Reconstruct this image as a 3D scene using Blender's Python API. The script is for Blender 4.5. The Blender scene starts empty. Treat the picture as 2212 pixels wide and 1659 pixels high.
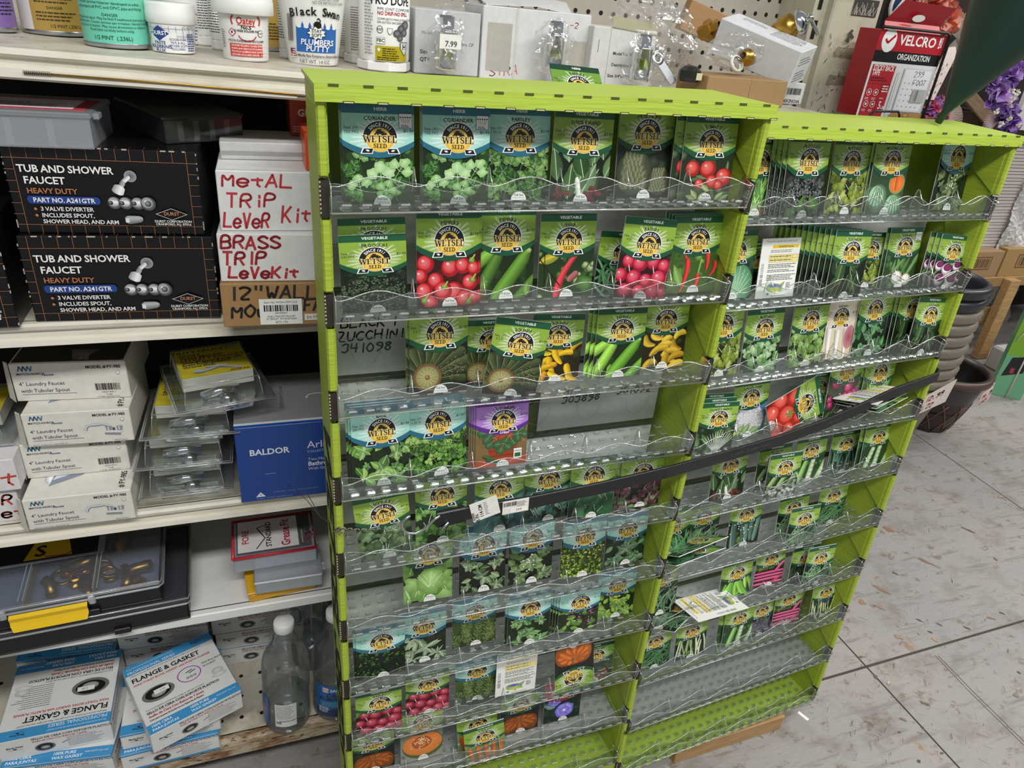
import bpy, math, random
from mathutils import Vector as V, Matrix
S = bpy.context.scene
C = S.collection
PI = math.pi
sin, cos = math.sin, math.cos
# ---------------------------------------------------------------- camera, world, lights, exposure
FPX = 1540.0
EYE = V((0, 0, 1.42))
RM = [V((0.94178153, -0.32396274, 0.08997607)), V((0.07940259, 0.4743353, 0.8767561)), V((0.32671513, 0.81856837, -0.47244371))]
cam = bpy.data.cameras.new('camera')
cam.sensor_width = 36
cam.lens = FPX / 2212 * 36
cam.clip_start = .02
cob = bpy.data.objects.new('camera', cam)
C.objects.link(cob)
cob.matrix_world = Matrix(((RM[0].x, RM[1].x, -RM[2].x, EYE.x), (RM[0].y, RM[1].y, -RM[2].y, EYE.y), (RM[0].z, RM[1].z, -RM[2].z, EYE.z), (0, 0, 0, 1)))
S.camera = cob
w = bpy.data.worlds.new('store_air')
S.world = w
w.use_nodes = True
w.node_tree.nodes['Background'].inputs[0].default_value = (.93, .97, 1, 1)
w.node_tree.nodes['Background'].inputs[1].default_value = .22
def lamp(name, loc, sx, sy, power, rz=0, col=(1, .985, .95)):
    l = bpy.data.lights.new(name, 'AREA')
    l.shape = 'RECTANGLE'; l.size = sx; l.size_y = sy; l.energy = power; l.color = col
    o = bpy.data.objects.new(name, l)
    o.location = loc; o.rotation_euler = (0, 0, rz)
    C.objects.link(o)
lamp('fluorescent_lamp', (.35, -.75, 2.9), 2.4, .30, 70)
lamp('fluorescent_lamp', (2.9, .1, 2.9), 2.4, .30, 40)
lamp('fluorescent_lamp', (5.2, 1.8, 2.9), 2.4, .30, 50)
lamp('fluorescent_lamp', (2.3, 3.2, 2.9), 2.4, .30, 30)
S.view_settings.view_transform = 'Standard'
S.view_settings.look = 'None'
S.view_settings.exposure = 0.25
S.view_settings.gamma = 1
S.view_settings.use_curve_mapping = False
try:
    S.cycles.transparent_max_bounces = 32
    S.cycles.max_bounces = 8
except Exception:
    pass
# ---------------------------------------------------------------- pixel -> place helpers
def ray(x, y):
    return (RM[0] * (x - 1106) - RM[1] * (y - 829.5) + RM[2] * FPX) / FPX
def aty(x, y, Y): r = ray(x, y); return EYE + r * (Y / r.y)
def atz(x, y, Z): r = ray(x, y); return EYE + r * ((Z - EYE.z) / r.z)
def atx(x, y, X): r = ray(x, y); return EYE + r * (X / r.x)
def atp(x, y, P, N):
    r = ray(x, y); return EYE + r * ((V(P) - EYE).dot(N) / r.dot(N))
# ---------------------------------------------------------------- colours, materials
def lin(c): return c / 12.92 if c <= .04045 else ((c + .055) / 1.055) ** 2.4
def K(h):
    if not isinstance(h, str): return h
    return tuple(lin(int(h[i:i + 2], 16) / 255) for i in (0, 2, 4))
def mixc(a, b, t): return tuple(a[i] + (b[i] - a[i]) * t for i in range(3))
MT = {}
def mat(name, rough=.5, metal=0, col=None, noise=0, nscale=60, bump=0, bscale=120, coat=0, spec=.5, attr=True, stretch=None):
    m = bpy.data.materials.new(name)
    m.use_nodes = True
    nt = m.node_tree; N = nt.nodes; L = nt.links
    b = N['Principled BSDF']
    b.inputs['Roughness'].default_value = rough
    b.inputs['Metallic'].default_value = metal
    b.inputs['Specular IOR Level'].default_value = spec
    b.inputs['Coat Weight'].default_value = coat
    b.inputs['Coat Roughness'].default_value = .12
    src = None
    if attr and col is None:
        a = N.new('ShaderNodeAttribute'); a.attribute_name = 'Col'; src = a.outputs['Color']
    else:
        r = N.new('ShaderNodeRGB'); r.outputs[0].default_value = (*K(col), 1); src = r.outputs[0]
    tc = N.new('ShaderNodeTexCoord'); vec = tc.outputs['Object']
    if stretch:
        mp = N.new('ShaderNodeMapping'); mp.inputs['Scale'].default_value = stretch
        L.new(vec, mp.inputs[0]); vec = mp.outputs[0]
    if noise:
        n = N.new('ShaderNodeTexNoise'); n.inputs['Scale'].default_value = nscale; n.inputs['Detail'].default_value = 5
        L.new(vec, n.inputs['Vector'])
        mr = N.new('ShaderNodeMapRange'); mr.inputs[1].default_value = .3; mr.inputs[2].default_value = .7
        mr.inputs[3].default_value = 1 - noise; mr.inputs[4].default_value = 1
        L.new(n.outputs['Fac'], mr.inputs[0])
        mx = N.new('ShaderNodeMix'); mx.data_type = 'RGBA'; mx.blend_type = 'MULTIPLY'; mx.inputs[0].default_value = 1
        L.new(src, mx.inputs[6]); L.new(mr.outputs[0], mx.inputs[7]); src = mx.outputs[2]
    if bump:
        n = N.new('ShaderNodeTexNoise'); n.inputs['Scale'].default_value = bscale; n.inputs['Detail'].default_value = 3
        L.new(vec, n.inputs['Vector'])
        bp = N.new('ShaderNodeBump'); bp.inputs['Strength'].default_value = bump; bp.inputs['Distance'].default_value = .004
        L.new(n.outputs['Fac'], bp.inputs['Height']); L.new(bp.outputs[0], b.inputs['Normal'])
    L.new(src, b.inputs['Base Color'])
    MT[name] = m
    return m
mat('print', .33, coat=.15, bump=.06, bscale=60)
mat('card', .62, noise=.10, nscale=90, bump=.05, bscale=260)
mat('glosscard', .3, noise=.05, nscale=40, bump=.05, bscale=40)
mat('kraft', .75, noise=.16, nscale=120, stretch=(1, 1, 6), bump=.05, bscale=300)
mat('plastic', .35, noise=.05)
mat('green_board', .5, noise=.10, nscale=25, bump=.28, bscale=70, stretch=(.25, .25, 3))
mat('rubber', .42, noise=.25, nscale=140, bump=.12, bscale=220)
mat('chrome', .12, 1, 'd8dade', noise=.1, nscale=20)
mat('zinc', .3, 1, 'c9ccd0', noise=.2, nscale=80)
mat('brass', .32, 1, 'd2a650', noise=.3, nscale=40)
mat('wire', .35, 1, 'a9a49a')
mat('wood', .7, noise=.35, nscale=14, stretch=(1, 9, 9), bump=.15, bscale=60)
mat('petal', .6, noise=.2, nscale=60)
mat('matte', .85, noise=.15, nscale=50)
def clearmat(name, tint='ffffff', haze=.05, gloss=1.0, rough=.08, bump=0, bscale=40, base=.05, hazecol='ffffff', ior=1.45):
    m = bpy.data.materials.new(name); m.use_nodes = True
    nt = m.node_tree; N = nt.nodes; L = nt.links
    N.remove(N['Principled BSDF'])
    out = [n for n in N if n.type == 'OUTPUT_MATERIAL'][0]
    tr = N.new('ShaderNodeBsdfTransparent'); tr.inputs[0].default_value = (*K(tint), 1)
    df = N.new('ShaderNodeBsdfDiffuse'); df.inputs[0].default_value = (*K(hazecol), 1)
    gl = N.new('ShaderNodeBsdfGlossy'); gl.inputs['Roughness'].default_value = rough
    lw = N.new('ShaderNodeLayerWeight'); lw.inputs[0].default_value = .35
    mr = N.new('ShaderNodeMapRange'); mr.inputs[1].default_value = 0; mr.inputs[2].default_value = 1
    mr.inputs[3].default_value = base; mr.inputs[4].default_value = min(1, base + .55 * gloss)
    L.new(lw.outputs['Fresnel'], mr.inputs[0])
    m1 = N.new('ShaderNodeMixShader'); m1.inputs[0].default_value = haze
    m2 = N.new('ShaderNodeMixShader')
    L.new(tr.outputs[0], m1.inputs[1]); L.new(df.outputs[0], m1.inputs[2])
    L.new(mr.outputs[0], m2.inputs[0]); L.new(m1.outputs[0], m2.inputs[1]); L.new(gl.outputs[0], m2.inputs[2])
    if bump:
        tc = N.new('ShaderNodeTexCoord'); n = N.new('ShaderNodeTexNoise'); n.inputs['Scale'].default_value = bscale; n.inputs['Detail'].default_value = 2
        L.new(tc.outputs['Object'], n.inputs['Vector'])
        bp = N.new('ShaderNodeBump'); bp.inputs['Strength'].default_value = bump; bp.inputs['Distance'].default_value = .01
        L.new(n.outputs['Fac'], bp.inputs['Height']); L.new(bp.outputs[0], gl.inputs['Normal']); L.new(bp.outputs[0], lw.inputs['Normal'])
    L.new(m2.outputs[0], out.inputs[0])
    MT[name] = m
clearmat('clear', 'f6fafa', .02, .8, .1, bump=.12, bscale=60, base=.03)
clearmat('clear_edge', 'ffffff', .22, 1.0, .12, base=.2)
clearmat('bag', 'ffffff', .05, .55, .16, bump=.5, bscale=50, base=.03)
clearmat('lidclear', 'f4f6fa', .07, .7, .2, base=.04, hazecol='cfd6df')
clearmat('frosted', 'eef3f8', .22, .7, .25, base=.05, hazecol='f2f6fc')
clearmat('smoke', 'c9ccd0', .10, .8, .1, base=.05, hazecol='8a8d92')
clearmat('bottle', 'f2f6f8', .03, 1.0, .05, base=.06)
# ---------------------------------------------------------------- mesh builder
class M:
    def __init__(s): s.v = []; s.f = []; s.m = []; s.c = []; s.s = []; s.mats = []
    def mi(s, n):
        if n not in s.mats: s.mats.append(n)
        return s.mats.index(n)
    def add(s, vs, fs, mat, col='ffffff', sm=False):
        b = len(s.v)
        s.v += [tuple(p) for p in vs]
        if isinstance(col, list): s.c += [K(c) for c in col]
        else: s.c += [K(col)] * len(vs)
        i = s.mi(mat)
        for f in fs:
            s.f.append(tuple(b + k for k in f)); s.m.append(i); s.s.append(sm)
    def box(s, x0, x1, y0, y1, z0, z1, mat, col='ffffff', b=0, cols=None):
        if not b:
            vs = [(x, y, z) for z in (z0, z1) for y in (y0, y1) for x in (x0, x1)]
            s.add(vs, [(0, 2, 3, 1), (4, 5, 7, 6), (0, 1, 5, 4), (2, 6, 7, 3), (0, 4, 6, 2), (1, 3, 7, 5)], mat, col)
            return
        X = (x0, x1); Y = (y0, y1); Z = (z0, z1); vs = []; ix = {}
        for i in (0, 1):
            for j in (0, 1):
                for k in (0, 1):
                    dx = b if i == 0 else -b; dy = b if j == 0 else -b; dz = b if k == 0 else -b
                    for a, p in enumerate(((X[i], Y[j] + dy, Z[k] + dz), (X[i] + dx, Y[j], Z[k] + dz), (X[i] + dx, Y[j] + dy, Z[k]))):
                        ix[i, j, k, a] = len(vs); vs.append(p)
        F = []
        g = lambda i, j, k, a: ix[i, j, k, a]
        for t in (0, 1):
            q = [g(t, 0, 0, 0), g(t, 1, 0, 0), g(t, 1, 1, 0), g(t, 0, 1, 0)]; F.append(q if t else q[::-1])
            q = [g(0, t, 0, 1), g(0, t, 1, 1), g(1, t, 1, 1), g(1, t, 0, 1)]; F.append(q if t else q[::-1])
            q = [g(0, 0, t, 2), g(1, 0, t, 2), g(1, 1, t, 2), g(0, 1, t, 2)]; F.append(q if t else q[::-1])
            for u in (0, 1):
                F.append([g(t, u, 0, 0), g(t, u, 1, 0), g(t, u, 1, 1), g(t, u, 0, 1)])
                F.append([g(t, 0, u, 0), g(t, 1, u, 0), g(t, 1, u, 2), g(t, 0, u, 2)])
                F.append([g(0, t, u, 1), g(1, t, u, 1), g(1, t, u, 2), g(0, t, u, 2)])
                for k in (0, 1): F.append([g(t, u, k, 0), g(t, u, k, 1), g(t, u, k, 2)])
        s.add(vs, F, mat, col)
    def lathe(s, prof, mat, col='ffffff', seg=36, c=(0, 0, 0), sm=True, sq=None):
        vs = []; fs = []; cl = []
        for i, p in enumerate(prof):
            for k in range(seg):
                a = 2 * PI * k / seg
                ca, sa = cos(a), sin(a)
                if sq:
                    e = 2 / sq
                    ca = math.copysign(abs(ca) ** e, ca); sa = math.copysign(abs(sa) ** e, sa)
                vs.append((c[0] + p[0] * ca, c[1] + p[0] * sa, c[2] + p[1]))
                if isinstance(col, list): cl.append(col[i])
        for i in range(len(prof) - 1):
            for k in range(seg):
                k2 = (k + 1) % seg
                fs.append((i * seg + k, i * seg + k2, (i + 1) * seg + k2, (i + 1) * seg + k))
        s.add(vs, fs, mat, cl if cl else col, sm)
    def tube(s, pts, r, mat, col='ffffff', seg=8, cap=True, flat=None):
        pts = [V(p) for p in pts]; n = len(pts); vs = []; fs = []
        ref = V((0, 0, 1))
        t0 = (pts[1] - pts[0]).normalized()
        if abs(t0.dot(ref)) > .9: ref = V((0, 1, 0))
        side = t0.cross(ref).normalized()
        for i, p in enumerate(pts):
            t = (pts[min(i + 1, n - 1)] - pts[max(i - 1, 0)]).normalized()
            side = (side - t * side.dot(t)).normalized(); up = side.cross(t)
            rr = r[i] if isinstance(r, (list, tuple)) else r
            for k in range(seg):
                a = 2 * PI * k / seg
                vs.append(p + (side * cos(a) + up * sin(a)) * rr)
        for i in range(n - 1):
            for k in range(seg):
                k2 = (k + 1) % seg
                fs.append((i * seg + k, i * seg + k2, (i + 1) * seg + k2, (i + 1) * seg + k))
        if cap:
            fs.append(tuple(range(seg))[::-1]); fs.append(tuple((n - 1) * seg + k for k in range(seg)))
        s.add(vs, fs, mat, col, True)
    def sheet(s, rows, mat, col='ffffff', sm=False, wrap=False):
        n = len(rows[0]); vs = [p for r in rows for p in r]; fs = []
        for i in range(len(rows) - 1):
            for k in range(n if wrap else n - 1):
                k2 = (k + 1) % n
                fs.append((i * n + k, i * n + k2, (i + 1) * n + k2, (i + 1) * n + k))
        s.add(vs, fs, mat, col, sm)
    def slab(s, rows, nrm, th, mat, col='ffffff', sm=False):
        """a sheet with thickness"""
        nrm = V(nrm) * th; n = len(rows[0])
        s.sheet(rows, mat, col, sm); r2 = [[V(p) + nrm for p in r] for r in rows]
        s.sheet(r2, mat, col, sm)
        edge = lambda a, b: s.sheet([a, b], mat, col)
        edge(rows[0], r2[0]); edge(rows[-1], r2[-1]); edge([r[0] for r in rows], [r[0] for r in r2]); edge([r[-1] for r in rows], [r[-1] for r in r2])
    def prism(s, poly, d, mat, col='ffffff', sm=False):
        """closed 3-D polygon extruded along vector d"""
        n = len(poly); a = [V(p) for p in poly]; b = [p + V(d) for p in a]
        s.add(a + b, [tuple(range(n))[::-1], tuple(range(n, 2 * n))], mat, col)
        s.add(a + b, [(i, (i + 1) % n, n + (i + 1) % n, n + i) for i in range(n)], mat, col, sm)
    def xf(s, mw, frm=0):
        for i in range(frm, len(s.v)): s.v[i] = tuple(mw @ V(s.v[i]))
        return s
    def mesh(s, name):
        me = bpy.data.meshes.new(name)
        me.from_pydata(s.v, [], s.f)
        for n in s.mats: me.materials.append(MT[n])
        me.polygons.foreach_set('material_index', s.m)
        me.polygons.foreach_set('use_smooth', s.s)
        a = me.color_attributes.new('Col', 'FLOAT_COLOR', 'POINT')
        a.data.foreach_set('color', [x for c in s.c for x in (c[0], c[1], c[2], 1)])
        me.update()
        return me
    def build(s, name, parent=None, loc=None, rot=None, mw=None):
        o = bpy.data.objects.new(name, s.mesh(name)); C.objects.link(o)
        if parent: o.parent = parent
        if mw is not None: o.matrix_world = mw
        if loc is not None: o.location = loc
        if rot is not None: o.rotation_euler = rot
        return o
def tag(o, label=None, cat=None, group=None, kind=None):
    if label: o['label'] = label
    if cat: o['category'] = cat
    if group: o['group'] = group
    if kind: o['kind'] = kind
    return o
def empty(name, loc=(0, 0, 0), rot=(0, 0, 0), mw=None):
    o = bpy.data.objects.new(name, None); C.objects.link(o)
    o.empty_display_size = .02
    if mw is not None: o.matrix_world = mw
    else: o.location = loc; o.rotation_euler = rot
    return o
def struct(o): o['kind'] = 'structure'; return o
def R(d): return math.radians(d)
# ---------------------------------------------------------------- lettering
GL = {}
def make_glyphs():
    chars = 'ABCDEFGHIJKLMNOPQRSTUVWXYZabcdefghijklmnopqrstuvwxyz0123456789.,:;$#&()/+-\'"!%?'
    obs = []
    for st, off in (('r', 0.0), ('b', .022)):
        for ch in ['HH', 'H', '|'] + list(chars):
            cu = bpy.data.curves.new('glyph', 'FONT'); cu.body = ch if ch in ('HH',) else ch; cu.resolution_u = 2; cu.offset = off
            o = bpy.data.objects.new('glyph', cu); C.objects.link(o); obs.append((st, ch, o, 0))
            if ch not in ('HH', '|'):
                cu = bpy.data.curves.new('glyph', 'FONT'); cu.body = 'H' + ch + 'H'; cu.resolution_u = 1; cu.offset = off
                o = bpy.data.objects.new('glyph', cu); C.objects.link(o); obs.append((st, ch, o, 1))
    dg = bpy.context.evaluated_depsgraph_get(); dg.update()
    tmp = {}
    for st, ch, o, k in obs:
        me = o.evaluated_get(dg).to_mesh()
        vs = [(v.co.x, v.co.y) for v in me.vertices]
        fs = [tuple(p.vertices) for p in me.polygons]
        tmp[st, ch, k] = (vs, fs)
        o.evaluated_get(dg).to_mesh_clear()
    for st, ch, o, k in obs:
        cu = o.data; bpy.data.objects.remove(o); bpy.data.curves.remove(cu)
    for st in 'rb':
        wd = lambda t: max(p[0] for p in t[0]) - min(p[0] for p in t[0])
        hh = wd(tmp[st, 'HH', 0]); H = tmp[st, 'H', 0][0]; hc = max(p[1] for p in H); wH = wd(tmp[st, 'H', 0])
        for ch in chars:
            vs, fs = tmp[st, ch, 0]
            adv = wd(tmp[st, ch, 1]) - hh
            hx = min(p[0] for p in H)
            GL[st, ch] = ([(x / hc, y / hc) for x, y in vs], fs, adv / hc)
        GL[st, ' '] = ([], [], .32)
make_glyphs()
def textw(t, st='r'): return sum(GL[st, c][2] for c in t if (st, c) in GL)
PEN = {'A': '00 26 40;12 32', 'B': '00 06 36 44 33 03;33 42 40 00', 'C': '45 26 04 02 20 41', 'D': '00 06 26 44 42 20 00', 'E': '46 06 00 40;03 33', 'F': '46 06 00;03 33', 'G': '45 26 04 02 20 41 43 23', 'H': '00 06;40 46;03 43', 'I': '20 26', 'K': '00 06;46 02;13 40', 'L': '06 00 40', 'M': '00 06 22 46 40', 'N': '00 06 40 46', 'O': '26 04 02 20 42 44 26', 'P': '00 06 36 45 44 33 03', 'R': '00 06 36 45 44 33 03;23 40', 'S': '45 26 05 04 42 41 20 01', 'T': '06 46;26 20', 'U': '06 01 20 41 46', 'V': '06 20 46', 'W': '06 10 24 30 46', 'X': '06 40;46 00', 'Y': '06 23 46;23 20', 'Z': '06 46 00 40', '0': '26 04 02 20 42 44 26', '1': '20 26', '2': '05 26 45 44 00 40', '3': '05 26 45 33 42 20 01', '4': '06 03 43;36 30', '5': '46 06 04 34 42 20 01', '6': '36 03 01 20 41 33 03', '7': '06 46 10', '8': '24 05 26 45 24 02 20 42 24', '9': '43 14 05 26 45 42 10', '"': '16 14;36 34', '-': '03 43', 'e': '02 42 43 24 03 01 20 41', 't': '24 21 30;03 43', 'i': '20 23;24 25', '/': '00 46', '.': '20 21', 'l': '26 20', 'v': '04 20 44', 'o': '24 03 01 20 41 43 24', 'u': '04 01 20 41 44 40', '#': '10 16;30 36;02 42;04 44'}
class Cv:
    """flat drawing laid on a surface: fm(x, y, h) -> local point"""
    def __init__(s, m, fm, mat='print', h=.00015, dh=.00005):
        s.m = m; s.fm = fm; s.mat = mat; s.h = h; s.dh = dh; s.clip = None; s.sub = getattr(fm, 'sub', 0)
    def up(s): s.h += s.dh; return s.h
    def tri(s, P, cols):
        """polygon given in 2-D with colour(s), clipped to s.clip"""
        n = len(P)
        cols = cols if isinstance(cols, list) else [cols] * n
        pts = [(p[0], p[1], *K(c)) for p, c in zip(P, cols)]
        if s.clip:
            x0, x1, y0, y1 = s.clip
            for ax, lim, sg in ((0, x0, 1), (0, x1, -1), (1, y0, 1), (1, y1, -1)):
                if all((p[ax] - lim) * sg >= 0 for p in pts): continue
                o = []
                for i in range(len(pts)):
                    a, b = pts[i - 1], pts[i]
                    da, db = (a[ax] - lim) * sg, (b[ax] - lim) * sg
                    if (da >= 0) != (db >= 0):
                        t = da / (da - db); o.append(tuple(a[k] + (b[k] - a[k]) * t for k in range(5)))
                    if db >= 0: o.append(b)
                pts = o
                if len(pts) < 3: return
        out = [pts]
        if s.sub:
            out = []; xs = [p[0] for p in pts]; i0, i1 = math.floor(min(xs) / s.sub), math.ceil(max(xs) / s.sub)
            for i in range(i0, i1):
                q = pts
                for lim, sg in ((i * s.sub, 1), ((i + 1) * s.sub, -1)):
                    o = []
                    for j in range(len(q)):
                        a, b = q[j - 1], q[j]; da, db = (a[0] - lim) * sg, (b[0] - lim) * sg
                        if (da >= 0) != (db >= 0): t = da / (da - db); o.append(tuple(a[k] + (b[k] - a[k]) * t for k in range(5)))
                        if db >= 0: o.append(b)
                    q = o
                    if len(q) < 3: break
                if len(q) >= 3: out.append(q)
        for q in out: s.m.add([s.fm(p[0], p[1], s.h) for p in q], [tuple(range(len(q)))], s.mat, [p[2:] for p in q])
    def poly(s, P, col): s.up(); s.tri(P, col)
    def rect(s, x0, y0, x1, y1, col, n=1, m=1, col2=None):
        s.up(); c1 = K(col); c2 = K(col2) if col2 else c1
        for i in range(n):
            for j in range(m):
                a = x0 + (x1 - x0) * i / n; b = x0 + (x1 - x0) * (i + 1) / n; c = y0 + (y1 - y0) * j / m; d = y0 + (y1 - y0) * (j + 1) / m
                ca = mixc(c1, c2, j / m); cb = mixc(c1, c2, (j + 1) / m)
                s.tri([(a, c), (b, c), (b, d), (a, d)], [ca, ca, cb, cb])
    def fan(s, ctr, pts, cc, ce, closed=True):
        s.up(); n = len(pts)
        for i in range(n if closed else n - 1):
            s.tri([ctr, pts[i], pts[(i + 1) % n]], [cc, ce, ce])
    def ell(s, x, y, rx, ry, col, col2=None, a0=0, a1=360, seg=20, rot=0):
        cr, sr = cos(R(rot)), sin(R(rot)); pts = []
        for i in range(seg + 1):
            a = R(a0 + (a1 - a0) * i / seg); px, py = rx * cos(a), ry * sin(a)
            pts.append((x + px * cr - py * sr, y + px * sr + py * cr))
        s.fan((x, y), pts, col, col2 or col, False)
    def ring(s, x, y, r0, r1, col, a0=0, a1=360, seg=24, ky=1):
        s.up()
        for i in range(seg):
            a = R(a0 + (a1 - a0) * i / seg); b = R(a0 + (a1 - a0) * (i + 1) / seg)
            s.tri([(x + r0 * cos(a), y + r0 * sin(a) * ky), (x + r1 * cos(a), y + r1 * sin(a) * ky), (x + r1 * cos(b), y + r1 * sin(b) * ky), (x + r0 * cos(b), y + r0 * sin(b) * ky)], col)
    def line(s, pts, w, col, rnd=False):
        s.up(); k = K(col)
        for a, b in zip(pts, pts[1:]):
            dx, dy = b[0] - a[0], b[1] - a[1]; l = math.hypot(dx, dy) or 1e-9
            nx, ny = -dy / l * w / 2, dx / l * w / 2; ex, ey = (dx / l * w * .25, dy / l * w * .25) if rnd else (0, 0)
            s.tri([(a[0] + nx - ex, a[1] + ny - ey), (b[0] + nx + ex, b[1] + ny + ey), (b[0] - nx + ex, b[1] - ny + ey), (a[0] - nx - ex, a[1] - ny - ey)], k)
    def txt(s, t, x, y, h, col, al='c', b=False, sx=1, rot=0, arc=None, it=0):
        st = 'b' if b else 'r'; s.up(); k = K(col)
        w = textw(t, st) * h * sx
        cx = -w / 2 if al == 'c' else (-w if al == 'r' else 0)
        cr, sr = cos(R(rot)), sin(R(rot))
        for ch in t:
            if (st, ch) not in GL: continue
            vs, fs, adv = GL[st, ch]
            P = []
            if arc:
                th = -(cx + adv * h * sx / 2) / arc; ca, sa = cos(th), sin(th)
                for px, py in vs:
                    qx = px * h * sx - adv * h * sx / 2; qy = py * h + arc
                    P.append((x + qx * ca - qy * sa, y + qx * sa + qy * ca))
            else:
                for px, py in vs:
                    qx = cx + px * h * sx + it * py * h; qy = py * h
                    P.append((x + qx * cr - qy * sr, y + qx * sr + qy * cr))
            if P: s.m.add([s.fm(p[0], p[1], s.h) for p in P], fs, s.mat, k)
            cx += adv * h * sx
    def pen(s, t, x, y, h, col, w, sx=1, rot=0, seed=1, it=.12):
        rg = random.Random(seed); cx = 0; cr, sr = cos(R(rot)), sin(R(rot)); s.up()
        for ch in t:
            if ch in PEN:
                j = rg.uniform(-.06, .06)
                for k in PEN[ch].split(';'):
                    pts = []
                    for q in k.split():
                        px = (int(q[0]) / 6 + rg.uniform(-.03, .03)) * h * sx; py = (int(q[1]) / 6 + j + rg.uniform(-.03, .03)) * h
                        px += cx + it * py; pts.append((x + px * cr - py * sr, y + px * sr + py * cr))
                    if len(pts) > 3:
                        for _ in range(2): pts = [pts[0]] + [tuple(a[i] * f + b[i] * (1 - f) for i in (0, 1)) for a, b in zip(pts, pts[1:]) for f in (.75, .25)] + [pts[-1]]
                    s.line(pts, w, col, True); s.h -= s.dh * .9
                cx += h * sx * (.9 if ch not in '1Iil' else .65)
            else: cx += h * sx * .5
    def bars(s, x, y, w, h, seed=1, col='1a1a1a', n=34):
        rg = random.Random(seed); s.up(); px = x
        while px < x + w:
            bw = rg.choice((1, 1, 2, 3)) * w / n / 2
            s.tri([(px, y), (min(px + bw, x + w), y), (min(px + bw, x + w), y + h), (px, y + h)], col)
            px += bw + rg.choice((1, 1, 2)) * w / n / 2
    def lines(s, x, y, w, n, dy, h, col, seed=1, al='l'):
        """fine print: rows of word-sized dashes"""
        rg = random.Random(seed); s.up()
        for i in range(n):
            cx = x; end = x + w * rg.uniform(.72, 1)
            while cx < end:
                ww = min(rg.uniform(1.2, 4.5) * h, end - cx)
                s.tri([(cx, y - i * dy), (cx + ww, y - i * dy), (cx + ww, y - i * dy + h), (cx, y - i * dy + h)], col)
                cx += ww + h * .6
def flat(O, U, W, k=1.0):
    O, U, W = V(O), V(U), V(W); N = U.cross(W).normalized()
    return lambda x, y, h: O + U * (x * k) + W * (y * k) + N * h
def curved(rf, k=1.0, z0=0, face=-PI / 2, c=(0, 0)):
    """wrap on a round body whose radius at height z is rf(z)"""
    def fm(x, y, h):
        z = z0 + y * k; r = rf(z) + h; a = face + x * k / rf(z)
        return V((c[0] + r * cos(a), c[1] + r * sin(a), z))
    fm.sub = 5.0
    return fm
# ================================================================ THE PLACE: floor, walls, shelving
def dirt_mat(name, base, dirt, lo, hi, scale, rough=.45, stretch=None, dark='3a2f25', dlo=.68, dhi=.74, dscale=55):
    m = bpy.data.materials.new(name); m.use_nodes = True
    nt = m.node_tree; N = nt.nodes; L = nt.links; b = N['Principled BSDF']
    b.inputs['Roughness'].default_value = rough
    tc = N.new('ShaderNodeTexCoord'); mp = N.new('ShaderNodeMapping')
    mp.inputs['Scale'].default_value = stretch or (1, 1, 1); L.new(tc.outputs['Object'], mp.inputs[0])
    cur = None
    for i, (a, bb, sc, col) in enumerate(((lo, hi, scale, dirt), (dlo, dhi, dscale, dark))):
        n = N.new('ShaderNodeTexNoise'); n.inputs['Scale'].default_value = sc; n.inputs['Detail'].default_value = 8; n.inputs['Roughness'].default_value = .65
        L.new(mp.outputs[0], n.inputs['Vector'])
        r = N.new('ShaderNodeMapRange'); r.inputs[1].default_value = a; r.inputs[2].default_value = bb
        L.new(n.outputs['Fac'], r.inputs[0])
        mx = N.new('ShaderNodeMix'); mx.data_type = 'RGBA'
        L.new(r.outputs[0], mx.inputs[0])
        if cur is None: mx.inputs[6].default_value = (*K(base), 1)
        else: L.new(cur, mx.inputs[6])
        mx.inputs[7].default_value = (*K(col), 1); cur = mx.outputs[2]
    L.new(cur, b.inputs['Base Color'])
    bp = N.new('ShaderNodeBump'); bp.inputs['Strength'].default_value = .15; bp.inputs['Distance'].default_value = .003
    L.new(n.outputs['Fac'], bp.inputs['Height']); L.new(bp.outputs[0], b.inputs['Normal'])
    MT[name] = m
dirt_mat('shelf_paint', 'd9d4c6', 'b5aa96', .52, .8, 7, .38, (1, 3, 3), dlo=.70, dhi=.73)
dirt_mat('shelf_worn', 'cdc7b8', '9d907b', .48, .74, 14, .45, (1, 1, 1), dark='6a4c34', dlo=.63, dhi=.70, dscale=34)
dirt_mat('shelf_rust', 'b3a48c', '7d5b3d', .46, .6, 22, .6, (.6, 2, 2), dark='46301f', dlo=.54, dhi=.62, dscale=70)
dirt_mat('white_board', 'e4e4e2', 'c9c9c6', .55, .8, 5, .4)
dirt_mat('post_paint', 'bdb9a6', 'a29c88', .5, .75, 18, .42, (1, 1, 1), dark='4a443a', dlo=.68, dhi=.72, dscale=30)
dirt_mat('peg_paint', 'b9b2a6', 'a39b8e', .45, .75, 5, .5, dlo=.8, dhi=.85)
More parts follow.
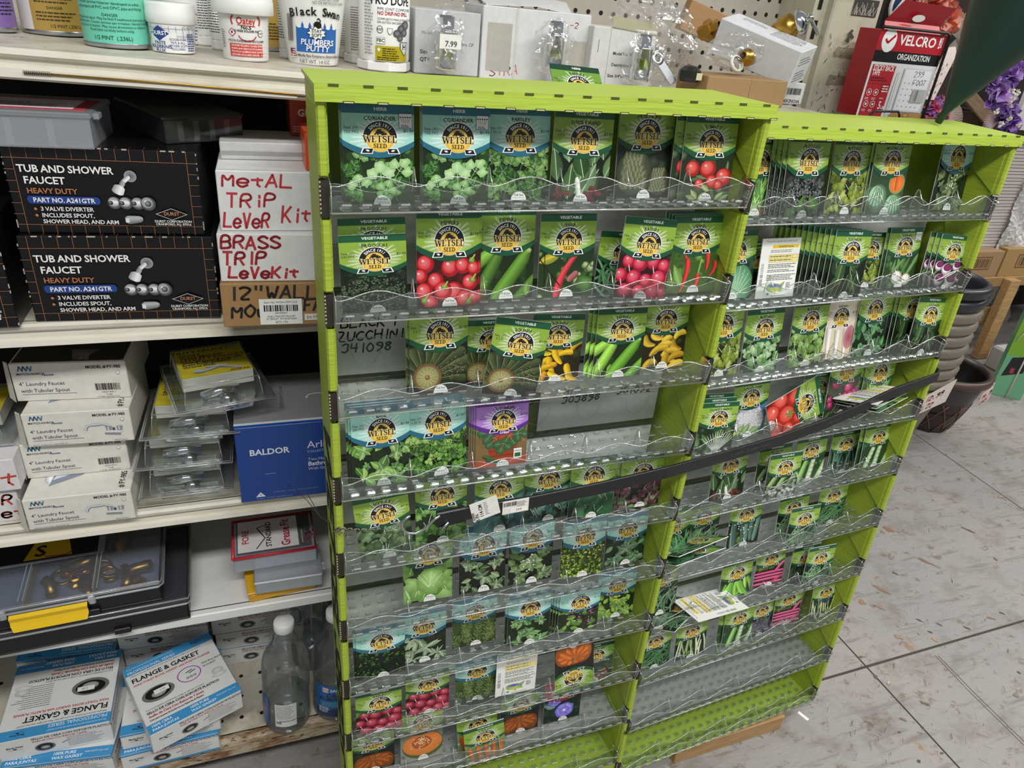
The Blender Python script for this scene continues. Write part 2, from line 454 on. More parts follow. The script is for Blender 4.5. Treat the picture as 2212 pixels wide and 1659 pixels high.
# ---- floor: grey painted plywood sheets, scuffed
def floor_mat():
    m = bpy.data.materials.new('floor_paint'); m.use_nodes = True
    nt = m.node_tree; N = nt.nodes; L = nt.links; b = N['Principled BSDF']
    tc = N.new('ShaderNodeTexCoord')
    def noise(sc, st, det=7, ro=.62, rz=0.0):
        mp = N.new('ShaderNodeMapping'); mp.inputs['Scale'].default_value = st; mp.inputs['Rotation'].default_value = (0, 0, rz)
        L.new(tc.outputs['Object'], mp.inputs[0])
        n = N.new('ShaderNodeTexNoise'); n.inputs['Scale'].default_value = sc; n.inputs['Detail'].default_value = det; n.inputs['Roughness'].default_value = ro
        L.new(mp.outputs[0], n.inputs['Vector']); return n.outputs['Fac']
    def over(cur, fac, a, c, col, k=1):
        r = N.new('ShaderNodeMapRange'); r.inputs[1].default_value = a; r.inputs[2].default_value = c; r.inputs[4].default_value = k
        L.new(fac, r.inputs[0]); mx = N.new('ShaderNodeMix'); mx.data_type = 'RGBA'; L.new(r.outputs[0], mx.inputs[0])
        if isinstance(cur, str): mx.inputs[6].default_value = (*K(cur), 1)
        else: L.new(cur, mx.inputs[6])
        mx.inputs[7].default_value = (*K(col), 1); return mx.outputs[2]
    c = over('969391', noise(1.6, (1, 1, 1)), .42, .68, 'a29a94', .9)
    c = over(c, noise(9, (1, 1, 1)), .5, .72, '776e66', .85)
    c = over(c, noise(5, (1, 9, 1), rz=.3), .56, .68, '736b65', .7)
    c = over(c, noise(16, (1.2, 1.6, 1), 10, .7), .57, .64, '72604f', .8)
    c = over(c, noise(7, (1.5, 1, 1), 9, .7), .64, .68, '93714f', .85)
    n2 = noise(42, (1, 5, 1), 6, .7, .5); c = over(c, n2, .62, .7, '5b5450', .75)
    n3 = noise(42, (5, 1, 1), 6, .7, .9); c = over(c, n3, .64, .7, 'b9b5b1', .6)
    L.new(c, b.inputs['Base Color'])
    rr = N.new('ShaderNodeMapRange'); rr.inputs[3].default_value = .3; rr.inputs[4].default_value = .6
    L.new(noise(6, (1, 1, 1)), rr.inputs[0]); L.new(rr.outputs[0], b.inputs['Roughness'])
    bp = N.new('ShaderNodeBump'); bp.inputs['Strength'].default_value = .5; bp.inputs['Distance'].default_value = .004
    L.new(noise(26, (1, 2.5, 1), 9, .7, .4), bp.inputs['Height']); L.new(bp.outputs[0], b.inputs['Normal'])
    MT['floor_paint'] = m
floor_mat()
m = M()
m.add([(-2, -2, 0), (10, -2, 0), (10, 7, 0), (-2, 7, 0)], [(0, 1, 2, 3)], 'floor_paint')
fl = Cv(m, lambda x, y, h: V((x, y, h)), 'matte', .0004, .00005)
def P2(*pts): return [tuple(atz(x, y, 0)[:2]) for x, y in pts]
def seam(p, q, w_, col, t0=-4, t1=6):
    a, b = P2(p, q); fl.line([(a[0] + (b[0] - a[0]) * t, a[1] + (b[1] - a[1]) * t) for t in (t0, 0, 1, t1)], w_, col)
seam((1766, 1471), (2212, 1341), .0065, '4b423a', -3, 8); seam((1872, 1441), (2075, 1662), .0042, '3b3631', -3.2, 4); seam((2017, 966), (2212, 1102), .004, '5b524c', -3, 2)
fl.line(P2((2020, 1416), (2090, 1490), (2212, 1610)), .002, '6b635b'); fl.line(P2((2026, 1416), (2098, 1490), (2212, 1602)), .002, '6b635b')
rg = random.Random(4)
chips = [(1918, 1145, 30, 9, '9a6d45'), (1905, 1150, 14, 6, 'a87d55'), (2003, 1215, 34, 6, '8f6945'), (1905, 1275, 38, 7, '9c744d'), (1862, 1300, 16, 10, 'a87f58'), (1900, 1312, 26, 6, 'b08a62'), (1985, 1340, 16, 4, '4a423c'), (2150, 1208, 10, 7, '8c6848'), (1945, 1378, 20, 8, 'b0946e'), (2020, 1382, 14, 6, 'c9a274'), (2140, 1335, 22, 6, '9b7a58'), (2165, 1325, 16, 4, '3d3833'), (2088, 1357, 14, 4, '35302c'), (1890, 1462, 10, 8, '5c534b'), (1942, 1582, 6, 5, '3b3733'), (1985, 1645, 8, 6, '3b3733'), (2035, 1628, 6, 6, '55504a'), (2195, 1502, 12, 9, '8d857d'), (2200, 1453, 9, 3, '2f2b28'), (2010, 1366, 12, 3, '2b2724'), (1920, 1475, 6, 9, 'd9cdb6'), (1850, 1205, 30, 3, '6b5c50'), (2090, 1145, 26, 3, '6a5d53'), (1935, 1240, 22, 2, '4d443d'), (1985, 1370, 6, 3, 'c69f6c'), (2030, 1350, 20, 2, '57493e'), (1860, 1420, 8, 4, '6b4c35'), (1950, 1555, 16, 5, '8f7a64'), (1998, 1520, 20, 5, '7d7063')]
for x, y, a, b_, col in chips:
    c0 = atz(x, y, 0); e1 = atz(x + a * .75, y + a * .34, 0) - c0; e2 = atz(x - b_ * .24, y + b_ * .6, 0) - c0
    pts = []
    for k in range(9):
        t = 2 * PI * k / 9; q = rg.uniform(.3, 1)
        p = c0 + e1 * (cos(t) * q) + e2 * (sin(t) * q); pts.append((p.x, p.y))
    fl.fan((c0.x, c0.y), pts, mixc(K(col), K('7d7670'), .25), mixc(K(col), K('7d7670'), .45))
for k in range(420):
    x, y = rg.uniform(1500, 2212), rg.uniform(1000, 1659)
    c0 = atz(x, y, 0); a = rg.uniform(.6, 1.1) * rg.choice((1, 1, -1)); l = rg.uniform(.004, .03) * rg.random() ** .5
    fl.line([(c0.x, c0.y), (c0.x + l * cos(a), c0.y + l * sin(a))], rg.uniform(.0004, .0016), rg.choice(('5c5149', '6d6056', '4a413b', 'b4aca4', '8a6b50', '7a6350')))
struct(m.build('floor'))
o = M(); o.box(-2, 10, 6, 6.1, 0, 3, 'matte', '2f2620'); struct(o.build('wall_back'))
o = M(); o.box(9, 9.1, -2, 6, 0, 3, 'matte', '8c8580'); struct(o.build('wall_right'))
# ---- steel gondola shelving
LIP = .97; BACK = 1.37; XL, XR = -1.15, 1.19; XE = .93
ZT, Z2, Z3, ZW, ZB = 1.321, 1.005, .690, .462, .128
def shelf(label, z, prof, mat_, deck_mat, back=BACK - .008, holes=None, xr=XE):
    root = empty('metal_shelf', (0, LIP, z), (0, .024 if z == ZT else 0, 0)); tag(root, label, 'shelf')
    m = M(); m.box(XL, xr, .012, back - LIP, -.012, 0, deck_mat)
    if holes:
        c = Cv(m, lambda x, y, h: V((x, y, h)), 'matte', .0003, 0)
        for i in range(46):
            for j in range(5):
                c.ell(-.62 + i * .0375, .045 + j * .05 + (.012 if i % 2 else 0) * 0, .0042, .0042, '14110e', seg=10)
    m.build('deck', root)
    m = M(); a = [(XL, y, zz) for y, zz in prof]; b = [(xr, y, zz) for y, zz in prof]
    m.sheet([a, b], mat_, sm=False); m.sheet([[(x, y + .0025, zz - .0006) for x, y, zz in a], [(x, y + .0025, zz - .0006) for x, y, zz in b]], mat_)
    m.add(b + [(xr, .02, -.012), (xr, .02, 0)], [tuple(range(len(b) + 2))], mat_)
    m.build('front_lip', root)
    return root
TOPP = [(.014, 0), (.004, 0), (0, -.002), (-.001, -.006), (.003, -.0085), (.006, -.010), (.007, -.016), (.001, -.0185), (-.002, -.020), (-.003, -.029), (.001, -.0315), (.008, -.0315)]
shelf('scuffed cream steel top shelf holding the plumbing cans and jars', ZT, TOPP, 'shelf_paint', 'shelf_worn')
MIDP = [(.014, 0), (.004, 0), (0, -.003), (.001, -.008), (.006, -.012), (.005, -.020), (0, -.0225), (-.002, -.029), (.004, -.032)]
shelf('cream steel shelf under the black tub faucet boxes', Z2, MIDP, 'shelf_paint', 'shelf_worn')
shelf('cream steel shelf under the laundry faucet boxes', Z3, MIDP, 'shelf_paint', 'shelf_worn')
shelf('plain white shelf board under the parts organizers', ZW, [(.014, 0), (.002, 0), (0, -.002), (0, -.018), (.004, -.02)], 'white_board', 'white_board')
shelf('rusty perforated base shelf under the wax gasket boxes', ZB, [(.014, 0), (.004, 0), (-.004, -.004), (-.006, -.014), (0, -.019), (-.002, -.045), (.006, -.05)], 'shelf_rust', 'shelf_worn', holes=True)
# pegboard back panel; lower part coloured near-black for the shade in the shelf bays
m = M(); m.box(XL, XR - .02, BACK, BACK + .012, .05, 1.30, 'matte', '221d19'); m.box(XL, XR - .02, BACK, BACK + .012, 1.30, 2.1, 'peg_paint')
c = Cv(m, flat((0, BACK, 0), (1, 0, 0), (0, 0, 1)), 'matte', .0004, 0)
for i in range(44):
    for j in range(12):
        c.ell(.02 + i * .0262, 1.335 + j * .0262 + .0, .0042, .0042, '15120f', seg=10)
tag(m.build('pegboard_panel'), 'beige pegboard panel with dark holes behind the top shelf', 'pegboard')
# upright post with slots
PY = 1.25
pL = aty(1740, 240, PY).x; pR = aty(1838, 245, PY).x
root = empty('shelf_upright', (pL, PY, 0)); tag(root, 'worn beige steel upright post with slots and old tape marks', 'post')
pw = pR - pL
m = M(); m.box(0, pw, 0, .12, .0, 2.2, 'post_paint', b=.003)
m.box(-.030, 0, .018, .12, .0, 2.2, 'post_paint')
c = Cv(m, flat((0, 0, 0), (1, 0, 0), (0, 0, 1)), 'matte', .0004, .00003)
rg = random.Random(8)
zz = lambda py: aty(1800, py, PY).z
for z0, z1, x0, x1 in ((zz(123), zz(100), .030, .088), (zz(183), zz(162), .030, .098)):
    x = x0
    pts = [(x0, z0)] + [(x0 + (x1 - x0) * k / 8, z0 + rg.uniform(-.0015, .0015)) for k in range(1, 8)] + [(x1, z0 - .002)]
    top = [(x1 + .002, z1 - .002)] + [(x1 - (x1 - x0) * k / 8, z1 + rg.uniform(-.0012, .0012)) for k in range(1, 8)] + [(x0 + .004, z1)]
    c.poly(pts + top, '8d866f')
    for k in range(16): c.ell(rg.uniform(x0 + .006, x1 - .006), rg.uniform(z0 + .004, z1 - .004), .0011, .0008, 'c9c4b0', seg=6)
c.rect(.045, zz(28), .105, zz(-10), '3d3b38')
for k in range(26):
    x = rg.uniform(.046, .1); c.line([(x, zz(26)), (x + rg.uniform(-.01, .01), zz(rg.uniform(-5, 15)))], .0012, 'a7a498')
for k in range(60):
    x, z = rg.uniform(.005, pw - .01), rg.uniform(1.26, 1.42); c.line([(x, z), (x + rg.uniform(-.006, .006), z + rg.uniform(-.01, .006))], rg.uniform(.0006, .0018), rg.choice(('57503f', '6d6654', 'd8d4c6')))
for k in range(9): c.ell(.052 + rg.uniform(-.008, .01), zz(75) + rg.uniform(-.012, .01), .004, .003, '4a4438', seg=7)
m.build('post_body', root)
m = M()
for k in range(22):
    z = 1.1 + k * .051; m.box(-.021, -.013, .0165, .02, z, z + .032, 'matte', '0d0b0a')
m.build('slot_row', root)
# thin rod lying along the top shelf's price channel
m = M(); a = aty(50, 156, LIP - .004); b = aty(690, 209, LIP - .004)
m.tube([a, a.lerp(b, .5) + V((0, 0, .0012)), b], .0011, 'brass')
for e in (0, 1):
    pts = []
    s0 = a if e == 0 else b
    for k in range(90):
        t = k / 89 * (.026 if e == 0 else -.026); q = k * PI / 3
        pts.append(s0 + V((t, cos(q) * .0018, sin(q) * .0018)))
    m.tube(pts, .0005, 'wire', seg=5)
tag(m.build('thin_rod'), 'thin brass rod with coiled ends lying along the top shelf lip', 'rod')
# ================================================================ THE TWO SEED DISPLAYS
ROWP = .124; VB = 1.205
def dframe(P, yaw, lean, roll):
    u = V((cos(yaw), sin(yaw), 0)); w = V((-sin(yaw), cos(yaw), 0))
    v = V((0, 0, 1)) * cos(lean) + w * sin(lean); w = w * cos(lean) - V((0, 0, 1)) * sin(lean)
    u, v = u * cos(roll) + v * sin(roll), v * cos(roll) - u * sin(roll)
    return V(P), u, v, w
DSP = [dict(W=.505, D=.14, T=.122, fr=dframe((.0833, .7493, 1.208), .0018, .0071, .0086)), dict(W=.516, D=.125, T=.1256, fr=dframe((.6228, .7906, 1.1794), .0824, .0487, -.0078))]
for d in DSP:
    P, u, v, w = d['fr']; o = P - v * VB
    d['mw'] = Matrix(((u.x, w.x, v.x, o.x), (u.y, w.y, v.y, o.y), (u.z, w.z, v.z, o.z), (0, 0, 0, 1)))
GREEN = 'a3b838'; GRN2 = '95aa34'
def build_display(i, label):
    d = DSP[i]; W, D, T = d['W'], d['D'], d['T']
    root = empty('seed_display', mw=d['mw']); tag(root, label, 'seed display', 'green cardboard seed displays')
    bot = .001 if i == 0 else .0835
    for sgn, nm in ((-1, 'side_panel'), (1, 'side_panel')):
        x0 = -.013 if sgn < 0 else W + .006; x1 = x0 + .006
        m = M()
        m.box(x0, x1, .012, D, bot, VB + T, 'green_board', GREEN)
        xi = x1 if sgn < 0 else x0
        for r in range(-1, 10):
            top = VB + T - .001 if r < 0 else VB - ROWP * r - .006
            lo = VB - ROWP * (r + 1) + .036 if r < 9 else bot
            if r == 9: top = VB - ROWP * 9 - .01
            if top - lo < .004: continue
            # folded front edge: a rounded strip, then a flap turned inward with a slanting foot
            a = x0 - .002; b = x1 + .002; poly = []
            for t in (0, 1):
                pass
            sec = [(a, .014), (a, .004), (a + .002, .001), (b - .002, .001), (b, .004), (b, .014)]
            m.sheet([[(x, y, lo + (.003 if y < .01 else 0)) for x, y in sec], [(x, y, top) for x, y in sec]], 'green_board', GREEN)
            m.add([(x, y, lo + .002) for x, y in sec], [tuple(range(6))], 'green_board', GRN2)
            if r < 9:
                q = [(b if sgn < 0 else a, .010, top - .002), (b if sgn < 0 else a, .075, top - .002), (b if sgn < 0 else a, .062, lo + .040), (b if sgn < 0 else a, .010, lo + .004)]
                m.prism(q, (.0016 * -sgn, 0, 0), 'green_board', GREEN)
        side = m.build('side_panel', root)
        # torn corrugated edges beside the trays
        for r in range(10):
            m = M(); v0 = VB - ROWP * r
            m.box(x0 - .0015, x1 + .0015, .003, .013, v0 - .004, v0 + .034, 'matte', '2c2620')
            for k in range(8): m.box(x0 - .002, x0 - .0005, .0025, .0035, v0 + k * .0045, v0 + k * .0045 + .002, 'matte', 'b9ad8e')
            m.build('corrugated_edge', side)
        if sgn < 0:
            m = M(); c = Cv(m, flat((x0, .10, VB - .02), (0, 0, -1), (0, -1, 0), 1), 'matte', .0008)
            if i == 0:
                c.fm = flat((x0, .118, VB - .30), (0, 0, -1), (0, -1, 0), 1); c.fm = (lambda f: (lambda x, y, h: f(x, y, 0) + V((-h, 0, 0))))(c.fm)
                c.txt('WETSEL SEEDS', .0, .0, .082, '1c2412', al='l', b=True, sx=.92)
                m.build('side_lettering', side)
    m = M()
    m.box(-.016, W + .015, -.001, D, VB + T, VB + T + .004, 'green_board', 'b0c846')
    m.box(-.016, W + .015, -.003, .001, VB + T - .012, VB + T + .004, 'green_board', 'b0c846')
    n = 15; rg = random.Random(i)
    for k in range(n + 1):
        x = -.008 + (W + .016) * (k + .3) / (n + .6)
        m.box(x - .005, x + .005, -.0036, -.0028, VB + T + .0022, VB + T + .0046, 'matte', '4b5418')
        x += .014
        m.box(x - .0055, x + .0055, -.0036, .0005, VB + T - .0128, VB + T - .0105, 'matte', '39400f')
        m.box(x - .0045, x + .0045, -.0038, -.0012, VB + T - .0122, VB + T - .0112, 'matte', 'd9d7a0')
    if i == 1: m.v = [(x, y, z + (.009 if y > .05 else 0)) for x, y, z in m.v]
    m.build('top_panel', root)
    m = M(); m.box(-.007, W + .007, D - .006, D - .001, bot, VB + T, 'green_board', GREEN)
    c = Cv(m, flat((0, D - .006, VB), (1, 0, 0), (0, 0, 1)), 'matte', .0006)
    if i == 0: c.pen('TOMATO', .195, .108, .008, '22240f', .0016); c.pen('3L20AVIB', .30, .103, .012, '22240f', .0018)
    else:
        for k, t in enumerate(('11/W', '25', 'SHING', '37')): c.pen(t, .345 + .006 * k, .098 - k * .019, .013, '1b1d10', .0017)
    m.build('back_panel', root)
    m = M()
    v0 = VB - ROWP * 9
    m.box(-.007, W + .007, .006, D - .006, v0 - .0055, v0 - .0015, 'green_board', GREEN)
    m.box(-.007, W + .007, .002, .006, max(bot, v0 - (.04 if i == 0 else .006)), v0 - .003, 'green_board', GREEN)
    if i == 1:
        for k in range(20): m.box(.01 + k * .0255, .022 + k * .0255, .0008, .004, v0 - .006, v0 + .007, 'green_board', 'b0d03c')
    m.build('base_panel', root)
    # white cards standing behind the packets
    for r in range(1, 9):
        if i == 0 and r == 8 or i == 1 and r > 7: pass
        m = M(); v0 = VB - ROWP * r; cy = .100
        gap = (.262, .30, .062) if (i == 0 and r == 3) else None
        m.box(.002, W - .002, cy, cy + .0012, v0 + .006, v0 + .117, 'card', 'dcdbd6') if not gap else (m.box(.002, W - .002, cy, cy + .0012, v0 + .075, v0 + .117, 'card', 'dcdbd6'), m.box(.002, gap[0], cy, cy + .0012, v0 + .006, v0 + .075, 'card', 'dcdbd6'), m.box(gap[1], W - .002, cy, cy + .0012, v0 + .006, v0 + .075, 'card', 'dcdbd6'))
        c = Cv(m, flat((0, cy, v0), (1, 0, 0), (0, 0, 1)), 'matte', .0005)
        if i == 0 and r == 2:
            for k, t in enumerate(('BLACK 1:', 'ZUCCHINI', '341098')): c.pen(t, .012 - (k == 1) * .004, .074 - k * .018, .013, '16161a', .0019, seed=k)
        if i == 0 and r == 3:
            c.pen('2394', .262, .055, .011, '16161a', .0016); c.pen('HYB', .338, .067, .010, '16161a', .0016); c.pen('303898', .336, .051, .012, '16161a', .0018); c.pen('301092', .428, .058, .012, '16161a', .0018)
        m.build('backing_card', root)
    m = M(); v0 = VB - ROWP * 8; m.box(.004, W - .004, .012, .098, v0 - .004, v0 - .003, 'card', '9c9b94'); m.build('shelf_liner', root)
    return root
build_display(0, 'taller left green cardboard display with white price cards and tomato packet top right')
build_display(1, 'right green cardboard seed display standing on a wood block, bottom trays empty')
def tray_meshes(W, ir=.0005):
    cw = W / 6; hw = lambda u: (.030 if ir < .0005 else .0265) + (.0105 if ir < .0005 else .014) * (.5 + .5 * cos(2 * PI * (u / cw - .5))) ** .8
    n = 72; us = [-.004 + (W + .008) * k / n for k in range(n + 1)]
    lip = M()
    lip.sheet([[(u, .004, 0) for u in us], [(u, .0, .004) for u in us], [(u, -.004, hw(u) * .55) for u in us], [(u, -.007, hw(u)) for u in us]], 'clear', sm=True)
    lip.tube([(u, -.007, hw(u)) for u in us], .0007, 'clear_edge', seg=6)
    lip.tube([(-.005, 0, .001), (W + .005, 0, .001)], .0013, 'clear_edge', seg=6)
    for u in (-.004, W + .004):
        lip.sheet([[(u, 0, 0), (u, .02, 0)], [(u, -.006, .03), (u, .02, .036)]], 'clear')
        lip.tube([(u, 0, 0), (u, -.006, .03), (u, .02, .036)], .0007, 'clear_edge', seg=5)
    rg = random.Random(2)
    for k in range(24):
        x = (k + .5) * W / 24 + rg.uniform(-.001, .001); lip.box(x - .0068, x + .0068, -.0025, .006, .003, .0115, 'clear', b=.0022)
        lip.box(x - .005, x + .005, -.0040, -.0028, .0088, .0112, 'clear_edge', b=.0005)
    fl_ = M()
    fl_.sheet([[(-.003, .004, 0), (W + .003, .004, 0)], [(-.003, .088, .007), (W + .003, .088, .007)]], 'clear')
    for j in range(4):
        for k in range(24):
            x = (k + .5) * W / 24; y = .018 + j * .018; z = .0012 + j * .0015
            fl_.box(x - .0055, x + .0055, y - .0045, y + .0045, z, z + .003, 'clear', b=.0014)
            fl_.box(x - .0052, x + .0052, y - .0046, y - .0038, z + .0012, z + .0026, 'clear_edge')
    hi = lambda u: (.020 if ir < .0005 else .023) + (.009 if ir < .0005 else .013) * (.5 + .5 * cos(2 * PI * (u / cw)))
    fl_.sheet([[(u, .014, .002) for u in us], [(u, .011, hi(u)) for u in us]], 'clear', sm=True)
    fl_.tube([(u, .011, hi(u)) for u in us], ir, 'clear_edge', seg=5)
    bk = M(); bk.sheet([[(0, .088, .006), (W, .088, .006)], [(0, .094, .062), (W, .094, .062)]], 'clear')
    bk.tube([(0, .094, .062), (W, .094, .062)], .0006, 'clear_edge', seg=5)
    for k in range(6):
        x = (k + .5) * cw; pts = [(x + .02 * cos(R(a)), .0925, .052 + .03 * sin(R(a))) for a in range(180, 361, 20)]
        bk.tube(pts, .0007, 'clear', seg=5)
    dv = M()
    prof = [(-.0055, .029), (.002, .036), (.008, .046), (.011, .047), (.014, .036), (.016, .02), (.016, .002), (.002, .002)]
    dv.add([(0, y, z) for y, z in prof], [tuple(range(8))], 'clear')
    dv.tube([(0, y, z) for y, z in prof[:6]], .0007, 'clear_edge', seg=5)
    return lip.mesh('front_lip'), fl_.mesh('tray_floor'), bk.mesh('tray_back'), dv.mesh('divider'), cw
ORD = ['top', 'second', 'third', 'fourth', 'fifth', 'sixth', 'seventh', 'eighth', 'ninth', 'bottom']
for i, d in enumerate(DSP):
    lm, fm_, bm, dm, cw = tray_meshes(d['W'], (.0003, .0007)[i])
    side = ('left', 'right')[i]
    for r in range(10):
        mw = d['mw'] @ Matrix.Translation((0, 0, VB - ROWP * r)) @ Matrix.Rotation(R((-.25, .2, .1, -.15, .25, -.2)[(r + i) % 6]), 4, 'Y')
        root = empty('plastic_tray', mw=mw)
        look = 'empty clear' if (i == 1 and r > 7 or i == 0 and r == 9) else 'clear'
        tag(root, f'{look} wavy-lipped plastic tray, {ORD[r]} of the {side} green display', 'tray', f'clear plastic trays in the {side} seed display')
        for nm, me in (('front_lip', lm), ('tray_floor', fm_), ('tray_back', bm)):
            o = bpy.data.objects.new(nm, me); C.objects.link(o); o.parent = root
        for k in range(1, 6):
            o = bpy.data.objects.new('divider', dm); C.objects.link(o); o.parent = root; o.location = (k * cw, 0, 0)
# wood block under the right display
a = atz(1456, 1612, .045); b = atz(1688, 1538, .045); ang = math.atan2(b.y - a.y, b.x - a.x); L_ = (b - a).length
m = M(); m.box(0, L_, 0, .085, 0, .045, 'wood', 'c09868', b=.002)
o = m.build('wood_block', loc=(a.x + .002, a.y - .012, 0), rot=(0, 0, ang)); tag(o, 'rough brown wood block propping up the right green seed display', 'wood block')
m = M(); e = atz(1735, 1547, 0); m.box(-.013, .013, -.004, .004, 0, .0008, 'card', 'f2f2ee')
tag(m.build('paper_scrap', loc=e, rot=(0, 0, -1.2)), 'small white paper scrap lying on the floor by the wood block', 'paper scrap')
# ================================================================ SEED PACKETS
PK = .00080; PX_ = .00075
def leafshape(c, x, y, L, Wd, a, c1, c2, vein=None, n=6):
    ca, sa = cos(R(a)), sin(R(a)); T = lambda p, q: (x + p * ca - q * sa, y + p * sa + q * ca)
    mid = [T(L * k / n, 0) for k in range(n + 1)]
    up = [T(L * k / n, Wd * sin(PI * (k / n) ** .8)) for k in range(n + 1)]; dn = [T(L * k / n, -Wd * sin(PI * (k / n) ** .8)) for k in range(n + 1)]
    c.up(); k1, k2 = K(c1), K(c2)
    for k in range(n):
        c.tri([mid[k], mid[k + 1], up[k + 1], up[k]], [k1, k1, k2, k2])
        kd = mixc(k1, k2, .7)
        c.tri([mid[k], mid[k + 1], dn[k + 1], dn[k]], [kd, kd, mixc(k2, (0, 0, 0), .25), mixc(k2, (0, 0, 0), .25)])
    if vein: c.line([mid[0], mid[-1]], max(.5, Wd * .08), vein)
def frill(c, x, y, r, cc, ce, rg, n=14, amp=.35):
    pts = []
    for k in range(n):
        q = r * (1 - amp * rg.random()); a = 2 * PI * k / n; pts.append((x + q * cos(a), y + q * sin(a)))
    c.fan((x + r * .1, y + r * .2), pts, cc, ce)
def ball(c, x, y, r, base, hi='ffffff', dark=None, hx=-.3, hy=.35, seg=18):
    b = K(base); d = K(dark) if dark else mixc(b, (0, 0, 0), .6)
    c.ell(x, y, r, r, b, d, seg=seg); c.ell(x + hx * r * .4, y + hy * r * .4, r * .75, r * .75, mixc(b, K(hi), .25), b, seg=14)
    c.ell(x + hx * r, y + hy * r, r * .2, r * .16, hi, mixc(b, K(hi), .35), seg=10)
def bar(c, x0, y0, x1, y1, w, col, w2=None, hi=.2, bend=0):
    k = K(col); d = mixc(k, (0, 0, 0), .6); h = tuple(min(1, q * (1 + hi * 2.4) + hi * .06) for q in k); w2 = w if w2 is None else w2
    n = 7; dx, dy = x1 - x0, y1 - y0; L = math.hypot(dx, dy); nx, ny = -dy / L, dx / L; c.up(); prev = None
    for i in range(n + 1):
        t = i / n; e = min(1, 4.5 * min(t, 1 - t) + .25) ** .5; ww = (w + (w2 - w) * t) / 2 * e; b = bend * sin(PI * t)
        px, py = x0 + dx * t + nx * b, y0 + dy * t + ny * b
        row = [(px + nx * ww, py + ny * ww), (px + nx * ww * .35, py + ny * ww * .35), (px - nx * ww, py - ny * ww)]
        if prev:
            c.tri([prev[0], row[0], row[1], prev[1]], [k, k, h, h]); c.tri([prev[1], row[1], row[2], prev[2]], [h, h, d, d])
        prev = row
def bg(c, lo, hi, rg, cols=(), n=26, r=(6, 16)):
    c.rect(-50, 0, 50, 96, lo, col2=hi)
    for k in range(n if cols else 0): frill(c, rg.uniform(-50, 50), rg.uniform(0, 92), rg.uniform(*r), rg.choice(cols), lo, rg, 9)
def leaves(c, rg, cols, n, L, Wd, a=None, vein=None, lo=0, hi=85, dark=.45):
    for k in range(n):
        b = rg.choice(cols); l = rg.uniform(*L)
        leafshape(c, rg.uniform(-52, 48), rg.uniform(lo, hi), l, l * rg.uniform(*Wd), rg.uniform(*a) if a else rg.uniform(0, 360), b, mixc(K(b), (0, 0, 0), dark), vein)
def lobed(c, rg, x, y, s, a, c1, c2):
    for da, k in ((-62, .62), (62, .62), (0, .78)):
        q = R(a + da); X, Y = x + cos(q) * s * k * .8, y + sin(q) * s * k * .8
        frill(c, X, Y, s * .42, c1, mixc(K(c1), K(c2), .8), rg, 13, .42)
        c.line([(x, y), (X + cos(q) * s * .2, Y + sin(q) * s * .2)], .6, mixc(K(c1), (1, 1, 1), .25)); c.h -= c.dh
    c.line([(x, y), (x - cos(R(a)) * s * .7, y - sin(R(a)) * s * .7)], 1, c2)
def cluster(c, rg, x, y, s, cols, n=9, wd=.27, vein=None):
    for k in range(n):
        l = s * rg.uniform(.55, 1.1) * (1 - .35 * k / n); b = mixc(K(rg.choice(cols)), (1, 1, 1), .12 * k / n)
        leafshape(c, x + rg.gauss(0, s * .06), y + rg.gauss(0, s * .06), l, l * wd * rg.uniform(.8, 1.25), k * 137 + rg.uniform(-25, 25), b, mixc(b, (0, 0, 0), rg.uniform(.35, .6)), vein)
def A_herbs(c, rg, cols, n, s, bgc='1f3314'):
    bg(c, bgc, '101a0c', rg, [bgc, '2c4620'], 14)
    for k in range(n): b = rg.choice(cols); lobed(c, rg, rg.uniform(-48, 48), rg.uniform(4, 86), rg.uniform(*s), rg.uniform(20, 160), b, mixc(K(b), (0, 0, 0), .5))
def A_frill(c, rg, cols, n, r, bgc='16240f', dk=.55):
    bg(c, bgc, bgc, rg)
    for k in range(n):
        b = rg.choice(cols); frill(c, rg.uniform(-50, 50), rg.uniform(0, 90), rg.uniform(*r), b, mixc(K(b), (0, 0, 0), dk), rg, 13, .5)
def A_leaf(c, rg, cols, n, L, Wd, a=None, vein=None, bgc='14240f'):
    bg(c, bgc, '0c150a', rg, [bgc], 8); leaves(c, rg, cols, n, L, Wd, a, vein)
def A_balls(c, rg, col, n, r, bgc='1d2a12', green=6, hi='ffe6e6'):
    bg(c, bgc, bgc, rg, ['3f5a24', '2b4018'], 10); leaves(c, rg, ['4f7a2a', '6d9a3a'], green, (14, 30), (.15, .3))
    pts = sorted([(rg.uniform(-46, 46), rg.uniform(6, 80)) for k in range(n)], key=lambda p: -p[1])
    for x, y in pts: ball(c, x, y, rg.uniform(*r), col, hi)
def A_bars(c, rg, cols, n, w, a, L=(50, 90), bgc='1a2410', green=5, bend=(-6, 6), w2=None):
    bg(c, bgc, '0d140a', rg, [bgc, '26381a'], 8); leaves(c, rg, ['4f7a2a', '6d9a3a', '2f5320'], green, (16, 36), (.2, .4))
    for k in range(n):
        l = rg.uniform(*L); q = R(rg.uniform(*a)); x, y = -45 + 90 * (k + rg.random()) / n, rg.uniform(20, 60); ww = rg.uniform(*w)
        bar(c, x - cos(q) * l / 2, y - sin(q) * l / 2, x + cos(q) * l / 2, y + sin(q) * l / 2, ww, rg.choice(cols), (w2 or 1) * ww, bend=rg.uniform(*bend))
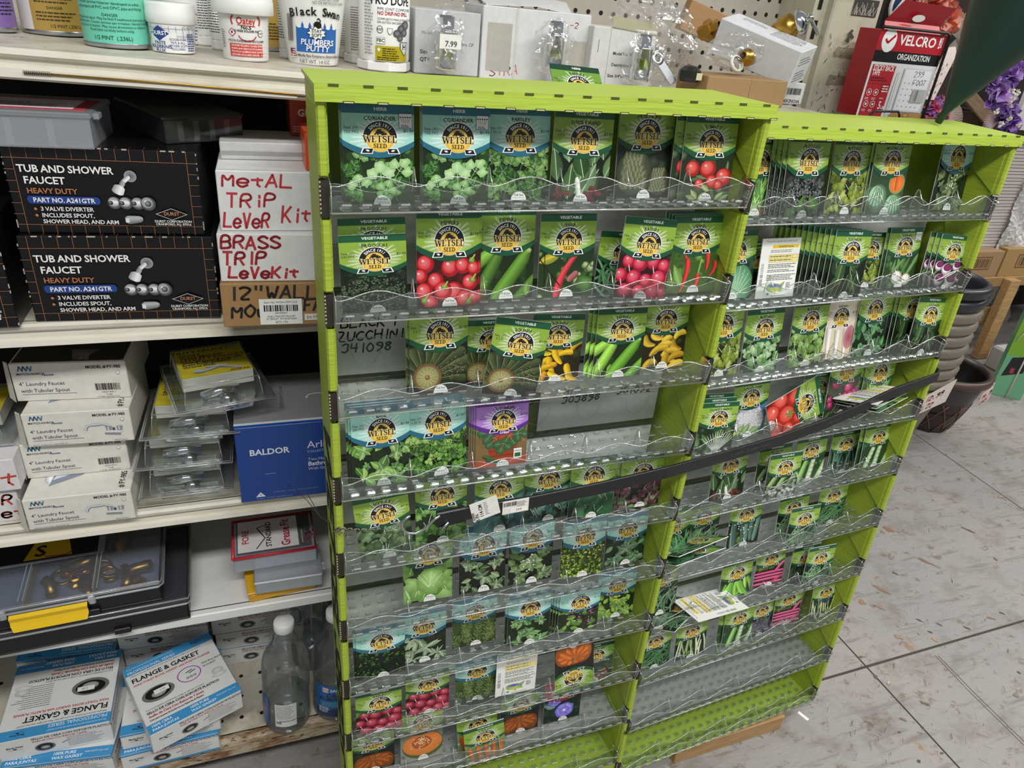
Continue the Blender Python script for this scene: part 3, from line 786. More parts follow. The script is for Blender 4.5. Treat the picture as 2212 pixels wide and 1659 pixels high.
def pumpkin(c, x, y, r, col='c46a28', n=11):
    k = K(col)
    for i in range(n):
        a = PI * (i / (n - 1)); w_ = r * .34
        c.ell(x + cos(a) * r * .72, y - .12 * r + sin(a) * r * .1, w_, r * .66, mixc(k, (1, .5, .1), .18), mixc(k, (0, 0, 0), .65), seg=14)
    for i in range(n):
        a = 2 * PI * i / n; bar(c, x + cos(a) * r * .12, y + r * .22 + sin(a) * r * .05, x + cos(a) * r * .9, y + sin(a) * r * .55, r * .3, col, hi=.08)
    bar(c, x, y + r * .2, x + 3, y + r * .42, r * .16, '6d5a35')
def art(kind, c, rg):
    G = dict
    if kind == 'coriander':
        A_herbs(c, rg, ['3f7a2c', '5f9a44', '2f5d22', '86b86a'], 26, (10, 18), '24401a'); lobed(c, rg, 2, 40, 27, 95, 'c5deb0', '8fbf78'); lobed(c, rg, 28, 50, 24, 60, 'bcdca2', '7fb266'); lobed(c, rg, -28, 26, 22, 100, 'b5d79b', '6fa556'); lobed(c, rg, 8, 20, 20, 70, 'a5cc8a', '5f9446')
    elif kind in ('parsley', 'parsley_italian'): A_herbs(c, rg, ['6aa33a', '8fc050', '4a7d28', '35601e', 'a5d068'] if kind == 'parsley_italian' else ['4a7d34', '6b9c4c', '2f5a24', '86b060'], 60, (12, 20), '14260e')
    elif kind == 'parsley_curled': A_frill(c, rg, ['2f5a26', '437333', '5c8c44', '1f3f1a'], 120, (3, 6), '0e1a0c', .75)
    elif kind == 'chard': A_leaf(c, rg, ['4d7340', '6b8f5c', '3b5f30', '86a878'], 16, (45, 70), (.2, .28), (60, 120), 'c9d8b8'); A_frill_low(c, rg, '7d2a2e')
    elif kind == 'artichoke':
        bg(c, '20281c', '161c14', rg, ['3b4a34'], 10)
        for x, y, r in ((-16, 40, 34), (30, 26, 22)):
            c.ell(x, y, r, r * 1.05, '6c7254', '33382a')
            for j in range(6):
                for k in range(6 - j // 3):
                    a = 200 + 140 * (k + (j % 2) * .5) / 5; rr = r * (.95 - j * .06)
                    leafshape(c, x + cos(R(a)) * rr * .55, y - r * .75 + j * r * .26, r * .55, r * .24, 90 + (x - x) + (k - 2.5) * -10, '8d9472', '4a5038', n=4)
    elif kind == 'cherry_tomato':
        bg(c, '2c3a24', '1c2618', rg, ['4a5c3a', '5f7050'], 14); leaves(c, rg, ['7c9468', '5d7550'], 12, (16, 30), (.1, .2))
        for x, y, r in ((-28, 56, 14), (2, 56, 16), (34, 42, 16), (12, 34, 12), (-12, 30, 9), (26, 28, 9)): ball(c, x, y, r, 'd8352c', 'ffd8d0')
        for k in range(6): leafshape(c, rg.uniform(-20, 40), rg.uniform(0, 20), 22, 5, rg.uniform(20, 160), 'c9d89a', '8aa05c')
    elif kind in ('broccoli', 'broccoli_hybrid'):
        A_frill(c, rg, ['2c3a26', '3a4a34', '24301f'] if kind == 'broccoli' else ['4a4f4c', '5b605d', '3a3f3c'], 60, (5, 9), '151c12')
        for k in range(420):
            x, y = rg.uniform(-50, 46), rg.uniform(0, 78); y = y if y < 74 - (x / 9) ** 2 * .8 else y * .6
            b = rg.choice(('5d7052', '495c42', '74876a') if kind == 'broccoli' else ('80868a', '656a6c', '9aa0a0')); c.ell(x, min(y, 76), 1.9, 1.9, b, mixc(K(b), (0, 0, 0), .7), seg=6); c.h -= c.dh * .9
        if kind == 'broccoli_hybrid': leaves(c, rg, ['5c8a3c', '3f6a2a'], 6, (24, 40), (.2, .3), lo=0, hi=20)
    elif kind == 'pimento':
        bg(c, '35130f', '35130f', rg, ['5a1812'], 10); pts = [(-36, 66, 14), (-20, 40, 13), (4, 60, 15), (24, 62, 13), (42, 58, 11), (-38, 24, 14), (10, 22, 16), (36, 36, 13), (-8, 24, 15), (28, 10, 15), (-28, 6, 12), (44, 12, 11), (-44, 48, 11)]
        for x, y, r in pts: ball(c, x, y, r, 'd5262f', 'ffe2e2')
        for x, y in ((4, 72), (40, 40), (-6, 30), (-38, 10), (34, 6), (38, 70)): frill(c, x, y, 6, 'a8bf5c', '5f7d2f', rg, 9); bar(c, x, y, x + 6, y + 9, 3, '8fae4a')
    elif kind in ('zucchini', 'zucchini_bright'):
        b = ['4f7a20', '689832', '3f6618'] if kind == 'zucchini' else ['6fa530', '86b840', '5a9024']
        bg(c, '1f3312', '14220c', rg, ['2f4a1c'], 8)
        for x0, y0, x1, y1, w_ in ((-60, 50, -5, 90, 22), (-48, 4, -8, 78, 24), (-20, -6, 40, 76, 27), (16, -10, 60, 40, 20), (-60, -4, -30, 30, 20)): bar(c, x0, y0, x1, y1, w_, rg.choice(b), w_ * .8, .4)
        frill(c, 40, 78, 6, 'b5cf86', '7d9a4a', rg, 7); leaves(c, rg, ['8fbf54'], 3, (16, 24), (.2, .3), lo=0, hi=20)
    elif kind == 'okra':
        bg(c, '24401a', '1a2f12', rg, ['5f8c3a', '86b04f', '3f6a26', 'cfe0a0'], 22, (5, 12)); leafshape(c, -50, 62, 46, 9, 20, 'e8c93a', '8a9a2c')
        bar(c, -18, -6, 22, 80, 17, 'b8303a', 8, .35, 8); bar(c, 4, 28, 22, 44, 12, '9c5a5c'); frill(c, 36, 22, 20, '6b9a4a', '33552a', rg); c.line([(-50, 70), (-10, 20)], 2, '2a1c10'); c.line([(-40, 80), (-38, 10)], 1.5, '2a1c10')
    elif kind in ('radish', 'radish_deep'):
        A_balls(c, rg, 'c91f40', 0, (1, 2), '2a1015'); pts = [(-30, 68, 13), (-8, 64, 15), (18, 68, 14), (40, 62, 13), (-42, 42, 13), (-16, 38, 15), (34, 38, 17), (8, 34, 13), (-30, 14, 14), (-2, 12, 14), (26, 12, 16), (46, 12, 12)]
        for x, y, r in pts: ball(c, x, y, r, 'cc1f42' if kind == 'radish' else 'b01c3c', 'ffc8d4')
        for x, y, r in pts[::2]: bar(c, x, y - r * .5, x + 4, y - r * 1.5, 2, 'e8a8b5')
    elif kind == 'cayenne':
        bg(c, '4a6a2a', '35501f', rg, ['6f9a40', '8fb85a', '2f4a1c'], 16); leaves(c, rg, ['9cc86a', '6f9a44'], 5, (30, 50), (.14, .22), (40, 140))
        for x0, y0, x1, y1, w_ in ((-40, 90, -16, 62, 11), (-14, 66, -24, 0, 13), (20, 92, 26, 40, 14), (10, 36, -2, -4, 12), (44, 60, 34, 30, 12)): bar(c, x0, y0, x1, y1, w_, 'c42a2a', 4, .35, 4)
        bar(c, 14, 66, 10, 36, 4, '7fa84a')
    elif kind == 'buttercup':
        bg(c, '221c14', '14100c', rg, ['3a3020'], 6); c.ell(-4, 44, 58, 48, '3d4a2c', '161c12'); rgn = range(9)
        for k in range(12): a = R(-30 + 21 * k); bar(c, -17 + cos(a) * 14, 32 + sin(a) * 12, -4 + cos(a) * 60, 46 + sin(a) * 48, 15, ('35431f', '2c381c', '404d26')[k % 3], 24, .25, 5)
        for k in range(12): a = R(-20 + 21 * k); c.line([(-17 + cos(a) * 20, 32 + sin(a) * 18), (-8 + cos(a) * 46, 42 + sin(a) * 40)], 1.1, '77794a')
        for k in range(70): c.ell(rg.gauss(28, 12), rg.gauss(40, 10), .9, .7, 'a39a74', seg=5); c.h -= c.dh * .9
        c.ell(-20, 28, 25, 24, 'b58f5c', '6b4f30'); c.ell(-20, 28, 20, 19, 'cdbf86', '8a8a58')
        for k in range(14): a = R(k * 26); c.line([(-20, 28), (-20 + 19 * cos(a), 28 + 18 * sin(a))], .8, '7d7a4c')
        ball(c, -20, 28, 4, '8f6d42', 'd8c08a')
    elif kind in ('straightneck', 'crookneck'):
        k_ = ['e8b418', 'f0c428', 'd89c10'] if kind == 'straightneck' else ['c9a42c', 'd6b438', 'b58f20']
        bg(c, '2a2312', '1c180c', rg, ['3a4a1c'], 6)
        for k in range(15):
            x, y = rg.uniform(-46, 46), 84 - k * 6; a = R(rg.choice((30, 60, 110, 150, 20)) + rg.uniform(-15, 15)); l = rg.uniform(30, 46)
            bar(c, x - cos(a) * l / 2, y - sin(a) * l / 2, x + cos(a) * l / 2, y + sin(a) * l / 2, 9, rg.choice(k_), 19 if kind == 'crookneck' else 15, .16, 7 if kind == 'crookneck' else 3)
    elif kind in ('basil', 'basil_dark', 'basil_sweet'):
        cols = {'basil': ['8fc458', 'a8d872', '6fa843', '5a9038'], 'basil_dark': ['8aa878', '6b8c5c', 'a9c290', '4a6a3c'], 'basil_sweet': ['6fa858', '8cc070', '4f8a42', 'a5cf8a']}[kind]
        A_leaf(c, rg, cols, 16, (20, 32), (.22, .3), None, 'cfe6a8', '1c2c14' if kind != 'basil_dark' else '15170f')
        for x, y, s in ((2, 30, 30), (26, 60, 22), (-30, 66, 24), (30, 10, 24)):
            cluster(c, rg, x, y, s, cols, 8, .3, 'cfe6a8')
        for k in range(5): cluster(c, rg, rg.uniform(-45, 45), rg.uniform(5, 80), rg.uniform(12, 20), cols, 6, .3)
    elif kind == 'urban_cucumber':
        bg(c, '8a5a3a', '6d7a4a', rg, ['b07a4a', '5f6f3f'], 12); c.poly([(-28, 70), (34, 70), (26, 10), (-22, 10)], '9c3f22'); c.rect(-30, 62, 36, 72, 'b34a28'); c.rect(-26, 34, 32, 36, '7d2f18'); c.rect(-26, 22, 32, 24, '7d2f18')
        c.poly([(-50, 0), (50, 0), (50, 18), (-50, 14)], 'b5482c')
        for x, y, s, a in ((-10, 62, 30, 220), (14, 66, 30, 300), (30, 70, 24, 340), (-20, 74, 30, 170), (4, 50, 26, 250)): lobed(c, rg, x, y, s, a, '4f7a4c', '2a4a2c')
        bar(c, -36, 26, -10, 12, 9, '3b5a34'); bar(c, -30, 16, 2, 6, 9, '33502c')
    elif kind in ('lettuce', 'lettuce_green', 'iceberg', 'red_lettuce', 'kale', 'collard_blue', 'head_cabbage', 'mustard', 'mustard_old', 'endive'):
        cols = {'lettuce': ['6f8a5a', '8aa878', '56704a'], 'lettuce_green': ['5f9a3c', '7fb858', '467a2c', '9acb70'], 'iceberg': ['8fc060', 'a9d27c', '79a84c'], 'red_lettuce': ['8a5a62', 'a87a80', '6a4048', '8fa06a'], 'kale': ['3f6a5c', '5a8576', '2c5044', '7aa595'], 'collard_blue': ['4a7a78', '6a9a98', '386060'], 'head_cabbage': ['3f7a4c', '5f9a68', '2c5a38'], 'mustard': ['8aa03a', 'a5b84f', '5f7028', 'c5d070'], 'mustard_old': ['8fc07a', 'a9d494', '6a9a58', 'c2e2ae'], 'endive': ['9cc46a', 'b5d786', '78a04c']}[kind]
        A_frill(c, rg, cols, 70 if kind not in ('iceberg', 'head_cabbage', 'collard_blue') else 26, (7, 14) if kind not in ('iceberg', 'collard_blue', 'head_cabbage') else (16, 30), '1c2a18', .5)
        for k in range(10):
            x, y = rg.uniform(-40, 40), rg.uniform(5, 70); c.line([(x, y), (x + rg.uniform(-14, 14), y + rg.uniform(8, 24))], 1.1, mixc(K(cols[1]), (1, 1, 1), .45))
        if kind == 'iceberg': frill(c, 4, 44, 34, 'b8dc8c', '6f9a48', rg, 22, .25); [c.line([(4 + rg.uniform(-6, 6), 30), (4 + rg.uniform(-28, 28), 44 + rg.uniform(0, 24))], .9, 'cfeaa8') for k in range(9)]
    elif kind == 'thyme': bg(c, '3a4a1c', '2a3614', rg, ['5a6f2c'], 8); leaves(c, rg, ['7d9a3c', '9cb84f', '5f7a2c', 'b5c868'], 260, (5, 9), (.25, .35)); leaves(c, rg, ['b8e060'], 20, (7, 11), (.3, .4), lo=0, hi=24)
    elif kind in ('mint', 'lemon_balm', 'lemon_mint', 'spinach', 'catnip'):
        cols = {'mint': ['5f8a58', '79a472', '3f6a40'], 'lemon_balm': ['6f8a4c', '8fa868', '4c6a34'], 'lemon_mint': ['8fc03c', 'a9d650', '6f9f2c'], 'spinach': ['4a8a4c', '5fa05f', '2f6a34', '76b474'], 'catnip': ['7a9a58', '98b878', '56743c']}[kind]
        A_leaf(c, rg, cols, 20, (18, 30), (.28, .38), None, None, '1a2a18' if kind != 'catnip' else '12180e')
        for x, y, s in ((0, 44, 30), (-24, 14, 26), (28, 16, 26)):
            cluster(c, rg, x, y, s, cols, 10, .3, mixc(K(cols[1]), (1, 1, 1), .2))
        for k in range(6): cluster(c, rg, rg.uniform(-45, 45), rg.uniform(5, 80), rg.uniform(12, 22), cols, 7, .3)
        if kind in ('lemon_balm', 'catnip'): [c.ell(rg.gauss(0, 8), rg.gauss(50, 8), 2, 1.6, 'f2efe6', seg=7) for k in range(12)]
        if kind == 'lemon_mint': [c.ell(rg.gauss(0, 5), rg.gauss(60, 5), 3, 3, 'e8d83c', 'b5b82c', seg=8) for k in range(7)]
    elif kind in ('rosemary', 'chives', 'garlic_chives'):
        if kind == 'rosemary':
            bg(c, '1f2c12', '4a6028', rg, ['6b8a3a', '8faa58', '2c3a18'], 16)
            for k in range(11):
                x, y = -46 + k * 9, rg.uniform(-6, 20); a = R(rg.uniform(60, 112))
                for j in range(26):
                    t = j * 2.7; q = (j % 2 * 2 - 1) * rg.uniform(28, 60); leafshape(c, x + cos(a) * t, y + sin(a) * t, rg.uniform(10, 16), 1.5, math.degrees(a) - q, rg.choice(('9cb864', '7d9a4c', 'b8cc84')), '2c4018', n=3); c.h -= c.dh * .8
        else:
            bg(c, '35552c', '2a4522', rg, ['5a7a3f'], 10); [bar(c, rg.uniform(-20, 20), -4, rg.uniform(-50, 50), 92, 3, rg.choice(('7fae5c', '9cc874', '5f8f44'))) for k in range(34)]; [c.ell(rg.gauss(18, 8), rg.gauss(10, 6), 3, 2.5, 'c05a3c', '7d2a20', seg=7) for k in range(12)]
    elif kind == 'sage': A_leaf(c, rg, ['a8bf9a', 'c0d4b0', '86a078'], 12, (30, 44), (.14, .2), None, 'd5e2c8', '232a18'); [cluster(c, rg, x, y, q, ['a8bf98', 'b8cfa6', '8aa87c'], 8, .17, 'dce8d0') for x, y, q in ((-30, 64, 30), (6, 40, 44), (30, 16, 30), (-24, 12, 28))]
    elif kind == 'thai_basil':
        A_leaf(c, rg, ['8fbf58', 'a9d272', '6f9f44'], 22, (18, 28), (.26, .34), None, None, '2c3a1c')
        for x, y in ((-20, 62), (24, 34), (-4, 46), (34, 66)):
            for k in range(26): c.ell(x + rg.gauss(0, 7), y + rg.gauss(0, 6), 2, 1.6, rg.choice(('5a2a4a', '7d3f68', '3a1a30', 'b58aa8')), seg=6)
    elif kind in ('pumpkin', 'pumpkin_dark'): bg(c, '1c1a14', '101010', rg, ['2c3a1c', '24301a'], 8); pumpkin(c, 2, 34, 44, 'd8701c' if kind == 'pumpkin' else 'b05a16')
    elif kind == 'cantaloupe':
        bg(c, '9a9a92', '5f6a4a', rg, ['4a5a34'], 6); c.ell(4, 40, 50, 36, '8a9a58', '4a5a30'); c.ell(2, 44, 47, 31, 'e8924a', 'd87a34'); c.ell(0, 48, 24, 17, 'c9682c', 'a84f20')
        for k in range(60): c.ell(rg.gauss(0, 10), rg.gauss(50, 7), 2.4, 1, rg.choice(('f0d8a8', 'e0b878')), rot=rg.uniform(0, 180), seg=6); c.h -= c.dh * .9
    elif kind == 'muskmelon':
        bg(c, '3f5a3a', '2a3f26', rg, ['5a7a4c'], 8)
        for x, y, r in ((-24, 32, 27), (26, 14, 27)):
            ball(c, x, y, r, '9cc8a0', 'eaf6e6', '4a6a4c')
            for k in range(5): bar(c, x + (k - 2) * r * .12, y + r * .9, x + (k - 2) * r * .42, y - r * .85, 2.2, '3f6a4c')
        c.ell(26, 60, 23, 21, 'c9b888', '7d8a58'); c.ell(26, 60, 19, 17, 'f08a3c', 'e07028'); bar(c, 26, 76, 26, 46, 8, 'c95a20')
    elif kind == 'morning_glory':
        bg(c, '14241c', '0c1814', rg, ['24402c', '2c5038'], 16); leaves(c, rg, ['7fa8a0', '5f8a80'], 3, (30, 40), (.3, .4), lo=40)
        for x, y, r in ((6, 34, 27), (-22, 74, 20)):
            frill(c, x, y, r, 'f0e6ff', '5a5fd8', rg, 26, .12); c.ell(x, y, r * .55, r * .55, 'b8a8f0', '6a6ae0'); c.ell(x, y, 4, 4, 'fff6e0', 'f2d8f0')
            for k in range(5): a = R(k * 72 + 10); bar(c, x + cos(a) * 4, y + sin(a) * 4, x + cos(a) * r * .9, y + sin(a) * r * .9, 3, '8a5ad8')
    elif kind == 'cabbage':
        bg(c, '24402c', '1a3020', rg, ['3f6a4a'], 8); c.ell(2, 30, 50, 48, '8fc09a', '4f8a62')
        for k in range(9):
            a = R(20 + 17 * k); x, y = 2 + cos(a) * 46, 26 + sin(a) * 46; c.line([(2, -10), ((2 + x) / 2 + 4, (y - 10) / 2 + 6), (x, y)], 1, 'c5e2c8')
            for j in range(3): t = .3 + j * .2; c.line([(2 + (x - 2) * t, -10 + (y + 10) * t), (2 + (x - 2) * t + 12 * sin(a), -10 + (y + 10) * t + 9)], .5, 'b5d8ba')
    elif kind == 'collards': A_leaf(c, rg, ['33502c', '46683a', '26401f'], 14, (44, 66), (.2, .3), (30, 130), '9ab07a', '10180c'); [c.line([(-40 + 14 * k, 0), (-20 + 12 * k, 50)], 1, '8fa872') for k in range(5)]
    elif kind == 'turnip_white':
        bg(c, '2c4a24', '1c3318', rg, ['4a7a3a', '6b9a54'], 14); leaves(c, rg, ['5f9048', '7fae64'], 12, (34, 56), (.08, .14), (40, 140), lo=20, hi=50); ball(c, -6, 24, 17, 'f0ebe0', 'ffffff', 'a8a08c'); ball(c, 24, 18, 15, 'ece6d8', 'ffffff', '9c9480'); bar(c, -6, 8, -10, -6, 4, 'e0d8c8')
    elif kind == 'turnip_purple':
        bg(c, '24301c', '18220f', rg, ['3f5a2c'], 8); leaves(c, rg, ['7da858', '9cc074'], 8, (40, 60), (.06, .1), (10, 60), lo=20, hi=60)
        for x, y, r in ((-34, 60, 14), (-6, 52, 17), (26, 62, 14), (-24, 22, 17), (16, 22, 20), (42, 30, 12)): ball(c, x, y, r, 'f0e8ec', 'ffffff', 'a08a98'); c.ell(x + r * .15, y + r * .3, r * .85, r * .62, '8a2f6a', '6a2050')
    elif kind == 'daikon': c.rect(-50, 0, 50, 96, 'd8c8a8', col2='e8dcc4'); [bar(c, x, 84, x + 6, -2, 20, 'f2e6d0', 8, .3) for x in (-30, -4, 22)]; c.ell(36, 50, 16, 30, 'a04a5c', 'c98a90'); c.ell(-40, 10, 14, 10, '5a4a34', '8a7a5c')
    elif kind == 'cauliflower':
        bg(c, '4a6a4c', '5f7ab0', rg, ['6f9a5c', '8fae74'], 10); c.ell(4, 42, 42, 40, 'e8e6ea', 'a8a4b0')
        for k in range(120): a, q = rg.uniform(0, 2 * PI), 38 * rg.random() ** .5; c.ell(4 + q * cos(a), 42 + q * sin(a) * .95, 4.5, 4, 'f6f4f6', 'c2bec8', seg=8); c.h -= c.dh * .9
        leaves(c, rg, ['86b06a', 'a9cc8a'], 6, (26, 40), (.25, .35), lo=0, hi=10); ball(c, -34, 12, 6, 'd8e04a')
    elif kind in ('tomato', 'tomato_back'):
        bg(c, '5a1410', '7d1a14', rg, ['a82a20'], 8)
        for x, y, r in ((-30, 76, 22), (20, 78, 24), (-40, 36, 22), (2, 44, 26), (38, 40, 20), (-20, 8, 24), (24, 8, 26)): ball(c, x, y, r, 'e03a28', 'ffd8c8')
        for x, y in ((2, 56), (-32, 84)): [leafshape(c, x, y, 16, 2, k * 60 + 10, '8fb04a', '5a7d2a') for k in range(6)]
    elif kind == 'beet': A_balls(c, rg, 'a81c5c', 14, (10, 15), '24301c', 4, 'ffc0e0'); [c.line([(rg.uniform(-40, 40), rg.uniform(0, 70)), (rg.uniform(-40, 40), rg.uniform(0, 70))], .8, 'e8a8c0') for k in range(8)]
    elif kind in ('lima', 'lima_white'):
        bg(c, '2c4a2a', '24381f', rg, ['4a7a3c', '6a9a54'], 10)
        for x, a, l in ((-28, 75, 80), (4, 82, 84), (34, 70, 76)):
            q = R(a); bar(c, x - cos(q) * 8, -4, x + cos(q) * l, sin(q) * l, 20, '7fae5c', 16, .35)
            if x > -10 or kind == 'lima_white':
                for k in range(5): t = 10 + k * 14; c.ell(x + cos(q) * t, sin(q) * t - 2, 8, 6.5, 'eef2e4', 'b5c8a8', rot=a, seg=12)
    elif kind == 'lima_loose':
        bg(c, '3f4a34', '2c3a24', rg, ['5a7a44'], 8); [ball(c, rg.uniform(-46, 46), rg.uniform(0, 52), 6, 'd8dcd0', 'ffffff', '8a8f80') for k in range(42)]; [bar(c, x, 40, x + 26, 84, 15, '8aa86a') for x in (-44, -14, 16)]
    elif kind in ('beans', 'garden_beans', 'beans_dark', 'beans_yellow', 'purple_beans', 'pole_beans'):
        cols = {'beans': ['5f9a6a', '79b082', '4a8054'], 'garden_beans': ['6a9a6c', '86b485', '9cc496', '547f56'], 'beans_dark': ['2c4a30', '3f6042', '1f3824'], 'beans_yellow': ['6f9070', '8aa888', '5a7a5c'], 'purple_beans': ['6a5f78', '857a92', '4f465c'], 'pole_beans': ['4f8450', '6ba06a', '3a6a3c']}[kind]
        A_bars(c, rg, [mixc(K(q), (0, .02, 0), .3) for q in cols], 34, (4.5, 6), (30, 150) if kind != 'beans_dark' else (70, 110), (50, 80), '101c12', 3, (-14, 14))
    elif kind == 'cucumber': A_bars(c, rg, ['4a6a5c', '5f8070', '3a5648'], 6, (13, 16), (82, 96), (80, 96), '141c14', 4, (-2, 2)); [c.ell(rg.uniform(-50, 50), rg.uniform(40, 90), 2, 2, 'eef0ea', seg=6) for k in range(20)]
    elif kind in ('asparagus', 'asparagus_dark', 'asparagus_pods'):
        cols = {'asparagus': ['b8c89a', 'd0dab4', '94a878'], 'asparagus_dark': ['3f6a5c', '547f70', '2c5044'], 'asparagus_pods': ['b5bf7a', 'cdd498', '8f9a58']}[kind]
        bgc = '1c2c44' if kind == 'asparagus_pods' else '1a2a1a'
        A_bars(c, rg, cols, 13, (4, 6), (76, 104), (70, 96), bgc, 6, (-5, 5))
        if kind == 'asparagus_pods': [c.ell(rg.uniform(-50, 50), rg.uniform(50, 90), 8, 5, '3f6aa8', bgc, seg=8) for k in range(5)]
    elif kind == 'peas': A_bars(c, rg, ['6fa83c', '8fc454', '5a8f30', 'a5d468'], 12, (10, 14), (60, 120), (60, 86), '24401a', 6)
    elif kind == 'rhubarb':
        bg(c, '2c1418', '1c0c10', rg, ['3a1a20'], 6); A = [('d84a78', y) for y in (52, 40, 28, 12)]
        for k, (b, y) in enumerate(A): bar(c, -54, y + 4, 54, y - 4, 9, b, 9, .45)
        [frill(c, rg.gauss(-10, 20), rg.gauss(74, 6), 13, '8a9a3c', '4a5a20', rg) for k in range(9)]; bar(c, 20, 50, 54, 90, 10, 'e05a84'); bar(c, 0, 6, 54, 30, 7, 'c83a68')
    elif kind == 'chinese_cabbage': bg(c, '2c3f26', '1c2c18', rg, ['4a6a3a', '5f8050'], 10); leaves(c, rg, ['5f8a4c', '7da868'], 8, (30, 44), (.2, .3), (40, 140), lo=0, hi=40); [bar(c, 6, 4, 6 + (k - 6) * 7, 70 - abs(k - 7) * 3, 3, 'eceee0', 1, .3) for k in range(14)]
    elif kind == 'carrot': bg(c, '5a7a44', '7d9a5f', rg, ['8fae6c', 'c8d8b8'], 10); [bar(c, -40 + k * 20, 70, -30 + k * 16, -6, 16, 'd8681c', 6, .1) for k in range(5)]; leaves(c, rg, ['6f9a4a'], 6, (20, 30), (.1, .2), lo=56)
    elif kind == 'butterfly_mix': bg(c, '2c3f26', '1c2c18', rg, ['4a6a3a'], 10); [frill(c, rg.uniform(-40, 40), rg.uniform(0, 60), 6, 'e89a7a', 'b04a4a', rg) for k in range(10)]
def A_frill_low(c, rg, col):
    for k in range(26):
        x = rg.choice((-34, 24)) + rg.gauss(0, 8); frill(c, x, rg.gauss(12, 7), 5, col, mixc(K(col), (0, 0, 0), .5), rg, 8)
    bar(c, -6, 40, 2, -4, 9, 'dfe8d0')
SER = {'W': ([((1, 10), (4, 0), 2.1), ((4, 0), (6.6, 9), 1.1), ((6.6, 9), (9, 0), 2.1), ((9, 0), (11.6, 10), 1.1), ((-.6, 9.7), (3, 9.7), .8), ((10, 9.7), (13, 9.7), .8)], 13), 'E': ([((1.6, 0), (1.6, 10), 2.1), ((0, 9.6), (6, 9.6), .9), ((1, 5.2), (4.6, 5.2), .8), ((0, .4), (6.4, .4), .9), ((5.9, 9.9), (5.9, 7.4), .8), ((6.3, 0), (6.3, 2.8), .8)], 7.6), 'T': ([((4, 0), (4, 10), 2.1), ((0, 9.6), (8, 9.6), .9), ((.3, 10), (.3, 7.2), .7), ((7.7, 10), (7.7, 7.2), .7), ((2.2, .4), (5.8, .4), .8)], 8.6), 'L': ([((1.6, 0), (1.6, 10), 2.1), ((0, 9.6), (3.4, 9.6), .8), ((0, .4), (6.2, .4), .9), ((6.1, 0), (6.1, 3), .8)], 7.2), 'S': ([((6, 7.4), (5.4, 9.3), 1.2), ((5.4, 9.3), (3.2, 9.7), 1.3), ((3.2, 9.7), (1.2, 8.8), 1.5), ((1.2, 8.8), (1.1, 7), 1.8), ((1.1, 7), (2.6, 5.6), 1.9), ((2.6, 5.6), (5, 4.4), 2), ((5, 4.4), (5.9, 2.8), 1.9), ((5.9, 2.8), (5.2, 1), 1.6), ((5.2, 1), (3.2, .3), 1.3), ((3.2, .3), (1.2, .8), 1.2), ((1.2, .8), (.6, 2.8), 1.2)], 7.6), 'D': ([((1.6, 0), (1.6, 10), 2.1), ((0, 9.6), (4, 9.6), .8), ((0, .4), (4, .4), .8), ((4, 9.6), (6.6, 7.6), 1.6), ((6.6, 7.6), (7.2, 5), 2), ((7.2, 5), (6.6, 2.4), 2), ((6.6, 2.4), (4, .4), 1.6)], 9)}
def serif(c, t, x, y, h, col, grow=0):
    w_ = sum(SER[q][1] for q in t) * h / 10; cx = x - w_ / 2; k = h / 10
    for q in t:
        for a, b, lw in SER[q][0]:
            c.line([(cx + a[0] * k, y + a[1] * k), (cx + b[0] * k, y + b[1] * k)], lw * k + grow, col, True); c.h -= c.dh * .95
        cx += SER[q][1] * k
    c.up()
HEAD = {'herb': ('2f6e86', 'a3d8cc', '2a6a80', 'e2f4ee'), 'veg': ('1d5636', '8cae40', '1c5236', 'dcedb4'), 'urban': ('6a2f96', 'b07fd0', '5f2a8c', 'eadcf6'), 'flower': ('b02c48', 'd85068', 'b02c48', 'f6d0d8'), 'pale': ('ddd2c0', 'd9ccb2', 'e2d8c4', 'f2ecdc'), 'dark': ('18402c', '6f9a3a', '18402c', 'cfe0a8')}
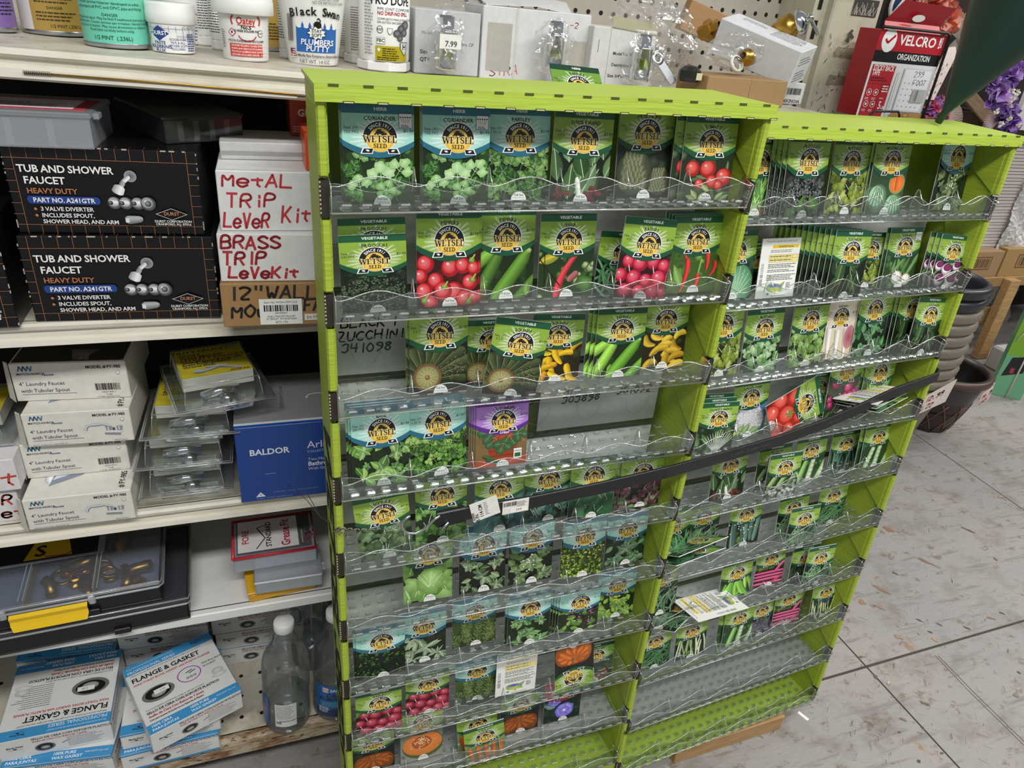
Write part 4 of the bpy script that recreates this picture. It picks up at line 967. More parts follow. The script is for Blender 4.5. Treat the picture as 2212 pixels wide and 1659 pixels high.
def draw_label(c, head, title, sub, wt, price, micro=False):
    hd, base, band, lite = HEAD[head]; LX, LY = 2, 99
    arc = lambda y0, y1: [(-50 + 100 * k / 16, y1 + (y0 - y1) * ((k / 8 - 1) ** 2)) for k in range(17)]
    a1 = arc(87, 69.5); a2 = arc(95, 80)
    c.up()
    for k in range(16): c.tri([a2[k], a2[k + 1], (a2[k + 1][0], 134), (a2[k][0], 134)], base)
    c.ell(LX, LY, 40, 26, lite, base, seg=26)
    c.up()
    for k in range(30):
        a = R(k * 12 - 12); r = 36 + (k % 3) * 4
        P = [(LX + cos(a) * 20, LY + sin(a) * 20), (LX + cos(a + .05) * r, LY + sin(a + .05) * r * .84), (LX + cos(a - .05) * r, LY + sin(a - .05) * r * .84)]
        if min(p[1] for p in P) > 84: c.tri(P, [K('ffffff'), mixc(K(base), (1, 1, 1), .15), mixc(K(base), (1, 1, 1), .15)])
    c.up()
    for k in range(16): c.tri([a1[k], a1[k + 1], a2[k + 1], a2[k]], band)
    c.rect(-50, 133, 50, 146, hd); c.txt({'herb': 'HERB', 'urban': 'VEGETABLE', 'flower': 'FLOWER', 'dark': 'HERB'}.get(head, 'VEGETABLE'), 3, 137.4, 4.6, 'eef6ee', b=True, sx=1.15)
    c.txt(title, 2, 123.8, 5.5, '17230f', b=True, sx=min(1, 60 / max(1, textw(title, 'b') * 5.5)))
    c.txt(sub, 3, 118.2, 3.4, '3d4a34')
    if head == 'urban':
        c.txt('10', -38, 111, 4, '33244a'); c.txt('Seeds', -38, 105.5, 4, '33244a'); c.txt('Urban', 4, 71.8, 5, 'ffffff', b=True, it=.2)
    else:
        c.txt('Net Wt.', -37, 110.5, 4.2, '24351c'); c.txt(wt, -37, 104.6, 4.2, '24351c')
    c.txt(price, 42, 107.5, 4.4, '24351c')
    # badge: black arch, gold disc, ribbon
    c.ell(LX, LY, 25, 25, 'ffffff', 'f2f2e6', 0, 180, seg=24); c.ell(LX, LY, 21.8, 21, 'ffffff', 'f2f2e6', 180, 360, seg=24); c.ring(LX, LY, 0, 23.6, '15181c', 0, 180); c.ell(LX, LY - 1, 20.5, 19.5, 'f4d468', 'e8bc4c', 180, 360); c.ell(LX, LY, 14.5, 14.5, 'f6d870', 'ecc458')
    c.txt('SINCE 1911', LX, LY, 5.0, 'ffffff', b=True, arc=16.3, sx=.86); c.ell(LX - 19.5, LY + 3, 1, 1, 'ffffff', seg=6); c.ell(LX + 19.5, LY + 3, 1, 1, 'ffffff', seg=6)
    c.rect(LX - 6, LY + 5, LX + 5, LY + 9.5, '1d1d1a'); c.rect(LX - 4, LY + 9, LX + 2, LY + 12, '2a2a26'); c.rect(LX + 5, LY + 4, LX + 9, LY + 7, '1d1d1a'); c.ell(LX - 5, LY + 4, 3.2, 3.2, '1d1d1a', seg=12); c.ell(LX + 4, LY + 3.6, 2.6, 2.6, '1d1d1a', seg=12); c.ell(LX - 5, LY + 4, 1.4, 1.4, 'c9a050', seg=8); c.line([(LX + 5, LY + 9), (LX + 10, LY + 4)], .9, '1d1d1a')
    y = LY - 17
    for sg in (-1, 1):
        P = [(LX + sg * 10, y + 1), (LX + sg * 23, y + 1), (LX + sg * 26, y - 5.5), (LX + sg * 12, y - 5.5)]; O = [(LX + sg * 9, y + 2), (LX + sg * 24.5, y + 2), (LX + sg * 28, y - 6.5), (LX + sg * 11, y - 6.5)]
        c.poly(O, 'ffffff'); c.poly(P, '15181c'); leafshape(c, LX + sg * 15, y - 2.6, 6 * sg, 1.5, 15 * sg, 'ffffff', 'f0f0f0', n=4)
    c.ell(LX, LY - 1, 18.8, 19.0, 'f4d468', 'eabe4c', 205, 335); c.rect(LX - 13, LY - 13, LX + 13, LY - 4, 'f2cc5c')
    serif(c, 'WETSEL', LX, LY - 6.6, 9.2, 'f0d890', 1.5); serif(c, 'WETSEL', LX, LY - 6.6, 9.2, '14130f'); serif(c, 'SEED', LX, LY - 14.8, 6.0, '14130f')
    if micro:
        for q, col in ((10.5, '5a3f80'), (9.8, 'f6f6f2')): c.rect(38 - q * .9, 121 - q + 3, 38 + q * .9, 121 + q + 3, col)
        for k in range(5): c.line([(34 + k * 2, 121), (31 + k * 3.4, 129)], .5, '3f6a3c'); c.ell(31 + k * 3.4, 129, 1.5, 1, '2f3f2c', seg=6)
        c.lines(31.5, 117, 13, 2, 2, 1, '5a3f80')
def packet_mesh(kind, head, title, sub, wt, price='$1.99', micro=False):
    rg = random.Random(kind + title); m = M(); t = .0013
    fm = lambda x, y, h: V((x * PX_, -t - h, y * PK))
    hw, hh = 50 * PX_, 146 * PK
    m.box(-hw, hw, -t, 0, 0, hh, 'print', 'e4e8e2')
    c = Cv(m, fm, 'print', .00006, .000012)
    c.clip = (-50, 50, 0, 146)
    if kind == 'back':
        c.rect(-50, 0, 50, 146, 'f0efea'); c.txt('The perfect garden starts with seeds', 0, 137, 4.6, '55584f', sx=.8); c.rect(-22, 122, 46, 130, 'e8c83a'); c.txt('GARDEN Guide', 12, 124, 4, '4a4420', b=True); c.lines(-26, 116, 74, 2, 4, 2, '8a8a84')
        c.rect(-28, 88, 48, 106, 'f0e49a')
        for k in range(6): c.line([(-28 + k * 15.2, 88), (-28 + k * 15.2, 106)], .7, 'b09a3a')
        for k in range(3): c.line([(-28, 88 + k * 9), (48, 88 + k * 9)], .7, 'b09a3a')
        c.lines(-26, 101, 70, 2, 9, 2.2, '6d6640', 3)
        for k, (n, y) in enumerate(((3, 82), (2, 68), (4, 56))): c.lines(-28, y, 76, n, 4, 2, '6f706a', k)
        c.fm = lambda x, y, h: V((x * PX_, -t - h, y * PK)); c.rect(-47, 30, -37, 88, 'ffffff')
        rb = random.Random(5); y = 32
        while y < 86: q = rb.choice((1, 1, 2)); c.rect(-46, y, -38, y + q * .9, '1a1a1a'); c.h -= c.dh; y += q * .9 + rb.choice((1, 1.5))
        us = [(-24, 30), (-20, 35), (-8, 36), (4, 35), (10, 33), (16, 36), (22, 40), (20, 32), (16, 24), (18, 14), (14, 16), (4, 15), (0, 9), (-6, 15), (-18, 17), (-24, 22)]
        c.fan((-2, 26), us, 'c8d06a', '8fb04a'); c.ell(-6, 30, 14, 4.5, '5a5aa8', '7a7ab8'); c.ell(10, 28, 8, 3.5, '5a6ab8', '8a9ac0'); c.ell(-4, 17, 12, 3, 'e0c84a', 'c8d06a'); c.lines(26, 34, 14, 4, 4, 2, '6a6a88'); c.rect(-24, 6, -14, 13, 'd8d8d0'); c.ell(-19, 10, 2.5, 2.5, '4a4a80', seg=8); c.lines(-10, 4, 50, 1, 4, 1.6, '8a8a84')
    else:
        c.clip = (-50, 50, 0, 96); art(kind, c, rg); c.clip = (-50, 50, 0, 146)
        draw_label(c, head, title, sub, wt, price, micro)
        c.ell(3, 0, 12.5, 14, 'f4f4f0', None, 0, 180); c.txt('Full Sun', 3, 7, 3.6, '3a3a38', b=True); c.txt('55 Days to Maturity', 3, 3.4, 1.7, '55554f')
        if kind == 'urban_cucumber': c.rect(24, 14, 40, 36, 'f2f2ec'); c.rect(26, 17, 38, 26, '2f6a3a'); c.txt('URBAN', 32, 29, 3.2, '2f6a3a', b=True)
    me = m.mesh('seed_packet')
    return me
#       kind: (art, header, title, subtitle, weight, look words)
KD = {'coriander': ('herb', 'CORIANDER', 'Cilantro', '700 MG.', 'teal coriander'), 'parsley': ('herb', 'PARSLEY', 'Plain', '1.35 G.', 'teal-labelled parsley'), 'chard': ('veg', 'SWISS CHARD', 'Lucullus', '3.5 G.', 'green swiss chard'), 'artichoke': ('veg', 'ARTICHOKE', 'Green Globe', '1.35 G.', 'green artichoke'), 'cherry_tomato': ('veg', 'TOMATO', 'Red Cherry', '140 MG.', 'green cherry tomato'), 'tomato_back': ('veg', 'TOMATO', 'Beefsteak', '140 MG.', 'green tomato'), 'broccoli': ('veg', 'BROCCOLI', 'Calabrese', '590 MG.', 'dark broccoli'), 'pimento': ('veg', 'PEPPERS', 'Pimento', '900 MG.', 'red pimento pepper'), 'zucchini': ('veg', 'PEPPERS', 'Jalapeno M', '400 MG.', 'long-squash picture'), 'zucchini_bright': ('veg', 'PEPPERS', 'Jalapeno M', '400 MG.', 'pale long-squash'), 'okra': ('veg', 'OKRA', 'Burgundy', '4 G.', 'red okra'), 'beans': ('veg', 'BEANS', 'Bush', '10 G.', 'green bean'), 'radish': ('veg', 'RADISH', 'Cherry Belle', '4 G.', 'red radish'), 'cayenne': ('veg', 'PEPPER', 'Long Red Cayenne', '450 MG.', 'red cayenne pepper'), 'buttercup': ('veg', 'SQUASH', 'Burgess Buttercup', '3.5 G.', 'dark buttercup squash'), 'straightneck': ('veg', 'SQUASH', 'Straightneck', '3.5 G.', 'straightneck squash'), 'crookneck': ('veg', 'SQUASH', 'Summer Crookneck', '3.5 G.', 'crookneck squash'), 'basil': ('herb', 'BASIL', 'Large Leaf Italian', '280 MG.', 'bright green basil'), 'parsley_italian': ('herb', 'PARSLEY', 'Plain', '1.35 G.', 'flat-leaf parsley'), 'urban_cucumber': ('urban', 'CUCUMBER', 'Salad Bush Hybrid', '', 'purple-labelled cucumber'), 'lettuce': ('veg', 'LETTUCE', 'Black Seeded Simpson', '3 G.', 'frilly lettuce'), 'lettuce_green': ('veg', 'LETTUCE', 'Salad Bowl', '3 G.', 'green leaf lettuce'), 'collard_blue': ('veg', 'COLLARDS', 'Vates', '3.5 G.', 'blue-green collard'), 'kale': ('veg', 'KALE', 'Dwarf Blue Curled', '3 G.', 'blue-green curly kale'), 'head_cabbage': ('veg', 'LETTUCE', 'Buttercrunch', '3 G.', 'round head lettuce'), 'red_lettuce': ('veg', 'LETTUCE', 'Ruby', '2 G.', 'red leaf lettuce'), 'iceberg': ('veg', 'LETTUCE', 'Iceberg', '3 G.', 'pale iceberg lettuce'), 'basil_dark': ('herb', 'OREGANO', 'Common', '280 MG.', 'dark oregano'), 'catnip': ('herb', 'CATNIP', 'Common', '300 MG.', 'white-flowered catnip'), 'thyme': ('herb', 'THYME', 'Common', '290 MG.', 'yellow-green thyme'), 'mint': ('herb', 'MINT', 'Peppermint', '100 MG.', 'soft green mint'), 'parsley_curled': ('herb', 'PARSLEY', 'Moss Curled', '1.35 G.', 'dark curled parsley'), 'sage': ('herb', 'SAGE', 'Broadleaf', '1.2 G.', 'pale sage'), 'rosemary': ('herb', 'ROSEMARY', 'Common', '175 MG.', 'needle-leaved rosemary'), 'basil_sweet': ('herb', 'BASIL', 'Sweet', '1.35 G.', 'sweet basil'), 'thai_basil': ('herb', 'BASIL', 'Thai', '300 MG.', 'purple-flowered basil'), 'lemon_mint': ('herb', 'MARJORAM', 'Sweet', '300 MG.', 'lime yellow-flowered herb'), 'radish_deep': ('veg', 'RADISH', 'Crimson Giant', '4 G.', 'deep red radish'), 'pumpkin': ('veg', 'PUMPKIN', 'Jack O Lantern', '3.5 G.', 'orange pumpkin'), 'pumpkin_dark': ('veg', 'PUMPKIN', 'Big Max', '3.5 G.', 'dark orange pumpkin'), 'cantaloupe': ('veg', 'CANTALOUPE', 'Hearts of Gold', '3.5 G.', 'halved orange cantaloupe'), 'carrot': ('veg', 'CARROT', 'Danvers', '2 G.', 'orange carrot'), 'morning_glory': ('flower', 'MORNING GLORY', 'Heavenly Blue', '2 G.', 'blue morning glory'), 'butterfly_mix': ('dark', 'GARDEN MIX', 'Mixed', '2 G.', 'dark flower mix'), 'garlic_chives': ('veg', 'CHIVES', 'Garlic', '2 G.', 'thin-stalked chive'), 'broccoli_hybrid': ('veg', 'BROCCOLI', 'Gypsy Hybrid', '280 MG.', 'grey-headed broccoli'), 'mustard': ('veg', 'MUSTARD', 'Southern Giant Curled', '4 G.', 'curled mustard'), 'muskmelon': ('veg', 'MUSKMELON', 'Aspire F1 Hybrid', '180 MG.', 'striped muskmelon'), 'lemon_balm': ('herb', 'LEMON BALM', 'Common', '800 MG.', 'teal-labelled lemon balm'), 'cabbage': ('veg', 'CABBAGE', 'Flat Dutch', '2 G.', 'pale round cabbage'), 'collards': ('veg', 'COLLARDS', 'Georgia', '4 G.', 'dark collard'), 'turnip_white': ('veg', 'TURNIPS', 'White Lady Hybrid', '500 MG.', 'white turnip'), 'turnip_purple': ('veg', 'TURNIPS', 'Purple Top White Globe', '4 G.', 'purple-top turnip'), 'mustard_old': ('veg', 'MUSTARD', 'Old Fashion', '4 G.', 'pale frilly mustard'), 'spinach': ('veg', 'SPINACH', 'Bloomsdale', '4 G.', 'deep green spinach'), 'endive': ('veg', 'MUSTARD', 'Florida Broadleaf', '4 G.', 'broad-leaf mustard'), 'daikon': ('pale', 'RADISH', 'White Icicle', '4 G.', 'cream white-radish'), 'chinese_cabbage': ('veg', 'CHINESE CABBAGE', 'Pak Choi', '700 MG.', 'chinese cabbage'), 'cauliflower': ('veg', 'CAULIFLOWER', 'Snowball', '500 MG.', 'white cauliflower'), 'tomato': ('veg', 'TOMATO', 'Big Boy', '140 MG.', 'sideways tomato'), 'peas': ('veg', 'PEAS', 'Sugar Snap', '10 G.', 'bright green pea'), 'beet': ('veg', 'RADISH', 'Purple Plum', '4 G.', 'magenta radish'), 'lima': ('veg', 'LIMA BEANS', 'Fordhook', '10 G.', 'open-pod lima bean'), 'lima_loose': ('veg', 'LIMA BEANS', 'Henderson Bush', '10 G.', 'loose lima bean'), 'lima_white': ('veg', 'LIMA BEANS', 'King of the Garden', '10 G.', 'white-seeded lima bean'), 'asparagus_dark': ('veg', 'OKRA', 'Clemson', '4 G.', 'dark green stalk'), 'beans_yellow': ('veg', 'BEANS', 'Contender', '10 G.', 'dull green bean'), 'cucumber': ('veg', 'CUCUMBER', 'Marketmore', '3 G.', 'dark cucumber'), 'garden_beans': ('veg', 'GARDEN BEANS', 'Blue Lake', '10 G.', 'garden bean'), 'rhubarb': ('veg', 'RHUBARB', 'Victoria', '1 G.', 'pink rhubarb'), 'beans_dark': ('veg', 'BEANS', 'Provider', '10 G.', 'dark green bean'), 'asparagus': ('veg', 'ASPARAGUS', 'Mary Washington', '2 G.', 'pale-stalked asparagus'), 'purple_beans': ('veg', 'BEANS', 'Royalty', '10 G.', 'purple-grey bean'), 'asparagus_pods': ('veg', 'PEAS', 'Southern', '10 G.', 'pale-podded pea'), 'pole_beans': ('veg', 'BEANS', 'Pole', '10 G.', 'pole bean'), 'back': ('veg', '', '', '', 'white back-to-front')}
PM = {}
def pmesh(k):
    if k not in PM: q = KD[k]; PM[k] = packet_mesh(k, q[0], q[1], q[2], q[3], '$3.59' if k == 'urban_cucumber' else '$1.99', k in ('coriander', 'turnip_white'))
    return PM[k]
# display, row: kind logo-x logo-y roll depth copies du dw dv
PL = [
 (0, 0, 'coriander 820 297 0 .030 3 -.001 .0026 .001;coriander 988 300 0 .030 3 -.0008 .0026 .001;parsley 1121 297 0 .046 2 .001 .003 .001;chard 1261 303 1 .036;artichoke 1397 291 -1 .052 2 .001 .003 .0;cherry_tomato 1535 310 0 .036 2 -.011 .004 .001'),
 (0, 1, 'broccoli 809 561 -1 .026 2 .001 .010 .016;pimento 970 521 0 .034 2 .004 .004 .0;zucchini 1095 512 0 .048;okra 1228 520 0 .044;beans 1349 548 4 .052;radish 1400 528 5 .024;cayenne 1507 520 0 .036 4 -.003 .003 .0012'),
 (0, 2, 'buttercup 950 722 0 .044 2 -.004 .004 .0;buttercup 1062 735 1 .052 3 -.003 .0028 .0;buttercup 1123 744 10 .016;straightneck 1206 725 3 .044;zucchini_bright 1343 713 1 .040 3 -.005 .004 .0;crookneck 1438 693 0 .054'),
 (0, 3, 'basil 824 930 0 .030 3 -.003 .003 .002;parsley_italian 945 912 -2 .036 2 .003 .003 .0;urban_cucumber 1087 908 0 .036 4 -.0025 .003 .0'),
 (0, 4, 'lettuce 828 1110 -5 .026;lettuce_green 955 1070 0 .040;collard_blue 1080 1057 0 .044;kale 1185 1036 -1 .050;head_cabbage 1283 1028 1 .040;red_lettuce 1388 1018 1 .046 2 -.006 .004 .0'),
 (0, 5, 'iceberg 926 1197 0 .040;basil_dark 1045 1178 0 .044;catnip 1150 1162 0 .050;thyme 1262 1157 1 .044;mint 1355 1143 0 .050'),
 (0, 6, 'parsley_curled 824 1385 0 .032 2 -.004 .003 .0;sage 915 1352 0 .044;rosemary 1027 1322 0 .054;basil_sweet 1145 1313 0 .034 2 -.004 .003 .0;thai_basil 1253 1300 1 .034 4 -.0035 .0035 .0;lemon_mint 1333 1263 0 .050'),
 (0, 7, 'radish_deep 820 1518 0 .034;radish_deep 925 1478 0 .044;rosemary 1030 1450 0 .050;back 1118 1437 1 .036;butterfly_mix 1287 1416 0 .062;pumpkin 1238 1462 176 .012'),
 (0, 8, 'pumpkin_dark 806 1606 0 .044;cantaloupe 912 1562 0 .040;carrot 1032 1564 -3 .036;carrot 1048 1590 -5 .018;pumpkin_dark 1125 1522 0 .044;morning_glory 1218 1494 0 .046'),
 (1, 0, 'garlic_chives 1640 352 0 .046;broccoli_hybrid 1745 350 0 .028 4 -.006 .004 .001;mustard 1838 352 0 .044 2 .004 .004 .004;muskmelon 1926 352 0 .036 2 -.003 .004 .004;lemon_balm 2066 342 2 .056'),
 (1, 1, 'cabbage 1590 545 0 .046;collards 1636 562 0 .060;back 1685 556 0 .036;collards 1838 545 2 .014 12 -.0072 .0042 .0006;mustard 1880 540 2 .05;turnip_white 1953 533 0 .040 2 -.004 .004 .0;turnip_purple 2058 545 5 .022 3 -.009 .004 .001'),
 (1, 2, 'mustard 1562 705 0 .040;mustard_old 1650 710 0 .036;endive 1750 694 0 .036;daikon 1816 686 0 .046;spinach 1888 670 0 .044;collards 1972 668 1 .040 7 -.0055 .0042 .0;collards 2008 682 5 .020'),
 (1, 3, 'chinese_cabbage 1552 905 4 .016 3 -.002 .006 .005;cauliflower 1622 860 0 .040;tomato 1738 872 68 .020;peas 1768 838 0 .062;beet 1828 803 0 .050;garlic_chives 1900 806 1 .046 3 -.006 .004 .0'),
 (1, 4, 'chard 1577 1006 0 .040;lima_loose 1672 992 0 .050;lima_loose 1694 1010 2 .020;lima 1752 974 0 .046;asparagus_dark 1826 960 0 .062;lima_white 1897 945 0 .040 2 -.007 .005 .0'),
 (1, 5, 'beans 1452 1136 0 .046;beans_yellow 1520 1118 0 .060;cucumber 1612 1112 0 .044;garden_beans 1714 1097 0 .050;garden_beans 1737 1122 3 .020;pole_beans 1800 1072 0 .054'),
 (1, 6, 'beans_yellow 1430 1250 0 .050;peas 1592 1238 0 .040;rhubarb 1666 1208 0 .046;beans_dark 1740 1205 2 .042;garden_beans 1772 1206 4 .022'),
 (1, 7, 'pole_beans 1416 1386 0 .040;asparagus 1495 1364 0 .036;lima 1597 1336 0 .036 2 -.012 .004 .0;purple_beans 1645 1320 0 .054;rhubarb 1704 1296 0 .050;asparagus_pods 1783 1280 0 .040')]
NTH = ['leftmost', 'second from left', 'third from left', 'fourth from left', 'fifth from left', 'sixth from left', 'seventh from left', 'eighth from left']
BEH = ['', 'directly behind', 'second behind', 'third behind', 'fourth behind', 'fifth behind', 'sixth behind', 'seventh behind', 'eighth behind', 'ninth behind', 'tenth behind', 'eleventh behind', 'twelfth behind']
LEAN = R(7)
def put(me, mw, label, group):
    o = bpy.data.objects.new('seed_packet', me); C.objects.link(o); o.matrix_world = mw
    return tag(o, label, 'seed packet', group)
for di, row, spec in PL:
    d = DSP[di]; P, u, v, w_ = d['fr']; inv = d['mw'].inverted(); side = ('left', 'right')[di]
    its = [s.split() for s in spec.split(';')]
    order = sorted(range(len(its)), key=lambda k: float(its[k][1]))
    for q, k in enumerate(order):
        t = its[k]; kind = t[0]; px, py, roll, dep = map(float, t[1:5])
        n = int(t[5]) if len(t) > 5 else 1; du, dw, dv = map(float, t[6:9]) if len(t) > 6 else (0, 0, 0)
        loc = inv @ atp(px, py, P + w_ * dep, w_)
        hl = 99 * PK
        ctr = Matrix.Rotation(-LEAN, 4, 'X') @ Matrix.Rotation(R(roll), 4, 'Y')
        off = ctr @ V((2 * PK, 0, hl))
        vr = loc.z - (VB - ROWP * row) - .005
        sz = min(1.04, max(.76, vr / (hl * cos(LEAN)))) if abs(roll) < 30 else 1
        off = ctr @ V((2 * PX_, 0, hl * sz)); base = loc - off
        for j in range(n):
            pos = base + V((du * j, dw * j, dv * j))
            mw = d['mw'] @ Matrix.Translation(pos) @ ctr @ Matrix.Diagonal((1, 1, sz, 1))
            look = KD[kind][4]
            lab = f'{look} seed packet, {NTH[q]} in the {ORD[row]} row, {side} display' if j == 0 else f'{look} packet {BEH[j]} the {NTH[q]} one, {ORD[row]} row, {side} display'
            put(pmesh(kind), mw, lab, f'seed packets in the {ORD[row]} row of the {side} display')
# packets lying loose across the trays
def loose(kind, di, px, py, dep, yaw, pitch, roll, label):
    d = DSP[di]; P, u, v, w_ = d['fr']; loc = d['mw'].inverted() @ atp(px, py, P + w_ * dep, w_)
    rot = Matrix.Rotation(R(yaw), 4, 'Z') @ Matrix.Rotation(-R(pitch), 4, 'X') @ Matrix.Rotation(R(roll), 4, 'Y')
    mw = d['mw'] @ Matrix.Translation(loc) @ rot @ Matrix.Translation((0, 0, -73 * PK))
    put(pmesh(kind), mw, label, 'packets lying loose in the trays')
loose('back', 1, 1874, 850, .026, 20, 104, 90, 'white seed packet lying flat back-up behind the black strap, right display')
loose('lima', 1, 1880, 858, .024, 17, 103, 92, 'green packet lying under the white back-up one behind the black strap')
loose('beans', 1, 1884, 866, .022, 14, 102, 88, 'lowest of the three packets lying behind the black strap')
loose('garden_beans', 1, 1490, 1178, .03, 10, 122, 94, 'upper of two flat packets at the left of the sixth row, right display')
loose('beans', 1, 1484, 1198, .03, 6, 120, 90, 'lower of two flat packets at the left of the sixth row, right display')
loose('back', 1, 1535, 1306, .010, -6, 101, 264, 'white seed packet lying back-up over the seventh tray lip of the right display')
loose('garden_beans', 1, 1455, 1326, .03, 24, 118, 90, 'green packet lying beside the white back-up packet in the seventh tray, right display')
# parsley packet dropped on top of the left display
a = atz(1240, 160, DSP[0]['fr'][0].z + .128 + .004)
put(packet_mesh('parsley', 'dark', 'PARSLEY', 'Triple Curled', '1.35 G.'), Matrix.Translation((aty(1243, 150, .96).x + .012, .918, 1.271)) @ Matrix.Rotation(R(-52), 4, 'X') @ Matrix.Rotation(R(3), 4, 'Y'), 'dark green parsley seed packet tucked behind the left display against the top shelf edge', 'packets lying loose')
# ================================================================ RUBBER STRAP, HOOK, WIRE
def d_pt(di, px, py, dep):
    P, u, v, w_ = DSP[di]['fr']; return atp(px, py, P + w_ * dep, w_)
path = [d_pt(0, 950, 1121, -.022), d_pt(0, 1010, 1108, -.022), d_pt(0, 1140, 1086, -.021), d_pt(0, 1300, 1053, -.020), d_pt(0, 1440, 1020, -.019), d_pt(1, 1570, 984, -.024), d_pt(1, 1680, 952, -.020), d_pt(1, 1780, 916, -.018), d_pt(1, 1860, 881, -.017), d_pt(1, 1930, 848, -.017), d_pt(1, 1962, 829, -.013)]
Pd, ud, vd, wd = DSP[1]['fr']
vE = (path[-1] - Pd).dot(vd) + .004; dE = lambda u_, w_, k: Pd + ud * u_ + wd * w_ + vd * (vE + k); path[-1] = dE(.521, -.010, -.001); path += [dE(.530, -.004, .001), dE(.5335, .008, .002), dE(.5335, .05, .004), dE(.5335, .12, .008)]
root = empty('rubber_strap', path[0]); tag(root, 'black rubber tie-down strap with metal hooks stretched across both seed displays', 'strap')
rel = [p - path[0] for p in path]
def sweep(m, pts, hh, th, mt, col):
    rows = []
    for i, p in enumerate(pts):
        t = (pts[min(i + 1, len(pts) - 1)] - pts[max(i - 1, 0)]).normalized(); up = V((0, 0, 1)); n = t.cross(up).normalized(); up = n.cross(t).normalized(); h = hh[i] if isinstance(hh, list) else hh
        q = th * .35
        rows.append([p + up * a + n * b for a, b in ((h - q, th), (h, th - q), (h, q - th), (h - q, -th), (q - h, -th), (-h, q - th), (-h, th - q), (q - h, th))])
    m.sheet(rows, mt, col, wrap=True); m.add(rows[0], [tuple(range(8))], mt, col); m.add(rows[-1], [tuple(range(8))], mt, col)
m = M(); sweep(m, rel, [.0105] * 10 + [.0095] * 5, .0022, 'rubber', '1d1e20')
sweep(m, [rel[0] - V((.004, 0, 0)), rel[0] + (rel[1] - rel[0]) * .9], .0125, .0042, 'rubber', '17181a')
def strap_text(i, t, f, h):
    a, b = rel[i], rel[i + 1]; U = (b - a).normalized(); N = U.cross(V((0, 0, 1))).normalized(); W_ = N.cross(U).normalized()
    c = Cv(m, flat(a + (b - a) * f + N * .0022 - W_ * h * .4, U, W_), 'rubber', .0003); c.txt(t, 0, 0, h, '44474b', al='l', b=True, sx=1.1, it=.15)
strap_text(5, '41" EPDM / RUBBER STRAP', .02, .0046); strap_text(7, 'MAX SAFE', .05, .0044)
m.build('strap_band', root)
m = M(); hk = [(950, 1114), (938, 1122), (918, 1142), (898, 1152), (880, 1152), (869, 1142), (868, 1130), (875, 1121), (886, 1114)]
m.tube([d_pt(0, x, y, -.026) - path[0] for x, y in hk], .0019, 'zinc', seg=10); m.tube([d_pt(0, 969, 1128, -.028) - path[0], d_pt(0, 951, 1146, -.028) - path[0]], .0019, 'zinc', seg=10)
m.build('s_hook', root)
def tagstrip(name, i, f0, f1, hgt, rot, fn):
    a, b = rel[i], rel[i + 1]; U = (b - a).normalized(); N = U.cross(V((0, 0, 1))).normalized(); W_ = N.cross(U).normalized(); O = a + (b - a) * f0; w = (b - a).length * (f1 - f0)
    U2 = U * cos(rot) + W_ * sin(rot); W2 = W_ * cos(rot) - U * sin(rot)
    q = M(); cn = O + N * .0028 - W2 * hgt * .5; q.prism([cn, cn + U2 * w, cn + U2 * w + W2 * hgt, cn + W2 * hgt], N * .0008, 'card', 'e9e7e0')
    fn(Cv(q, flat(cn + N * .0008, U2, W2, .001), 'card', .0002), w * 1000, hgt * 1000); q.build(name, root)
tagstrip('warning_tag', 1, .05, .50, .032, .25, lambda c, w, h: (c.txt('45 IN', 9, 4, 5, '222222', b=True, rot=90), c.txt('114 CM', 16, 4, 5, '222222', al='l', b=True, rot=90), c.txt('KEEPER', 3.4, 3, 3, '222222', al='l', b=True, rot=90), c.lines(19, 27, 6, 8, 3, .8, '55554f')))
tagstrip('barcode_tag', 1, .56, 1.0, .022, .02, lambda c, w, h: (c.bars(1, 13, w * .5, 7, 3), c.lines(w * .55, 18, w * .4, 5, 1.8, .7, '6b675c'), c.rect(w * .3, 1, w * .95, 9, 'f7f5ee'), c.txt('399', w * .62, 3, 4, '3a3a3a')))
# twisted wires tying the display to the shelf
root = empty('tie_wire', d_pt(0, 868, 1140, -.024)); tag(root, 'thin twisted wire tying the strap hook to the shelf behind', 'wire'); o0 = root.location.copy(); m = M()
a = d_pt(0, 868, 1138, -.024); b = d_pt(0, 735, 1142, -.004); cE = V((.055, .955, .700))
pts = []
for k in range(60):
    t = k / 59; pts.append(a.lerp(b, t) + V((0, .0012 * cos(k * .9), .0012 * sin(k * .9) - .003 * sin(PI * t))) - o0)
m.tube(pts, .0005, 'wire', seg=5); m.tube([p + V((0, .0012, .0012 * cos(i * .8))) for i, p in enumerate(pts)], .0005, 'wire', seg=5)
rg = random.Random(3); kn = [b - o0 + V((rg.gauss(0, .004), rg.gauss(-.001, .003), rg.gauss(0, .003))) for k in range(26)]; m.tube(kn, .0005, 'wire', seg=5)
for q in (0, .014): m.tube([b - o0, b.lerp(cE, .35) - o0 + V((-.01, 0, -.004)), b.lerp(cE, .7) - o0 + V((-.015, 0, .004 + q)), cE - o0 + V((-.02 - q, 0, .006 + q))], .0005, 'wire', seg=5)
m.build('wire_strands', root)
